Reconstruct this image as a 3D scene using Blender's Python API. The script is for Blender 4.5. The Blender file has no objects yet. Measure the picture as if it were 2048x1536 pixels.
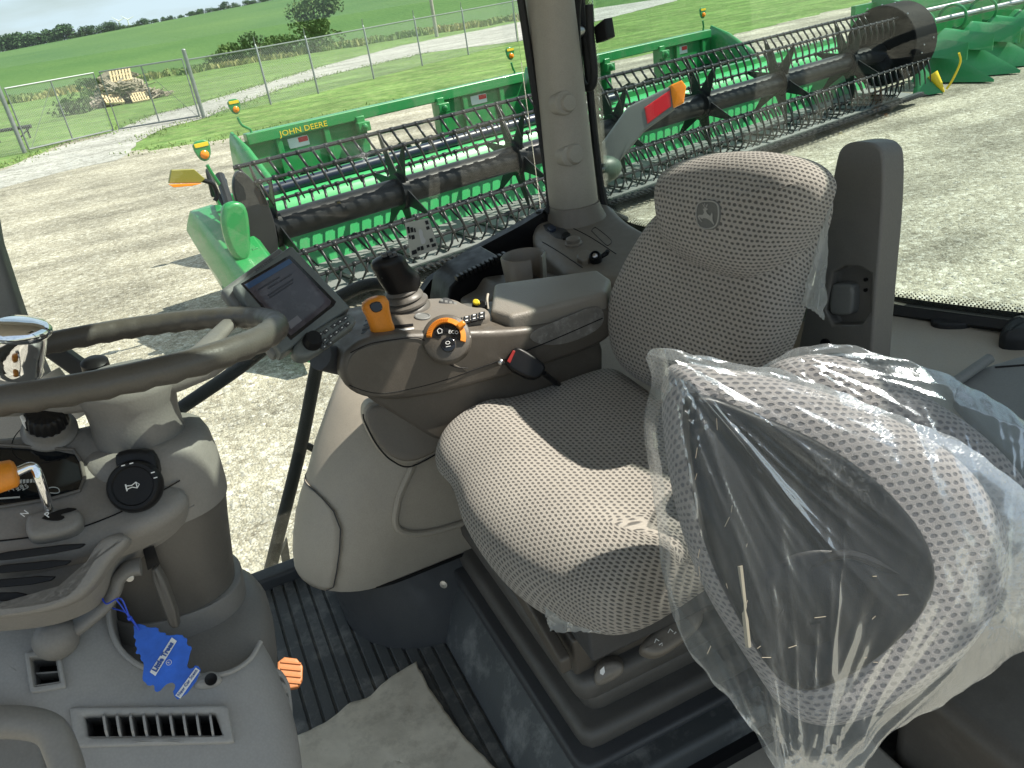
import bpy, math, random
from mathutils import Vector, Matrix, noise
R = math.radians
scene = bpy.context.scene
col = scene.collection

# ------------------------------------------------------------------ camera
# the eye stands in the open left door of the cab; cab axes: +X to the rear of the tractor,
# +Y across the cab to its right side, Z up.  The yard's ground lies 2.95 m below the eye.
GZ = -2.95
FPX = 1570.0
NAD = (1500.0, 3850.0)
_dx, _dy = NAD[0]-1024.0, NAD[1]-768.0
_L = math.hypot(_dx, _dy)
_pitch = math.atan(FPX/_L)
_roll = math.atan2(_dx, _dy)
_yaw = R(21)
FW = Vector((math.sin(_yaw)*math.cos(_pitch), math.cos(_yaw)*math.cos(_pitch), -math.sin(_pitch)))
_r0 = Vector((math.cos(_yaw), -math.sin(_yaw), 0))
_u0 = _r0.cross(FW)
RT = math.cos(_roll)*_r0 - math.sin(_roll)*_u0
UP = math.sin(_roll)*_r0 + math.cos(_roll)*_u0
cam_d = bpy.data.cameras.new("camera")
cam = bpy.data.objects.new("camera", cam_d)
col.objects.link(cam)
cam.matrix_world = Matrix(((RT.x, UP.x, -FW.x, 0), (RT.y, UP.y, -FW.y, 0), (RT.z, UP.z, -FW.z, 0), (0, 0, 0, 1)))
cam_d.sensor_width = 36
cam_d.lens = FPX/2048*36
cam_d.clip_start = 0.02
cam_d.clip_end = 3000
scene.camera = cam

# ------------------------------------------------------------------ sky, sun, exposure
SUN = Vector((0.622, -0.16, 0.766)).normalized()
world = bpy.data.worlds.new("World")
scene.world = world
world.use_nodes = True
wn, wl = world.node_tree.nodes, world.node_tree.links
wn.clear()
sky = wn.new('ShaderNodeTexSky'); sky.sky_type = 'NISHITA'; sky.sun_disc = False
sky.sun_elevation = math.asin(SUN.z); sky.sun_rotation = math.atan2(SUN.x, SUN.y)
sky.dust_density = 0.6; sky.air_density = 1.0
geo = wn.new('ShaderNodeTexCoord')
mapn = wn.new('ShaderNodeMapping'); mapn.inputs['Scale'].default_value = (3.0, 3.0, 16.0)
cl = wn.new('ShaderNodeTexNoise'); cl.inputs['Scale'].default_value = 1.6; cl.inputs['Detail'].default_value = 7
cr = wn.new('ShaderNodeValToRGB'); cr.color_ramp.elements[0].position = 0.40; cr.color_ramp.elements[1].position = 0.62
cr.color_ramp.elements[0].color = (0.4, 0.4, 0.4, 1); cr.color_ramp.elements[1].color = (0.95, 0.95, 0.95, 1)
mx = wn.new('ShaderNodeMixRGB'); mx.inputs[2].default_value = (8.0, 9.6, 11.0, 1)
bg = wn.new('ShaderNodeBackground'); bg.inputs['Strength'].default_value = 0.056
wo = wn.new('ShaderNodeOutputWorld')
wl.new(geo.outputs['Generated'], mapn.inputs['Vector']); wl.new(mapn.outputs['Vector'], cl.inputs['Vector'])
wl.new(cl.outputs['Fac'], cr.inputs['Fac']); wl.new(cr.outputs['Color'], mx.inputs[0])
wl.new(sky.outputs['Color'], mx.inputs[1]); wl.new(mx.outputs['Color'], bg.inputs['Color'])
wl.new(bg.outputs['Background'], wo.inputs['Surface'])
sd = bpy.data.lights.new("sun", 'SUN'); sd.energy = 5.0; sd.angle = R(0.5); sd.color = (1.0, 0.94, 0.83)
sun = bpy.data.objects.new("sun", sd); col.objects.link(sun)
sun.rotation_mode = 'QUATERNION'; sun.rotation_quaternion = SUN.to_track_quat('Z', 'Y'); sun.location = (8, 2, 8)
vs = scene.view_settings
vs.view_transform = 'Standard'; vs.look = 'None'; vs.gamma = 1; vs.exposure = 0.80
scene.cycles.max_bounces = 8; scene.cycles.transparent_max_bounces = 24
scene.cycles.diffuse_bounces = 4; scene.cycles.glossy_bounces = 3

# ------------------------------------------------------------------ helpers: picking points
def ray(px, py):
    return FW + RT*((px-1024.0)/FPX) - UP*((py-768.0)/FPX)
def at(px, py, z=None, y=None, x=None):
    v = ray(px, py)
    t = z/v.z if z is not None else (y/v.y if y is not None else x/v.x)
    return v*t
class Plane:
    """a real plane in the scene with its own two axes; traced outlines live on it"""
    def __init__(s, o, n, up=(0, 0, 1)):
        s.o = Vector(o); s.n = Vector(n).normalized()
        u = Vector(up); u = Vector((0, 1, 0)) if abs(u.normalized().dot(s.n)) > .9999 else u; u = (u - s.n*u.dot(s.n)).normalized()
        s.v = u; s.u = u.cross(s.n).normalized()
    def px(s, x, y):
        r = ray(x, y); t = s.o.dot(s.n)/r.dot(s.n); p = r*t - s.o
        return (p.dot(s.u), p.dot(s.v))
    def at(s, u, v, h=0.0):
        return s.o + s.u*u + s.v*v + s.n*h
    def p(s, x, y, h=0.0):
        return s.at(*s.px(x, y), h)
    def lift(s, h):
        return Plane(s.o + s.n*h, s.n, s.v)

# ------------------------------------------------------------------ helpers: meshes
class MB:
    def __init__(s):
        s.v = []; s.f = []; s.uv = []; s.mi = []; s.m = 0
    def add(s, vs_, fs, uvs=None):
        b = len(s.v); s.v += [tuple(p) for p in vs_]
        s.uv += (uvs if uvs else [(0, 0)]*len(vs_))
        for f in fs:
            s.f.append(tuple(b+i for i in f)); s.mi.append(s.m)
    def box(s, c, sz, ax=None):
        c = Vector(c); ax = ax or (Vector((1, 0, 0)), Vector((0, 1, 0)), Vector((0, 0, 1)))
        a, b, d = [Vector(ax[i])*sz[i]/2 for i in range(3)]
        vs_ = [c+a*i+b*j+d*k for i in (-1, 1) for j in (-1, 1) for k in (-1, 1)]
        s.add(vs_, [(0, 1, 3, 2), (4, 6, 7, 5), (0, 4, 5, 1), (2, 3, 7, 6), (0, 2, 6, 4), (1, 5, 7, 3)])
    def tube(s, pts, r, n=8, closed=False, cap=True, flat=1.0):
        pts = [Vector(p) for p in pts]; m = len(pts)
        rs = r if isinstance(r, (list, tuple)) else [r]*m
        prev = None; rings = []
        for i, p in enumerate(pts):
            if closed: t = pts[(i+1) % m]-pts[i-1]
            else: t = pts[min(i+1, m-1)]-pts[max(i-1, 0)]
            t.normalize()
            if prev is None:
                a = Vector((0, 0, 1)) if abs(t.z) < .9 else Vector((1, 0, 0))
                prev = (a - t*a.dot(t)).normalized()
            else:
                prev = (prev - t*prev.dot(t)).normalized()
            b = t.cross(prev)
            rings.append([p+(prev*math.cos(2*math.pi*k/n)*flat+b*math.sin(2*math.pi*k/n))*rs[i] for k in range(n)])
        s.loft(rings, closed_path=closed, cap=cap and not closed)
    def loft(s, rings, closed_path=False, cap=True, closed_ring=True, uv=True):
        n = len(rings[0]); m = len(rings); vs_ = []; uvs = []
        acc = 0
        for i, rg in enumerate(rings):
            if i: acc += (Vector(rg[0])-Vector(rings[i-1][0])).length
            a = 0
            for k, p in enumerate(rg):
                if k: a += (Vector(p)-Vector(rg[k-1])).length
                vs_.append(p); uvs.append((a, acc))
        fs = []
        for i in range(m if closed_path else m-1):
            j = (i+1) % m
            for k in range(n if closed_ring else n-1):
                l = (k+1) % n
                fs.append((i*n+k, i*n+l, j*n+l, j*n+k))
        if cap and closed_ring:
            fs.append(tuple(range(n))[::-1]); fs.append(tuple((m-1)*n+k for k in range(n)))
        s.add(vs_, fs, uvs)
    def cyl(s, p0, p1, r0, r1=None, n=16):
        s.tube([p0, p1], [r0, r0 if r1 is None else r1], n)
    def disc_stack(s, c, ax, prof, n=24, ru=None):
        """turned shape: prof = [(radius, height)...] along axis ax"""
        c = Vector(c); ax = Vector(ax).normalized()
        a = Vector((0, 0, 1)) if abs(ax.z) < .9 else Vector((1, 0, 0))
        if ru is not None: a = Vector(ru)
        a = (a-ax*a.dot(ax)).normalized(); b = ax.cross(a)
        s.loft([[c+ax*h+(a*math.cos(2*math.pi*k/n)+b*math.sin(2*math.pi*k/n))*max(r, 1e-4) for k in range(n)] for r, h in prof])
    def ball(s, c, r, n=16, sq=(1, 1, 1), ax=None):
        c = Vector(c); ax = ax or (Vector((1, 0, 0)), Vector((0, 1, 0)), Vector((0, 0, 1)))
        rings = []
        for i in range(n//2+1):
            th = math.pi*i/(n//2)*.998+.001
            rings.append([c+(ax[0]*math.cos(2*math.pi*k/n)*math.sin(th)*sq[0]+ax[1]*math.sin(2*math.pi*k/n)*math.sin(th)*sq[1]-ax[2]*math.cos(th)*sq[2])*r for k in range(n)])
        s.loft(rings)
    def prism(s, pts, vec):
        pts = [Vector(p) for p in pts]; vec = Vector(vec); n = len(pts)
        vs_ = pts+[p+vec for p in pts]
        s.add(vs_, [tuple(range(n)), tuple(range(2*n-1, n-1, -1))]+[(i, i+n, (i+1) % n+n, (i+1) % n) for i in range(n)])
def chaikin(pts, it=2, keep=.25):
    for _ in range(it):
        out = []
        for i, p in enumerate(pts):
            q = pts[(i+1) % len(pts)]
            out.append(tuple(a*(1-keep)+b*keep for a, b in zip(p, q)))
            out.append(tuple(a*keep+b*(1-keep) for a, b in zip(p, q)))
        pts = out
    return pts
def rq(pts, f=.12):
    """extra points beside every corner, so that rounding stays at the corners"""
    out = []
    for i, p in enumerate(pts):
        for q, w in ((pts[i-1], f), (p, 0), (pts[(i+1) % len(pts)], f)): out.append(tuple(a_*(1-w)+b_*w for a_, b_ in zip(p, q)))
    return out
def resample(pts, n, closed=True):
    pts = [Vector(p) for p in pts]
    if closed: pts = pts+[pts[0]]
    L = [0]
    for a, b in zip(pts, pts[1:]): L.append(L[-1]+(b-a).length)
    out = []; j = 0; tot = L[-1]; m = n if closed else n-1
    for i in range(n):
        d = tot*i/m
        while j < len(L)-2 and L[j+1] < d: j += 1
        t = (d-L[j])/max(L[j+1]-L[j], 1e-9)
        out.append(pts[j].lerp(pts[j+1], min(t, 1)))
    return out
def spline(pts, n=8, closed=False):
    pts = [Vector(p) for p in pts]; m = len(pts); out = []
    for i in range(m if closed else m-1):
        g = (lambda k: pts[k % m]) if closed else (lambda k: pts[max(0, min(m-1, k))])
        p0, p1, p2, p3 = g(i-1), g(i), g(i+1), g(i+2)
        for k in range(n):
            t = k/n
            out.append(0.5*((2*p1)+(p2-p0)*t+(2*p0-5*p1+4*p2-p3)*t*t+(3*p1-p0-3*p2+p3)*t**3))
    if not closed: out.append(pts[-1])
    return out
def inset(pts, d):
    """pts: list of 2D Vectors (any winding)"""
    n = len(pts); A = sum(pts[i].x*pts[(i+1) % n].y-pts[(i+1) % n].x*pts[i].y for i in range(n))
    sg = 1 if A > 0 else -1; out = []
    for i in range(n):
        a = pts[i]-pts[i-1]; b = pts[(i+1) % n]-pts[i]
        t = (a.normalized()+b.normalized())
        t = t.normalized() if t.length > 1e-6 else a.normalized()
        nn = Vector((-t.y, t.x))*sg
        out.append(pts[i]+nn*d)
    return out
def pillow(mb, plane, outline, thick, r=0.01, dome=0.0, n=72, px=True, soft=2, steps=5, back_r=0.0, hfun=None, rings=5, backscale=1.0):
    """moulded body: outline (pixels projected on a real plane, or plane metres) with thickness, rounded rim and a domed face"""
    o2 = [plane.px(*p) for p in outline] if px else outline
    if soft: o2 = chaikin(o2, soft)
    o2 = [Vector((p[0], p[1])) for p in resample([Vector((a, b, 0)) for a, b in o2], n)]
    c = sum(o2, Vector((0, 0)))/n
    prof = []                                   # (inset, height, scale)
    A = sum(o2[i].x*o2[(i+1) % n].y-o2[(i+1) % n].x*o2[i].y for i in range(n))
    if back_r > 0:
        for k in range(steps): a = math.pi/2*k/steps; prof.append((back_r*(1-math.sin(a)), -thick+back_r*(1-math.cos(a)), backscale))
    else: prof.append((0, -thick, backscale))
    for k in range(steps+1):
        a = math.pi/2*k/steps; prof.append((r*(1-math.cos(a)), -r+r*math.sin(a), 1.0))
    vs_ = []; uvs = []; fs = []
    def put(p2, h):
        hh = h+(hfun(p2.x, p2.y)*1.0 if (hfun and h > -r*1.01) else 0)
        vs_.append(plane.at(p2.x, p2.y, hh)); uvs.append((p2.x, p2.y))
    per = [0]
    for i in range(n): per.append(per[-1]+(o2[(i+1) % n]-o2[i]).length)
    first = True
    for ins, h, sc in prof:
        q = inset(o2, ins)
        for p in q: put(c+(p-c)*sc, h)
    q0 = inset(o2, r)
    for k in range(1, rings):
        s_ = 1-k/rings
        for p in q0: put(c+(p-c)*s_, dome*(1-s_*s_))
    put(c, dome)
    # side walls get their depth added to the uv so that a weave runs over the rim
    tot = len(prof)
    for i in range(tot):
        for k in range(n):
            j = i*n+k; dr = (o2[k]-c).normalized(); d = max(0.0, -prof[i][1])
            uvs[j] = (uvs[j][0]+dr.x*d, uvs[j][1]+dr.y*d)
    m = tot+rings-1
    for i in range(m-1):
        for k in range(n):
            l = (k+1) % n
            fs.append((i*n+k, i*n+l, (i+1)*n+l, (i+1)*n+k) if A > 0 else (i*n+k, (i+1)*n+k, (i+1)*n+l, i*n+l))
    top = m*n; b = (m-1)*n
    for k in range(n):
        l = (k+1) % n
        fs.append((b+k, b+l, top) if A > 0 else (b+k, top, b+l))
    fs.append(tuple(range(n))[::-1] if A > 0 else tuple(range(n)))
    mb.add(vs_, fs, uvs)

def obj(name, mb, mat, parent=None, smooth=35, bevel=0, segs=2, sub=0):
    me = bpy.data.meshes.new(name)
    me.from_pydata(mb.v, [], mb.f); me.update()
    uvl = me.uv_layers.new(name="UVMap")
    for lp in me.loops: uvl.data[lp.index].uv = mb.uv[lp.vertex_index]
    mats = mat if isinstance(mat, (list, tuple)) else [mat]
    for m in mats: me.materials.append(m)
    if len(mats) > 1: me.polygons.foreach_set('material_index', mb.mi)
    if smooth:
        me.shade_smooth()
        if smooth < 180: me.set_sharp_from_angle(angle=R(smooth))
    o = bpy.data.objects.new(name, me); col.objects.link(o)
    if bevel:
        b = o.modifiers.new("bevel", 'BEVEL'); b.width = bevel; b.segments = segs; b.limit_method = 'ANGLE'; b.angle_limit = R(40); b.harden_normals = False
        me.shade_smooth()
        w_ = o.modifiers.new("wn", 'WEIGHTED_NORMAL'); w_.keep_sharp = True
    if sub:
        b = o.modifiers.new("sub", 'SUBSURF'); b.levels = sub; b.render_levels = sub
    if parent: put_in(o, parent)
    return o
def put_in(o, parent):
    o.parent = parent
    o.matrix_parent_inverse = parent.matrix_basis.inverted() if parent.parent is None else Matrix()
def tag(o, label=None, cat=None, group=None, kind=None):
    if label: o['label'] = label
    if cat: o['category'] = cat
    if group: o['group'] = group
    if kind: o['kind'] = kind
    return o
def thing(name, label, cat, loc=(0, 0, 0), group=None):
    o = bpy.data.objects.new(name, None); col.objects.link(o); o.location = loc
    o.empty_display_size = .1
    return tag(o, label, cat, group)
def kids(o, allo): return [c for c in allo if c.parent == o]
def copy_tree(o, delta=(0, 0, 0), label=None, rotz=0.0, scale=1.0):
    allo = list(col.objects)
    r = o.copy(); col.objects.link(r); r.location = Vector(o.location)+Vector(delta)
    r.rotation_euler.z += rotz
    if scale != 1.0: r.scale = Vector(o.scale)*scale
    for c in kids(o, allo):
        k = c.copy(); col.objects.link(k); k.parent = r
        for g in kids(c, allo):
            h = g.copy(); col.objects.link(h); h.parent = k
    if label: r['label'] = label
    return r
def text(name, s, size, plane, u, v, h, mat, parent, ang=0.0, ext=0.0004, align='CENTER', sx=1.0, bold=0.0):
    cu = bpy.data.curves.new(name, 'FONT'); cu.body = s; cu.size = size; cu.align_x = align; cu.align_y = 'CENTER'
    cu.extrude = ext; cu.offset = bold; cu.resolution_u = 2
    t = bpy.data.objects.new(name, cu)
    me = bpy.data.meshes.new_from_object(t)
    bpy.data.objects.remove(t)
    ca, sa = math.cos(ang), math.sin(ang)
    U = plane.u*ca+plane.v*sa; V = plane.v*ca-plane.u*sa
    O = plane.at(u, v, h)
    for w in me.vertices:
        c = w.co; w.co = O+U*c.x*sx+V*c.y+plane.n*c.z
    me.name = name; me.materials.clear(); me.materials.append(mat)
    o = bpy.data.objects.new(name, me); col.objects.link(o)
    if parent: put_in(o, parent)
    return o

# ------------------------------------------------------------------ materials
def nodes(name):
    m = bpy.data.materials.new(name); m.use_nodes = True
    nt = m.node_tree; b = nt.nodes['Principled BSDF']
    return m, nt, b
def mat(name, c, rough=.5, metal=0.0, bump=0.0, bscale=400.0, var=0.0, vscale=6.0, spec=.5, coat=0.0, dirt=None, dirts=8.0, dirta=0.3, sheen=0.0):
    m, nt, b = nodes(name)
    N, L = nt.nodes, nt.links
    b.inputs['Roughness'].default_value = rough; b.inputs['Metallic'].default_value = metal
    b.inputs['Specular IOR Level'].default_value = spec; b.inputs['Coat Weight'].default_value = coat
    b.inputs['Base Color'].default_value = (*c, 1)
    tc = N.new('ShaderNodeTexCoord')
    last = None
    if var > 0:
        nz = N.new('ShaderNodeTexNoise'); nz.inputs['Scale'].default_value = vscale; nz.inputs['Detail'].default_value = 6
        L.new(tc.outputs['Object'], nz.inputs['Vector'])
        mr = N.new('ShaderNodeMapRange'); mr.inputs['From Min'].default_value = .3; mr.inputs['From Max'].default_value = .7
        mr.inputs['To Min'].default_value = 1-var; mr.inputs['To Max'].default_value = 1+var
        L.new(nz.outputs['Fac'], mr.inputs['Value'])
        mu = N.new('ShaderNodeVectorMath'); mu.operation = 'SCALE'; mu.inputs[0].default_value = c
        L.new(mr.outputs['Result'], mu.inputs['Scale']); last = mu.outputs['Vector']
        L.new(last, b.inputs['Base Color'])
    if dirt:
        nz = N.new('ShaderNodeTexNoise'); nz.inputs['Scale'].default_value = dirts; nz.inputs['Detail'].default_value = 9; nz.inputs['Roughness'].default_value = .7
        L.new(tc.outputs['Object'], nz.inputs['Vector'])
        rp = N.new('ShaderNodeMapRange'); rp.inputs['From Min'].default_value = .5; rp.inputs['From Max'].default_value = .72; rp.inputs['To Max'].default_value = dirta
        L.new(nz.outputs['Fac'], rp.inputs['Value'])
        mi = N.new('ShaderNodeMixRGB'); L.new(rp.outputs['Result'], mi.inputs[0])
        mi.inputs[1].default_value = (*c, 1); mi.inputs[2].default_value = (*dirt, 1)
        if last: L.new(last, mi.inputs[1])
        L.new(mi.outputs['Color'], b.inputs['Base Color'])
    if bump > 0 and bscale >= 600 and metal == 0:
        gr = N.new('ShaderNodeTexVoronoi'); gr.inputs['Scale'].default_value = 330; L.new(tc.outputs['Object'], gr.inputs['Vector'])
        sm_ = N.new('ShaderNodeTexNoise'); sm_.inputs['Scale'].default_value = 45; sm_.inputs['Detail'].default_value = 6; L.new(tc.outputs['Object'], sm_.inputs['Vector'])
        g1 = N.new('ShaderNodeMapRange'); g1.inputs['From Max'].default_value = .8; g1.inputs['To Min'].default_value = 1.04; g1.inputs['To Max'].default_value = .94; L.new(gr.outputs['Distance'], g1.inputs['Value'])
        g2_ = N.new('ShaderNodeMapRange'); g2_.inputs['From Min'].default_value = .35; g2_.inputs['From Max'].default_value = .65; g2_.inputs['To Min'].default_value = .975; g2_.inputs['To Max'].default_value = 1.025; L.new(sm_.outputs['Fac'], g2_.inputs['Value'])
        g3 = N.new('ShaderNodeMath'); g3.operation = 'MULTIPLY'; L.new(g1.outputs[0], g3.inputs[0]); L.new(g2_.outputs[0], g3.inputs[1])
        sc_ = N.new('ShaderNodeVectorMath'); sc_.operation = 'SCALE'; L.new(g3.outputs[0], sc_.inputs['Scale']); sc_.inputs[0].default_value = c
        if b.inputs['Base Color'].links: L.new(b.inputs['Base Color'].links[0].from_socket, sc_.inputs[0])
        L.new(sc_.outputs[0], b.inputs['Base Color'])
        rr_ = N.new('ShaderNodeMapRange'); rr_.inputs['From Min'].default_value = .3; rr_.inputs['From Max'].default_value = .7; rr_.inputs['To Min'].default_value = rough-.09; rr_.inputs['To Max'].default_value = rough+.12; L.new(sm_.outputs['Fac'], rr_.inputs['Value']); L.new(rr_.outputs[0], b.inputs['Roughness'])
        bp = N.new('ShaderNodeBump'); bp.invert = True; bp.inputs['Strength'].default_value = min(1, bump*.9); bp.inputs['Distance'].default_value = .00028
        L.new(gr.outputs['Distance'], bp.inputs['Height']); L.new(bp.outputs['Normal'], b.inputs['Normal'])
    elif bump > 0:
        nz = N.new('ShaderNodeTexNoise'); nz.inputs['Scale'].default_value = bscale; nz.inputs['Detail'].default_value = 3
        L.new(tc.outputs['Object'], nz.inputs['Vector'])
        bp = N.new('ShaderNodeBump'); bp.inputs['Strength'].default_value = bump; bp.inputs['Distance'].default_value = .001
        L.new(nz.outputs['Fac'], bp.inputs['Height']); L.new(bp.outputs['Normal'], b.inputs['Normal'])
    if sheen: b.inputs['Sheen Weight'].default_value = sheen
    return m
def fabric(name, c1, c2, pu=.0098, pv=.0078, bump=1.0):
    """light woven cloth with a staggered lattice of dark dots, laid out in the piece's own uv metres"""
    m, nt, b = nodes(name); N, L = nt.nodes, nt.links
    def mth(op, a, b_=None, c_=None):
        n = N.new('ShaderNodeMath'); n.operation = op
        for i, x in enumerate((a, b_, c_)):
            if x is None: continue
            if isinstance(x, (int, float)): n.inputs[i].default_value = x
            else: L.new(x, n.inputs[i])
        return n.outputs[0]
    uv = N.new('ShaderNodeUVMap'); sp = N.new('ShaderNodeSeparateXYZ'); L.new(uv.outputs['UV'], sp.inputs[0])
    wob = N.new('ShaderNodeTexNoise'); wob.inputs['Scale'].default_value = 60; L.new(uv.outputs['UV'], wob.inputs['Vector'])
    wv = mth('MULTIPLY', mth('SUBTRACT', wob.outputs['Fac'], .5), .6)
    v = mth('ADD', mth('DIVIDE', sp.outputs['Y'], pv), wv); row = mth('FLOOR', v)
    u = mth('ADD', mth('DIVIDE', sp.outputs['X'], pu), mth('MULTIPLY', mth('MODULO', mth('ABSOLUTE', row), 2.0), .5))
    fu = mth('SUBTRACT', mth('FRACT', u), .5); fv = mth('SUBTRACT', mth('FRACT', v), .5)
    d = mth('SQRT', mth('ADD', mth('MULTIPLY', mth('MULTIPLY', fu, fu), 1.0), mth('MULTIPLY', mth('MULTIPLY', fv, fv), 1.5)))
    dot = N.new('ShaderNodeMapRange'); dot.inputs['From Min'].default_value = .24; dot.inputs['From Max'].default_value = .42
    dot.inputs['To Min'].default_value = 1; dot.inputs['To Max'].default_value = 0; L.new(d, dot.inputs['Value'])
    fine = N.new('ShaderNodeTexNoise'); fine.inputs['Scale'].default_value = 900; fine.inputs['Detail'].default_value = 2; L.new(uv.outputs['UV'], fine.inputs['Vector'])
    big = N.new('ShaderNodeTexNoise'); big.inputs['Scale'].default_value = 9; big.inputs['Detail'].default_value = 4; L.new(uv.outputs['UV'], big.inputs['Vector'])
    k = mth('MULTIPLY', dot.outputs['Result'], mth('ADD', .55, mth('MULTIPLY', fine.outputs['Fac'], .7)))
    mi = N.new('ShaderNodeMixRGB'); mi.inputs[1].default_value = (*c1, 1); mi.inputs[2].default_value = (*c2, 1); L.new(k, mi.inputs[0])
    sc = N.new('ShaderNodeVectorMath'); sc.operation = 'SCALE'; L.new(mi.outputs['Color'], sc.inputs[0])
    L.new(mth('ADD', .62, mth('ADD', mth('MULTIPLY', fine.outputs['Fac'], .5), mth('MULTIPLY', big.outputs['Fac'], .34))), sc.inputs['Scale'])
    L.new(sc.outputs['Vector'], b.inputs['Base Color'])
    b.inputs['Roughness'].default_value = .95; b.inputs['Specular IOR Level'].default_value = .1; b.inputs['Sheen Weight'].default_value = .25
    hh = mth('ADD', mth('MULTIPLY', dot.outputs['Result'], -1.0), mth('MULTIPLY', fine.outputs['Fac'], .8))
    bp = N.new('ShaderNodeBump'); bp.inputs['Strength'].default_value = bump; bp.inputs['Distance'].default_value = .0016
    L.new(hh, bp.inputs['Height']); L.new(bp.outputs['Normal'], b.inputs['Normal'])
    return m
def glass(name, tint, gloss=.05, rough=0.0):
    m, nt, b = nodes(name); N, L = nt.nodes, nt.links; N.remove(b)
    t = N.new('ShaderNodeBsdfTransparent'); t.inputs['Color'].default_value = (*tint, 1)
    g = N.new('ShaderNodeBsdfGlossy'); g.inputs['Roughness'].default_value = rough
    lw = N.new('ShaderNodeFresnel'); lw.inputs['IOR'].default_value = 1.45
    mi = N.new('ShaderNodeMixShader'); L.new(lw.outputs['Fac'], mi.inputs[0]); L.new(t.outputs[0], mi.inputs[1]); L.new(g.outputs[0], mi.inputs[2])
    L.new(mi.outputs[0], N['Material Output'].inputs['Surface'])
    return m

M = {}
M['cream'] = mat('cream_plastic', (.37, .335, .28), .5, bump=.25, bscale=900, var=.04, dirt=(.36, .33, .27), dirts=5, dirta=.25)
M['pillar'] = mat('pillar_plastic', (.37, .345, .295), .6, bump=.35, bscale=1100, var=.04)
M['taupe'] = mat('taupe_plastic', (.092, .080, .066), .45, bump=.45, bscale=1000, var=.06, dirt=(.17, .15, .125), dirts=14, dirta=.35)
M['taupe_lit'] = mat('taupe_lit_plastic', (.175, .155, .13), .45, bump=.4, bscale=1000, var=.05)  # lighter copy of taupe: the lit look is put into the colour
M['dash'] = mat('dash_plastic', (.31, .30, .285), .6, bump=.5, bscale=1100, var=.05, dirt=(.36, .35, .30), dirts=9, dirta=.3)
M['column'] = mat('column_plastic', (.19, .18, .165), .5, bump=.5, bscale=1000, var=.05)
M['column_dark'] = mat('column_dark_plastic', (.115, .105, .092), .4, bump=.4, bscale=1000)
M['pod'] = mat('pod_plastic', (.225, .21, .19), .55, bump=.5, bscale=1000, var=.05)
M['vinyl'] = mat('armrest_vinyl', (.22, .20, .17), .42, bump=.9, bscale=420, var=.05)
M['belttower'] = mat('tower_plastic', (.135, .13, .12), .5, bump=.9, bscale=650)
M['leather'] = mat('wheel_rim_vinyl', (.085, .077, .065), .42, bump=.7, bscale=700, var=.08)
M['black'] = mat('black_plastic', (.010, .010, .011), .38, spec=.22, bump=.3, bscale=700)
M['rubber'] = mat('black_rubber', (.016, .017, .018), .65, bump=.4, bscale=500)
M['gloss_black'] = mat('gloss_black', (.01, .011, .014), .12)
M['dark_grey'] = mat('dark_grey_plastic', (.045, .047, .05), .5, bump=.5, bscale=900)
M['grey'] = mat('grey_plastic', (.17, .175, .17), .5, bump=.4, bscale=900)
M['monitor'] = mat('monitor_shell', (.125, .14, .135), .45, bump=.3, bscale=900)
M['mat_floor'] = mat('rubber_floor', (.07, .075, .076), .6, bump=.8, bscale=160, var=.15, vscale=7, dirt=(.30, .29, .27), dirts=16, dirta=.55)
M['paper'] = mat('dusty_card', (.58, .53, .43), .9, bump=.6, bscale=90, var=.14, vscale=14, dirt=(.19, .16, .12), dirts=22, dirta=.5)
M['chrome'] = mat('chrome', (.8, .82, .85), .06, metal=1.0)
M['steel'] = mat('steel', (.5, .5, .5), .3, metal=1.0)
M['orange'] = mat('orange_plastic', (.72, .25, .02), .42, bump=.2, bscale=900, var=.05)
M['pedal'] = mat('orange_pedal', (.45, .17, .06), .5, var=.1, bump=.3, bscale=300)
M['yellow'] = mat('yellow_plastic', (.75, .58, .03), .45)
M['white'] = mat('white_mark', (.75, .75, .73), .6)
M['decal'] = mat('decal_film', (.62, .62, .54), .5, var=.05)
M['ink'] = mat('decal_ink', (.03, .03, .03), .5)
M['blue'] = mat('blue_card', (.02, .115, .55), .55, bump=.5, bscale=260, var=.22, vscale=40)
M['blue_cord'] = mat('blue_cord', (.02, .07, .55), .5)
M['red'] = mat('red_reflector', (.75, .02, .03), .25, bump=.6, bscale=500)
M['amber'] = mat('amber_lens', (.95, .27, .01), .18, bump=.3, bscale=120)
M['green'] = mat('green_paint', (.022, .235, .065), .32, var=.06, vscale=2, coat=.25, dirt=(.17, .19, .13), dirts=5, dirta=.5)
M['green_l'] = mat('green_trough', (.05, .40, .13), .30, var=.05, vscale=2, dirt=(.2, .28, .18), dirts=5, dirta=.4)
M['green_d'] = mat('green_snout', (.035, .25, .09), .38, var=.05, vscale=2, dirt=(.2, .25, .2), dirts=5, dirta=.2)
M['reel'] = mat('reel_steel', (.016, .017, .018), .36, metal=.0, spec=.3, var=.2, vscale=3)
M['tine'] = mat('tine_plastic', (.028, .029, .031), .3, spec=.35)
M['tine_s'] = mat('tine_steel', (.30, .31, .33), .28, metal=.8)
M['navy'] = mat('dark_blue_tube', (.01, .018, .04), .35)
M['galv'] = mat('galvanised_steel', (.25, .27, .275), .5, metal=.5, var=.1)
M['pole'] = mat('weathered_pole', (.32, .31, .27), .8, var=.12)
M['bark'] = mat('bark', (.10, .07, .045), .9, var=.3)
M['wood_new'] = mat('pale_pine', (.66, .52, .31), .8, var=.14, vscale=5)
M['wood_old'] = mat('grey_wood', (.30, .26, .20), .85, var=.35, vscale=3)
M['yellow_paint'] = mat('yellow_paint', (.80, .58, .02), .35)
M['screen'] = mat('screen_glass', (.06, .052, .066), .12, var=.2, vscale=14, dirt=(.16, .15, .17), dirts=30, dirta=.5)
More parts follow.
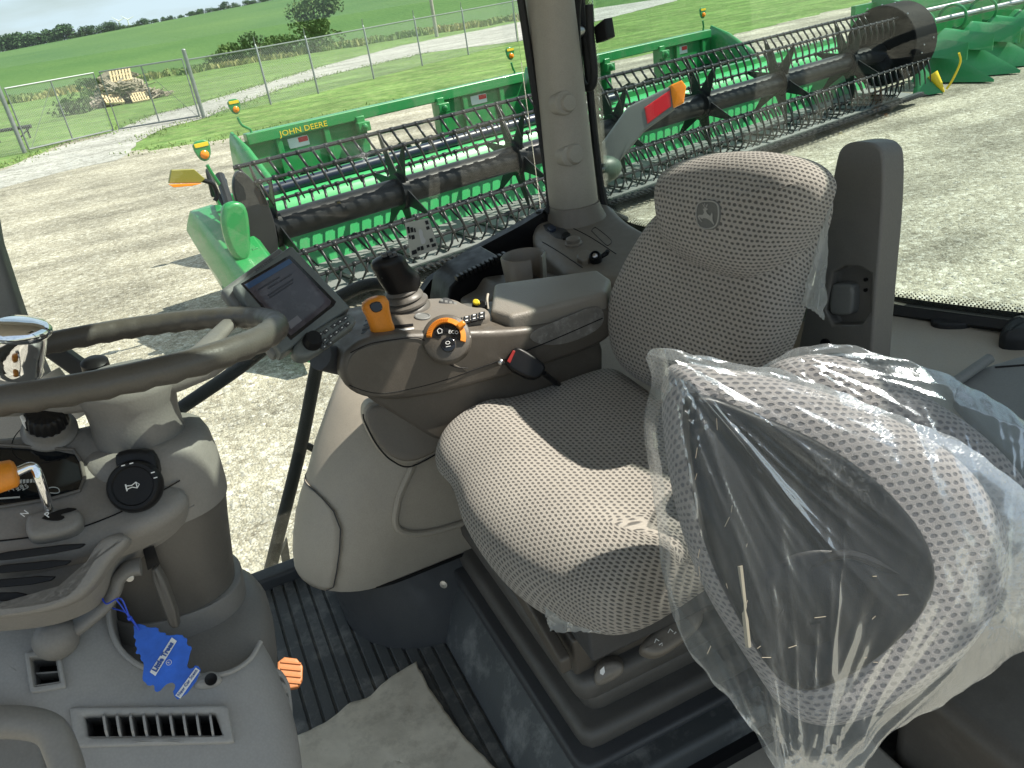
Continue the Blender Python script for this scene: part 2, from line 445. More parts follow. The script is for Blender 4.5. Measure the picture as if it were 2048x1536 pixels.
M['bluebar'] = mat('screen_bar', (.03, .07, .16), .2)
M['lcd'] = mat('cluster_glass', (.006, .008, .01), .05)
M['cloth'] = fabric('seat_cloth', (.335, .31, .275), (.07, .066, .06))
M['cloth2'] = fabric('buddy_cloth', (.29, .265, .26), (.11, .105, .115), pu=.012, pv=.0095)
M['win'] = glass('window_glass', (.96, .985, .965))
M['win_r'] = glass('rear_window_glass', (.88, .945, .92))
M['haze_g'] = glass('visor_glass', (.5, .55, .55))

def foliage(name, c, c2, sc=.8, transl=.25):
    m, nt, b = nodes(name); N, L = nt.nodes, nt.links
    g = N.new('ShaderNodeNewGeometry'); nz = N.new('ShaderNodeTexNoise'); nz.inputs['Scale'].default_value = sc; nz.inputs['Detail'].default_value = 5
    L.new(g.outputs['Position'], nz.inputs['Vector'])
    rp = N.new('ShaderNodeValToRGB'); rp.color_ramp.elements[0].position = .35; rp.color_ramp.elements[1].position = .65
    rp.color_ramp.elements[0].color = (*c, 1); rp.color_ramp.elements[1].color = (*c2, 1)
    L.new(nz.outputs['Fac'], rp.inputs['Fac']); L.new(rp.outputs['Color'], b.inputs['Base Color'])
    b.inputs['Roughness'].default_value = .75; b.inputs['Specular IOR Level'].default_value = .2
    return m
M['leaf_dark'] = foliage('leaf_dark', (.045, .09, .04), (.09, .16, .06), .6)
M['leaf_mid'] = foliage('leaf_mid', (.06, .12, .035), (.12, .19, .06), .8)
M['weeds'] = foliage('weeds', (.14, .23, .07), (.36, .33, .14), .22)
M['blades'] = foliage('grass_blades', (.13, .21, .05), (.21, .29, .08), .6)
# ================================================================== GROUND AND SKY-SIDE SETTING
random.seed(7)
def ground_mat(name, cols, s1, s2, bump, patch=.25, speck=None):
    m, nt, b = nodes(name); N, L = nt.nodes, nt.links
    g = N.new('ShaderNodeNewGeometry')
    def vor(sc):
        v = N.new('ShaderNodeTexVoronoi'); v.inputs['Scale'].default_value = sc; v.inputs['Randomness'].default_value = 1; L.new(g.outputs['Position'], v.inputs['Vector']); return v
    v1, v2 = vor(s1), vor(s2)
    def bw(x):
        n = N.new('ShaderNodeSeparateColor'); L.new(x, n.inputs[0]); return n.outputs[0]
    rp = N.new('ShaderNodeValToRGB'); r_ = rp.color_ramp
    r_.elements[0].color = (*cols[0], 1); r_.elements[1].color = (*cols[-1], 1)
    for i, c in enumerate(cols[1:-1]):
        e_ = r_.elements.new((i+1)/(len(cols)-1)); e_.color = (*c, 1)
    L.new(bw(v1.outputs['Color']), rp.inputs['Fac'])
    rq = N.new('ShaderNodeValToRGB'); r_ = rq.color_ramp
    r_.elements[0].color = (*cols[0], 1); r_.elements[1].color = (*cols[-1], 1)
    for i, c in enumerate(cols[1:-1]):
        e_ = r_.elements.new((i+1)/(len(cols)-1)); e_.color = (*c, 1)
    L.new(bw(v2.outputs['Color']), rq.inputs['Fac'])
    mi = N.new('ShaderNodeMixRGB'); mi.inputs[0].default_value = .5; L.new(rp.outputs[0], mi.inputs[1]); L.new(rq.outputs[0], mi.inputs[2])
    nz = N.new('ShaderNodeTexNoise'); nz.inputs['Scale'].default_value = .55; nz.inputs['Detail'].default_value = 9; nz.inputs['Roughness'].default_value = .68; L.new(g.outputs['Position'], nz.inputs['Vector'])
    mr = N.new('ShaderNodeMapRange'); mr.inputs['From Min'].default_value = .3; mr.inputs['From Max'].default_value = .7; mr.inputs['To Min'].default_value = 1-patch; mr.inputs['To Max'].default_value = 1+patch
    L.new(nz.outputs['Fac'], mr.inputs['Value'])
    sc = N.new('ShaderNodeVectorMath'); sc.operation = 'SCALE'; L.new(mi.outputs[0], sc.inputs[0]); L.new(mr.outputs[0], sc.inputs['Scale'])
    mp2 = N.new('ShaderNodeMapping'); mp2.inputs['Scale'].default_value = (.10, .75, 1); mp2.inputs['Rotation'].default_value = (0, 0, R(-14)); L.new(g.outputs['Position'], mp2.inputs[0])
    n3 = N.new('ShaderNodeTexNoise'); n3.inputs['Scale'].default_value = 1.4; n3.inputs['Detail'].default_value = 5; n3.inputs['Roughness'].default_value = .6; L.new(mp2.outputs[0], n3.inputs['Vector'])
    m3 = N.new('ShaderNodeMapRange'); m3.inputs['From Min'].default_value = .34; m3.inputs['From Max'].default_value = .66; m3.inputs['To Min'].default_value = 1-patch*.9; m3.inputs['To Max'].default_value = 1+patch*.5
    L.new(n3.outputs['Fac'], m3.inputs['Value'])
    s3 = N.new('ShaderNodeVectorMath'); s3.operation = 'SCALE'; L.new(sc.outputs['Vector'], s3.inputs[0]); L.new(m3.outputs[0], s3.inputs['Scale'])
    out = s3.outputs['Vector']
    L.new(out, b.inputs['Base Color']); b.inputs['Roughness'].default_value = .9; b.inputs['Specular IOR Level'].default_value = .15
    ad = N.new('ShaderNodeMath'); ad.operation = 'ADD'; L.new(v1.outputs['Distance'], ad.inputs[0]); L.new(v2.outputs['Distance'], ad.inputs[1])
    bp = N.new('ShaderNodeBump'); bp.invert = True; bp.inputs['Strength'].default_value = bump; bp.inputs['Distance'].default_value = .02
    L.new(ad.outputs[0], bp.inputs['Height']); L.new(bp.outputs['Normal'], b.inputs['Normal'])
    return m
M['gravel'] = ground_mat('gravel', [(.14, .122, .09), (.30, .275, .215), (.35, .32, .25), (.39, .36, .285), (.66, .63, .55)], 52, 19, .55, .36)
M['white_gravel'] = ground_mat('white_gravel', [(.16, .155, .13), (.36, .35, .32), (.42, .41, .38), (.56, .55, .52)], 22, 9, .5, .22)
M['lawn'] = ground_mat('lawn', [(.075, .15, .035), (.115, .205, .05), (.15, .24, .065), (.21, .27, .10)], 9, 3.5, .5, .3)
M['lawn_dry'] = ground_mat('lawn_dry', [(.10, .19, .035), (.19, .28, .06), (.24, .31, .08), (.34, .34, .16)], 9, 3.5, .6, .35)
def crop_mat():
    m, nt, b = nodes('crop'); N, L = nt.nodes, nt.links
    g = N.new('ShaderNodeNewGeometry')
    mp = N.new('ShaderNodeMapping'); mp.inputs['Rotation'].default_value = (0, 0, R(-24)); L.new(g.outputs['Position'], mp.inputs['Vector'])
    wv = N.new('ShaderNodeTexWave'); wv.bands_direction = 'Y'; wv.inputs['Scale'].default_value = .14; wv.inputs['Distortion'].default_value = .6; wv.inputs['Detail'].default_value = 3
    L.new(mp.outputs[0], wv.inputs['Vector'])
    nz = N.new('ShaderNodeTexNoise'); nz.inputs['Scale'].default_value = .018; nz.inputs['Detail'].default_value = 8; nz.inputs['Roughness'].default_value = .6; L.new(g.outputs['Position'], nz.inputs['Vector'])
    n2 = N.new('ShaderNodeTexNoise'); n2.inputs['Scale'].default_value = 1.3; n2.inputs['Detail'].default_value = 5; L.new(g.outputs['Position'], n2.inputs['Vector'])
    a = N.new('ShaderNodeMath'); a.operation = 'MULTIPLY_ADD'; L.new(wv.outputs['Fac'], a.inputs[0]); a.inputs[1].default_value = .10; L.new(nz.outputs['Fac'], a.inputs[2])
    a2 = N.new('ShaderNodeMath'); a2.operation = 'MULTIPLY_ADD'; L.new(n2.outputs['Fac'], a2.inputs[0]); a2.inputs[1].default_value = .25; L.new(a.outputs[0], a2.inputs[2])
    rp = N.new('ShaderNodeValToRGB'); rp.color_ramp.elements[0].position = .45; rp.color_ramp.elements[1].position = .85
    rp.color_ramp.elements[0].color = (.042, .11, .030, 1); rp.color_ramp.elements[1].color = (.10, .18, .05, 1)
    L.new(a2.outputs[0], rp.inputs['Fac']); L.new(rp.outputs[0], b.inputs['Base Color'])
    b.inputs['Roughness'].default_value = .85; b.inputs['Specular IOR Level'].default_value = .2
    bp = N.new('ShaderNodeBump'); bp.inputs['Strength'].default_value = .6; bp.inputs['Distance'].default_value = .3
    L.new(n2.outputs['Fac'], bp.inputs['Height']); L.new(bp.outputs[0], b.inputs['Normal'])
    return m
M['crop'] = crop_mat()
def G(px, py, h=0.0):
    p = at(px, py, z=GZ+h); return Vector((p.x, p.y, GZ+h))
def sheet(name, pts, h, m, rag=.35, seed=0.0, kind='structure', cutn=.5):
    """a ground sheet with a ragged edge"""
    P_ = [Vector(p) for p in pts]; out = []
    n = len(P_)
    for i in range(n):
        a, b = P_[i], P_[(i+1) % n]; L_ = (b-a).length
        k = max(1, min(160, int(L_/cutn))) if L_ < 90 else 1
        for j in range(k):
            p = a.lerp(b, j/k)
            if k > 1 and j: p = p+Vector((noise.noise((p.x*.9, p.y*.9, seed)), noise.noise((p.x*.9, p.y*.9, seed+9)), 0))*rag+Vector((noise.noise((p.x*4, p.y*4, seed)), noise.noise((p.x*4, p.y*4, seed+5)), 0))*rag*.5
            out.append(Vector((p.x, p.y, GZ+h)))
    mb = MB(); mb.add(out, [tuple(range(len(out)))])
    me_o = obj(name, mb, m, smooth=0); tag(me_o, kind=kind); return me_o
gmb = MB(); gmb.add([(-1500, -600, GZ-.004), (1500, -600, GZ-.004), (1500, 2400, GZ-.004), (-1500, 2400, GZ-.004)], [(0, 1, 2, 3)])
tag(obj('ground', gmb, M['lawn'], smooth=0), kind='structure')
g2 = lambda l: [G(*p) for p in l]
yard = [Vector((-70, -60, 0)), Vector((-70, 24, 0)), Vector((-25, 28, 0))]+g2([(0, 338), (50, 318), (130, 286), (200, 270), (240, 264), (262, 302), (300, 302), (360, 292), (420, 283), (500, 267), (600, 246), (700, 224), (850, 192), (1040, 152), (1200, 128), (1380, 92), (1500, 62)])+[Vector((60, 36, 0)), Vector((90, -60, 0))]
sheet('gravel_yard', yard, 0.004, M['gravel'], .5, 1.0)
road = g2([(-60, 366), (0, 343), (50, 322), (130, 291), (200, 274), (238, 258), (300, 232), (391, 210), (520, 170), (650, 131), (800, 92), (1040, 44)])+[Vector((60, 95, 0)), Vector((60, 70, 0))]+g2([(1040, 82), (850, 106), (650, 152), (560, 178), (410, 236), (328, 257), (284, 280), (262, 304), (230, 322), (120, 345), (20, 372), (-60, 400)])
sheet('gravel_road', road, 0.008, M['white_gravel'], .35, 3.0)
def hill_h(az, d):
    px_over = 6+34*max(0, min(1.35, (az+14)/29.0))
    top = 2.95+235*px_over/1757.0
    t = max(0.0, min(1.0, (d-80)/155.0))
    s = t*t*(3-2*t)*.45+t*.55
    return top*s-.06 if d < 235 else top-(d-235)*.02
mb = MB(); na, nd = 60, 34; rings = []
for j in range(nd+1):
    d_ = 78+(j/nd)**1.3*330
    rings.append([Vector((math.sin(R(-60+i*2.2))*d_, math.cos(R(-60+i*2.2))*d_, GZ+hill_h(-60+i*2.2, d_)+(.35 if j else 0))) for i in range(na+1)])
mb.loft(rings, cap=False, closed_ring=False)
tag(obj('crop_field', mb, M['crop'], smooth=180), kind='structure')

# ------------------------------------------------------------------ vegetation
def leaf_blob(mb, c, r, n, s, sq=(1, 1, 1), rnd=random):
    for _ in range(n):
        a = rnd.random()*2*math.pi; z = rnd.uniform(-1, 1); q = math.sqrt(1-z*z)
        d = Vector((math.cos(a)*q*sq[0], math.sin(a)*q*sq[1], z*sq[2]))*r*(rnd.random()**.35)
        p = Vector(c)+d; t = Vector((rnd.gauss(0, 1), rnd.gauss(0, 1), rnd.gauss(0, 1))).normalized()
        b = t.cross(Vector((rnd.gauss(0, 1), rnd.gauss(0, 1), rnd.gauss(0, 1)))).normalized()
        k = s*rnd.uniform(.6, 1.4)
        mb.add([p-t*k, p+b*k*.6, p+t*k, p-b*k*.6], [(0, 1, 2, 3)])
def make_tree(name, label, cat, loc, h, w, m, leaf, n=500, group=None, lobes=9, trunk=True, seed=1, low=.15):
    rn = random.Random(seed); t = thing(name, label, cat, loc, group); L0 = Vector(loc)
    if trunk:
        tb = MB(); tb.tube([L0+Vector((0, 0, -.3)), L0+Vector((.05*h, 0, .3*h)), L0+Vector((0, .03*h, .75*h))], [.045*h, .03*h, .012*h], 7)
        for k in range(5):
            a = rn.random()*6.28; z0 = rn.uniform(.2, .5)*h
            tb.tube([L0+Vector((0, 0, z0)), L0+Vector((math.cos(a)*w*.35, math.sin(a)*w*.35, z0+.25*h))], [.018*h, .006*h], 5)
        obj('trunk', tb, M['bark'], t)
    cb = MB()
    for k in range(lobes):
        a = rn.random()*6.28; rr = rn.random()**.6*w*.36; z = (low+(1-low)*rn.random())*h
        rad = w*rn.uniform(.17, .3)*(1.15-.45*z/h)
        leaf_blob(cb, L0+Vector((math.cos(a)*rr, math.sin(a)*rr, min(z, h-rad*.7))), rad, n//lobes, leaf, (1, 1, .85), rn)
    obj('crown', cb, m, t, smooth=0)
    return t
def far(px, py, d):
    r = ray(px, py); k = d/math.hypot(r.x, r.y); return r*k
# trees on the rim of the field: a belt at the left, smaller ones further right
def nth(k): return ['leftmost', 'second', 'third', 'fourth', 'fifth', 'sixth', 'seventh', 'eighth', 'ninth', 'tenth', 'eleventh', 'twelfth', 'thirteenth', 'fourteenth', 'fifteenth', 'sixteenth', 'rightmost'][k]
protos = [make_tree('field_tree', 'x', 'tree', (0, 0, 0), 6, 8.5, M['leaf_dark'], .34, 1100, 'trees along the far rim of the crop field', 14, True, 30+k, .05) for k in range(4)]
rn = random.Random(5)
rim = []
for k in range(17): rim.append((-8+k*15+rn.uniform(-5, 5), 95-abs(k-8)*.5, rn.uniform(.85, 1.25)*(1.3 if k < 10 else .9), f'mid-green tree, {nth(k)} from the left in the thick belt at the field rim'))
for k in range(6): rim.append((236+k*9+rn.uniform(-3, 3), 66, rn.uniform(.4, .6), f'small dark tree, {nth(k)} from the left in the thin group beside the turbines'))
for k in range(17): rim.append((285+k*17+rn.uniform(-6, 6), 55, rn.uniform(.5, .75)*(1.25 if k % 5 == 1 else 1), f'dark green tree, {nth(k)} from the left on the far crest of the crop hill'))
for i, (px_, py_, s_, lb) in enumerate(rim):
    p = far(px_, 70, 236); az = math.degrees(math.atan2(p.x, p.y)); z = GZ+hill_h(az, 236)
    pr = protos[i % 4]
    dup = pr if i < 4 else copy_tree(pr)
    dup.location = Vector((p.x, p.y, z-.3)); dup.rotation_euler.z = rn.random()*6; dup.scale = (s_*.55, s_*.55, s_*.42); dup['label'] = lb
# bushes on the weedy edge
for k, (px_, py_, h, w, lb, sd_) in enumerate([(640, 84, 4.4, 5.4, 'large round olive bush standing alone in the weedy field edge', 3), (517, 102, 2.4, 3.4, 'taller dark bush at the left of the row by the round bush', 4), (470, 112, 1.7, 3.0, 'low dark bush second in the row along the field edge', 5), (560, 96, 1.7, 4.0, 'low dark bush just left of the large round bush', 6), (440, 116, 1.5, 2.6, 'leftmost low bush of the row along the field edge', 8)]):
    p = far(px_, py_, 79); make_tree('field_bush', lb, 'bush', (p.x, p.y, GZ), h, w, M['leaf_mid'] if k != 1 else M['leaf_dark'], .15, 4200 if k == 0 else 1500, 'bushes along the weedy field edge', 22 if k == 0 else 12, True, sd_, .0)
wb = MB(); rn = random.Random(11)
for k in range(9000):
    t_ = rn.random(); px_ = -60+1250*t_
    d_ = 76+rn.random()*5.5+3*noise.noise((px_*.02, 1, 2)); p = far(px_, 120, d_)
    h = rn.uniform(.15, .5)*(1+.6*noise.noise((px_*.03, 4, 0))); w = rn.uniform(.05, .16); a = rn.random()*6.28; u_ = Vector((math.cos(a), math.sin(a), 0))
    b0 = Vector((p.x, p.y, GZ)); lean = Vector((rn.uniform(-.2, .2), rn.uniform(-.2, .2), h))
    wb.add([b0-u_*w, b0+u_*w, b0+lean+u_*w*.5, b0+lean*1.1-u_*w*.3], [(0, 1, 2, 3)])
tag(obj('field_edge_weeds', wb, M['weeds'], smooth=0), 'band of tall yellow-green weeds along the lower edge of the crop field', 'weeds', kind='stuff')
# grass tufts on the ragged edges of lawn and road
gb = MB(); rn = random.Random(12)
edges = [[(0, 338), (50, 318), (130, 286), (200, 270), (240, 264)], [(262, 302), (300, 302), (360, 292), (420, 283), (500, 267), (600, 246), (700, 224), (850, 192), (1040, 152)], [(284, 280), (328, 257), (410, 236), (560, 178), (650, 152), (850, 106)], [(238, 258), (300, 232), (391, 210), (520, 170), (650, 131)]]
for e_ in edges:
    pts = [G(*p) for p in e_]
    for a, b in zip(pts, pts[1:]):
        for _ in range(int((b-a).length*45)):
            p = a.lerp(b, rn.random())+Vector((rn.gauss(0, .38), rn.gauss(0, .45), 0)); h = rn.uniform(.03, .11); w = rn.uniform(.015, .035); t = rn.random()*6.28
            u_ = Vector((math.cos(t), math.sin(t), 0))*w
            gb.add([p-u_, p+u_, p+Vector((rn.uniform(-.06, .06), rn.uniform(-.06, .06), h))], [(0, 1, 2)])
tag(obj('grass_tufts', gb, M['blades'], smooth=0), 'loose tufts of grass along the ragged gravel edges', 'grass', kind='stuff')
# stones lying loose on the yard, where the eye is close enough to see them one by one
sb = MB(); rn = random.Random(15)
sv, sf = [], []
for k in range(5200):
    px_ = rn.uniform(-40, 660) if k % 5 else rn.uniform(1500, 2080); py_ = rn.uniform(340, 1280) if k % 5 else rn.uniform(190, 640)
    p = G(px_, py_); s_ = rn.uniform(.008, .022)*(1.9 if rn.random() < .12 else 1); a = rn.random()*6.28
    A = Vector((math.cos(a), math.sin(a), 0)); B_ = Vector((-A.y, A.x, 0))
    c = p+Vector((0, 0, .006))
    vs_ = [c+A*s_, c+B_*s_*.75, c-A*s_*.9, c-B_*s_*.8, c+Vector((0, 0, s_*.35))+A*s_*.2]
    sb.add(vs_, [(0, 1, 4), (1, 2, 4), (2, 3, 4), (3, 0, 4)])
M['stone'] = mat('loose_stone', (.40, .375, .32), .85, var=.35, vscale=3)
tag(obj('loose_stones', sb, M['stone'], smooth=0), 'pale loose stones scattered over the gravel yard', 'gravel', kind='stuff')

# ------------------------------------------------------------------ chain-link fence, gates, pole, pallets
def mesh_mat():
    m, nt, b = nodes('chain_link_wire'); N, L = nt.nodes, nt.links
    g = N.new('ShaderNodeUVMap'); mp = N.new('ShaderNodeMapping'); mp.inputs['Rotation'].default_value = (0, 0, R(45)); L.new(g.outputs[0], mp.inputs[0])
    sp = N.new('ShaderNodeSeparateXYZ'); L.new(mp.outputs[0], sp.inputs[0]); ms = []
    for ax in ('X', 'Y'):
        d = N.new('ShaderNodeMath'); d.operation = 'DIVIDE'; d.inputs[1].default_value = .055; L.new(sp.outputs[ax], d.inputs[0])
        f = N.new('ShaderNodeMath'); f.operation = 'FRACT'; L.new(d.outputs[0], f.inputs[0])
        c = N.new('ShaderNodeMath'); c.operation = 'LESS_THAN'; c.inputs[1].default_value = .10; L.new(f.outputs[0], c.inputs[0]); ms.append(c)
    mx_ = N.new('ShaderNodeMath'); mx_.operation = 'MAXIMUM'; L.new(ms[0].outputs[0], mx_.inputs[0]); L.new(ms[1].outputs[0], mx_.inputs[1])
    L.new(mx_.outputs[0], b.inputs['Alpha']); b.inputs['Base Color'].default_value = (.34, .37, .37, 1); b.inputs['Roughness'].default_value = .5
    return m
M['wire'] = mesh_mat()
def panel(a, b, h0, h1, parent, name='wire_mesh'):
    mb = MB(); L_ = (b-a).length; z = Vector((0, 0, 1))
    mb.add([a+z*h0, b+z*h0, b+z*h1, a+z*h1], [(0, 1, 2, 3)], [(0, h0), (L_, h0), (L_, h1), (0, h1)])
    return obj(name, mb, M['wire'], parent, smooth=0)
FH = 2.15
gl, gm, gm2, gr = G(60, 303), G(228, 264), G(240, 262), G(400, 236)
def gate(a, b, label):
    t = thing('chain_link_gate', label, 'gate', tuple(a), 'two leaves of the yard gate')
    mb = MB(); z = Vector((0, 0, 1)); r_ = .035
    mb.tube([a+z*.08, a+z*FH, b+z*FH, b+z*.08, a+z*.08], r_, 8); mb.m = 0
    obj('gate_frame', mb, M['galv'], t)
    mb = MB(); mb.tube([a.lerp(b, .5)+z*.08, a.lerp(b, .5)+z*FH], .025, 8); obj('middle_bar', mb, M['galv'], t)
    mb = MB(); mb.tube([a.lerp(b, .03)+z*.1, a.lerp(b, .5)+z*(FH-.1)], .008, 6); obj('brace_rod', mb, M['galv'], t)
    panel(a, b, .1, FH-.02, t)
    return t
gate(gl, gm, 'left leaf of the galvanised chain-link gate in front of the grass')
gate(gr, gm2, 'right leaf of the galvanised chain-link gate crossed by the white gravel road')
def gate_post(px_, py_, label, h=2.45):
    p = G(px_, py_); t = thing('gate_post', label, 'post', tuple(p), 'posts carrying the yard gate'); mb = MB(); mb.tube([p, p+Vector((0, 0, h))], .075, 12)
    obj('post_tube', mb, M['galv'], t); mb = MB(); mb.ball(p+Vector((0, 0, h)), .08, 12, (1, 1, .6)); obj('post_cap', mb, M['galv'], t)
gate_post(50, 306, 'thick galvanised gate post at the far left carrying the left gate leaf')
gate_post(408, 236, 'thick galvanised gate post between the right gate leaf and the long fence')
fence = thing('chain_link_fence', 'long galvanised chain-link fence running right from the gate behind the lawn', 'fence', tuple(G(408, 236)))
fp = [G(*p) for p in [(408, 236), (542, 209), (637, 187), (748, 158), (845, 132), (937, 110), (1035, 84)]]
dl = fp[-1]-fp[-2]; fp.append(fp[-1]+dl); fp.append(fp[-1]+dl*1.0)
z1 = Vector((0, 0, 1))
for a in fp[1:]:
    mb = MB(); mb.tube([a, a+z1*2.15, a+z1*2.15+Vector((0, .05, .1)), a+z1*2.5], [.04, .04, .025, .018], 8); obj('fence_post', mb, M['galv'], fence)
for a, b in zip(fp, fp[1:]):
    mb = MB(); mb.tube([a+z1*2.1, b+z1*2.1], .028, 6, cap=False); obj('top_rail', mb, M['galv'], fence)
    panel(a, b, .03, 2.1, fence)
f2 = thing('chain_link_fence', 'short piece of chain-link fence left of the gate at the picture edge', 'fence', tuple(G(45, 306)))
a, b = G(46, 307), Vector((-12, 32.2, GZ))
panel(a, b, .03, 2.1, f2)
for p in (a.lerp(b, .5), b):
    mb = MB(); mb.tube([p, p+z1*2.2], .04, 8); obj('fence_post', mb, M['galv'], f2)
mb = MB(); mb.tube([a+z1*2.1, b+z1*2.1], .028, 6); obj('top_rail', mb, M['galv'], f2)
p = G(874, 74); t = thing('utility_pole', 'tall pale utility pole beyond the fence by the gravel road', 'pole', tuple(p))
mb = MB(); mb.tube([p, p+z1*9], [.15, .11], 12); obj('pole_shaft', mb, M['pole'], t)
mb = MB(); mb.box(p+z1*8.3, (1.8, .1, .12)); obj('cross_arm', mb, M['pole'], t)
# a steel drawbar lying in the grass past the gate's left post
p, q = G(-40, 268, .45), G(62, 252, .45); t = thing('pipe_implement', 'dark grey pipe drawbar standing in the grass behind the left gate post', 'implement', tuple(p))
mb = MB(); mb.tube([p, q], .07, 10); obj('bar', mb, M['dark_grey'], t); mb = MB()
for k in (.3, .9): mb = MB(); c = p.lerp(q, k); mb.tube([c, c-z1*.45], .04, 8); obj('prop_leg', mb, M['dark_grey'], t)
mb = MB(); mb.tube([q, q+Vector((-.6, -.1, -.4))], .03, 8); obj('stay', mb, M['dark_grey'], t)
def pallet(name, loc, rot, label, m, tall=False, sc=1.0):
    t = thing(name, label, 'crate' if tall else 'pallet', loc, 'pallets and crates dumped beyond the gate')
    Rm = Matrix.Rotation(rot[2], 3, 'Z') @ Matrix.Rotation(rot[1], 3, 'Y') @ Matrix.Rotation(rot[0], 3, 'X'); o = Vector(loc)
    ax = [Rm @ Vector(v) for v in ((1, 0, 0), (0, 1, 0), (0, 0, 1))]
    P_ = lambda x, y, z: o+(ax[0]*x+ax[1]*y+ax[2]*z)*sc
    mb = MB()
    for k in range(7): mb.box(P_(-.54+k*.18, 0, .13), (.11*sc, 1.1*sc, .02*sc), ax)
    obj('deck_boards', mb, m, t, smooth=0)
    for y in (-.5, 0, .5):
        mb = MB(); mb.box(P_(0, y, .065), (1.2*sc, .09*sc, .1*sc), ax); obj('stringer', mb, m, t, smooth=0)
    mb = MB()
    for k in range(3): mb.box(P_(-.5+k*.5, 0, 0), (.11*sc, 1.1*sc, .02*sc), ax)
    obj('bottom_boards', mb, m, t, smooth=0)
    return t
rn = random.Random(21)
base = far(250, 200, 53)
lay = [(235, 200, 0.1, 'new', 'pale pallet leaning low at the front of the dumped pile'), (283, 206, 0.1, 'new', 'pale pallet flat on the grass at the right front of the pile')]
def pal(px_, py_, d, h, rot, label, m, sc=1.0):
    p = far(px_, py_, d); pallet('wooden_pallet', (p.x, p.y, GZ+h), rot, label, m, sc=sc)
pal(250, 175, 53.0, 1.35, (R(38), 0, R(-5)), 'pale new pallet standing on top of the dumped pile', M['wood_new'], .95)
pal(226, 200, 51.0, .30, (R(28), R(8), R(15)), 'pale pallet leaning at the left front of the dumped pile', M['wood_new'], .8)
pal(282, 203, 50.6, .2, (R(30), 0, R(5)), 'pale pallet on edge at the right front of the dumped pile', M['wood_new'], .75)
gl_ = ['dark pallet buried in the left flank of the pile', 'grey pallet lying in the middle of the pile', 'grey pallet tipped to the right in the pile', 'weathered pallet half under the new one on top', 'weathered pallet sliding off the right end of the pile', 'broken grey pallet flat at the far left of the pile', 'weathered pallet upright behind the middle of the pile', 'grey pallet flat on the lower right of the pile', 'weathered pallet face-up on the upper left of the pile', 'grey pallet at the back of the pile near its top']
for k, (px_, d, h, rot) in enumerate([(205, 53, .5, (R(20), R(-20), .3)), (240, 52.5, .9, (R(30), R(10), .8)), (272, 53, .8, (R(40), R(25), .2)), (235, 53.6, 1.35, (R(10), R(-12), 1.1)), (300, 53, .3, (R(10), R(14), .7)), (190, 52, .2, (R(8), R(-5), .1)), (255, 54, 1.1, (R(60), 0, .5)), (315, 52.5, .12, (R(5), R(4), 1.3)), (220, 53.4, 1.1, (R(14), R(-16), .2)), (262, 54.4, 1.3, (R(24), R(10), 2.1))]):
    pal(px_, 190, d, h, rot, gl_[k], M['wood_old'])
mb = MB()
for k in range(320):
    px_ = rn.gauss(252, 40); px_ = max(172, min(336, px_)); p = far(px_, 190, rn.uniform(51, 54.5)); hh = max(.03, (1.25*(1-abs(px_-250)/88))*rn.random())
    a = rn.random()*6.28; d_ = Vector((math.cos(a), math.sin(a), rn.uniform(-.4, .4))).normalized(); s_ = d_.cross(z1).normalized()
    mb.box((p.x, p.y, GZ+hh), (rn.uniform(.5, 1.5), .11, .03), [d_, s_, d_.cross(s_)])
tag(obj('scrap_boards', mb, M['wood_old'], smooth=0), 'heap of broken grey boards and scrap lumber beyond the gate', 'scrap wood', kind='stuff')
for (px_, py_, d, h, w, lb, sd_) in [(150, 210, 50, 1.1, 2.2, 'low dark bush at the left foot of the pallet pile', 41), (200, 195, 54, 1.5, 2.4, 'green bush growing out of the back of the pallet pile', 42)]:
    p = far(px_, py_, d); make_tree('weed_bush', lb, 'bush', (p.x, p.y, GZ), h, w, M['leaf_mid'], .1, 900, None, 9, False, sd_, .05)
# two wind turbines on the horizon
for px_, lb in ((243, 'left of two tiny white wind turbines on the horizon'), (262, 'right of two tiny white wind turbines on the horizon')):
    p = far(px_, 60, 1500); t = thing('wind_turbine', lb, 'wind turbine', (p.x, p.y, GZ), 'wind turbines on the horizon'); b0 = Vector((p.x, p.y, GZ))
    mb = MB(); mb.tube([b0, b0+z1*36], [1.0, .6], 8); obj('tower', mb, M['white'], t)
    for k in range(3):
        a = R(20+120*k); mb = MB(); mb.tube([b0+z1*36, b0+z1*36+Vector((math.cos(a), 0, math.sin(a)))*11], [.8, .3], 6); obj('blade', mb, M['white'], t)

# ================================================================== HARVEST HEADERS
HA = R(11.5); HE = Vector((math.cos(HA), math.sin(HA), 0)); HN = Vector((-math.sin(HA), math.cos(HA), 0))
def hb(u, v, h): return HE*u+HN*v+Vector((0, 0, GZ+h))
def hpx(px_, py_, v):
    r_ = ray(px_, py_); q = r_*(v/r_.dot(HN)); return (q.dot(HE), q.z-GZ)
def sweep(prof, u0, u1, n=2, wave=None):
    mb = MB(); rings = [[hb(u0+(u1-u0)*i/(n-1), v, h) for v, h in prof] for i in range(n)]
    mb.loft(rings, closed_ring=False, cap=False); return mb
def hbox(mb, u, v, h, su, sv, sh): mb.box(hb(u, v, h), (su, sv, sh), (HE, HN, Vector((0, 0, 1))))
U0, U1 = 2.45, 14.7
RV, RH, RR = 8.3, 1.0, .62
hd = thing('grain_header', 'long green grain header with a black tined reel standing in front on the yard', 'harvester header', tuple(hb(2, 8.3, 0)))
mb = MB(); mb.tube([hb(U0, RV, RH), hb(U1-.25, RV, RH)], .155, 28); obj('reel_tube', mb, M['reel'], hd)
angs = [R(k) for k in (-18, 62, 112, 166, 226, 286)]; BR = {2: .70}
M['green_t'] = M['green_l']
rn = random.Random(3)
def reel_pt(u, a, r_=RR): return hb(u, RV-math.cos(a)*r_, RH+math.sin(a)*r_)
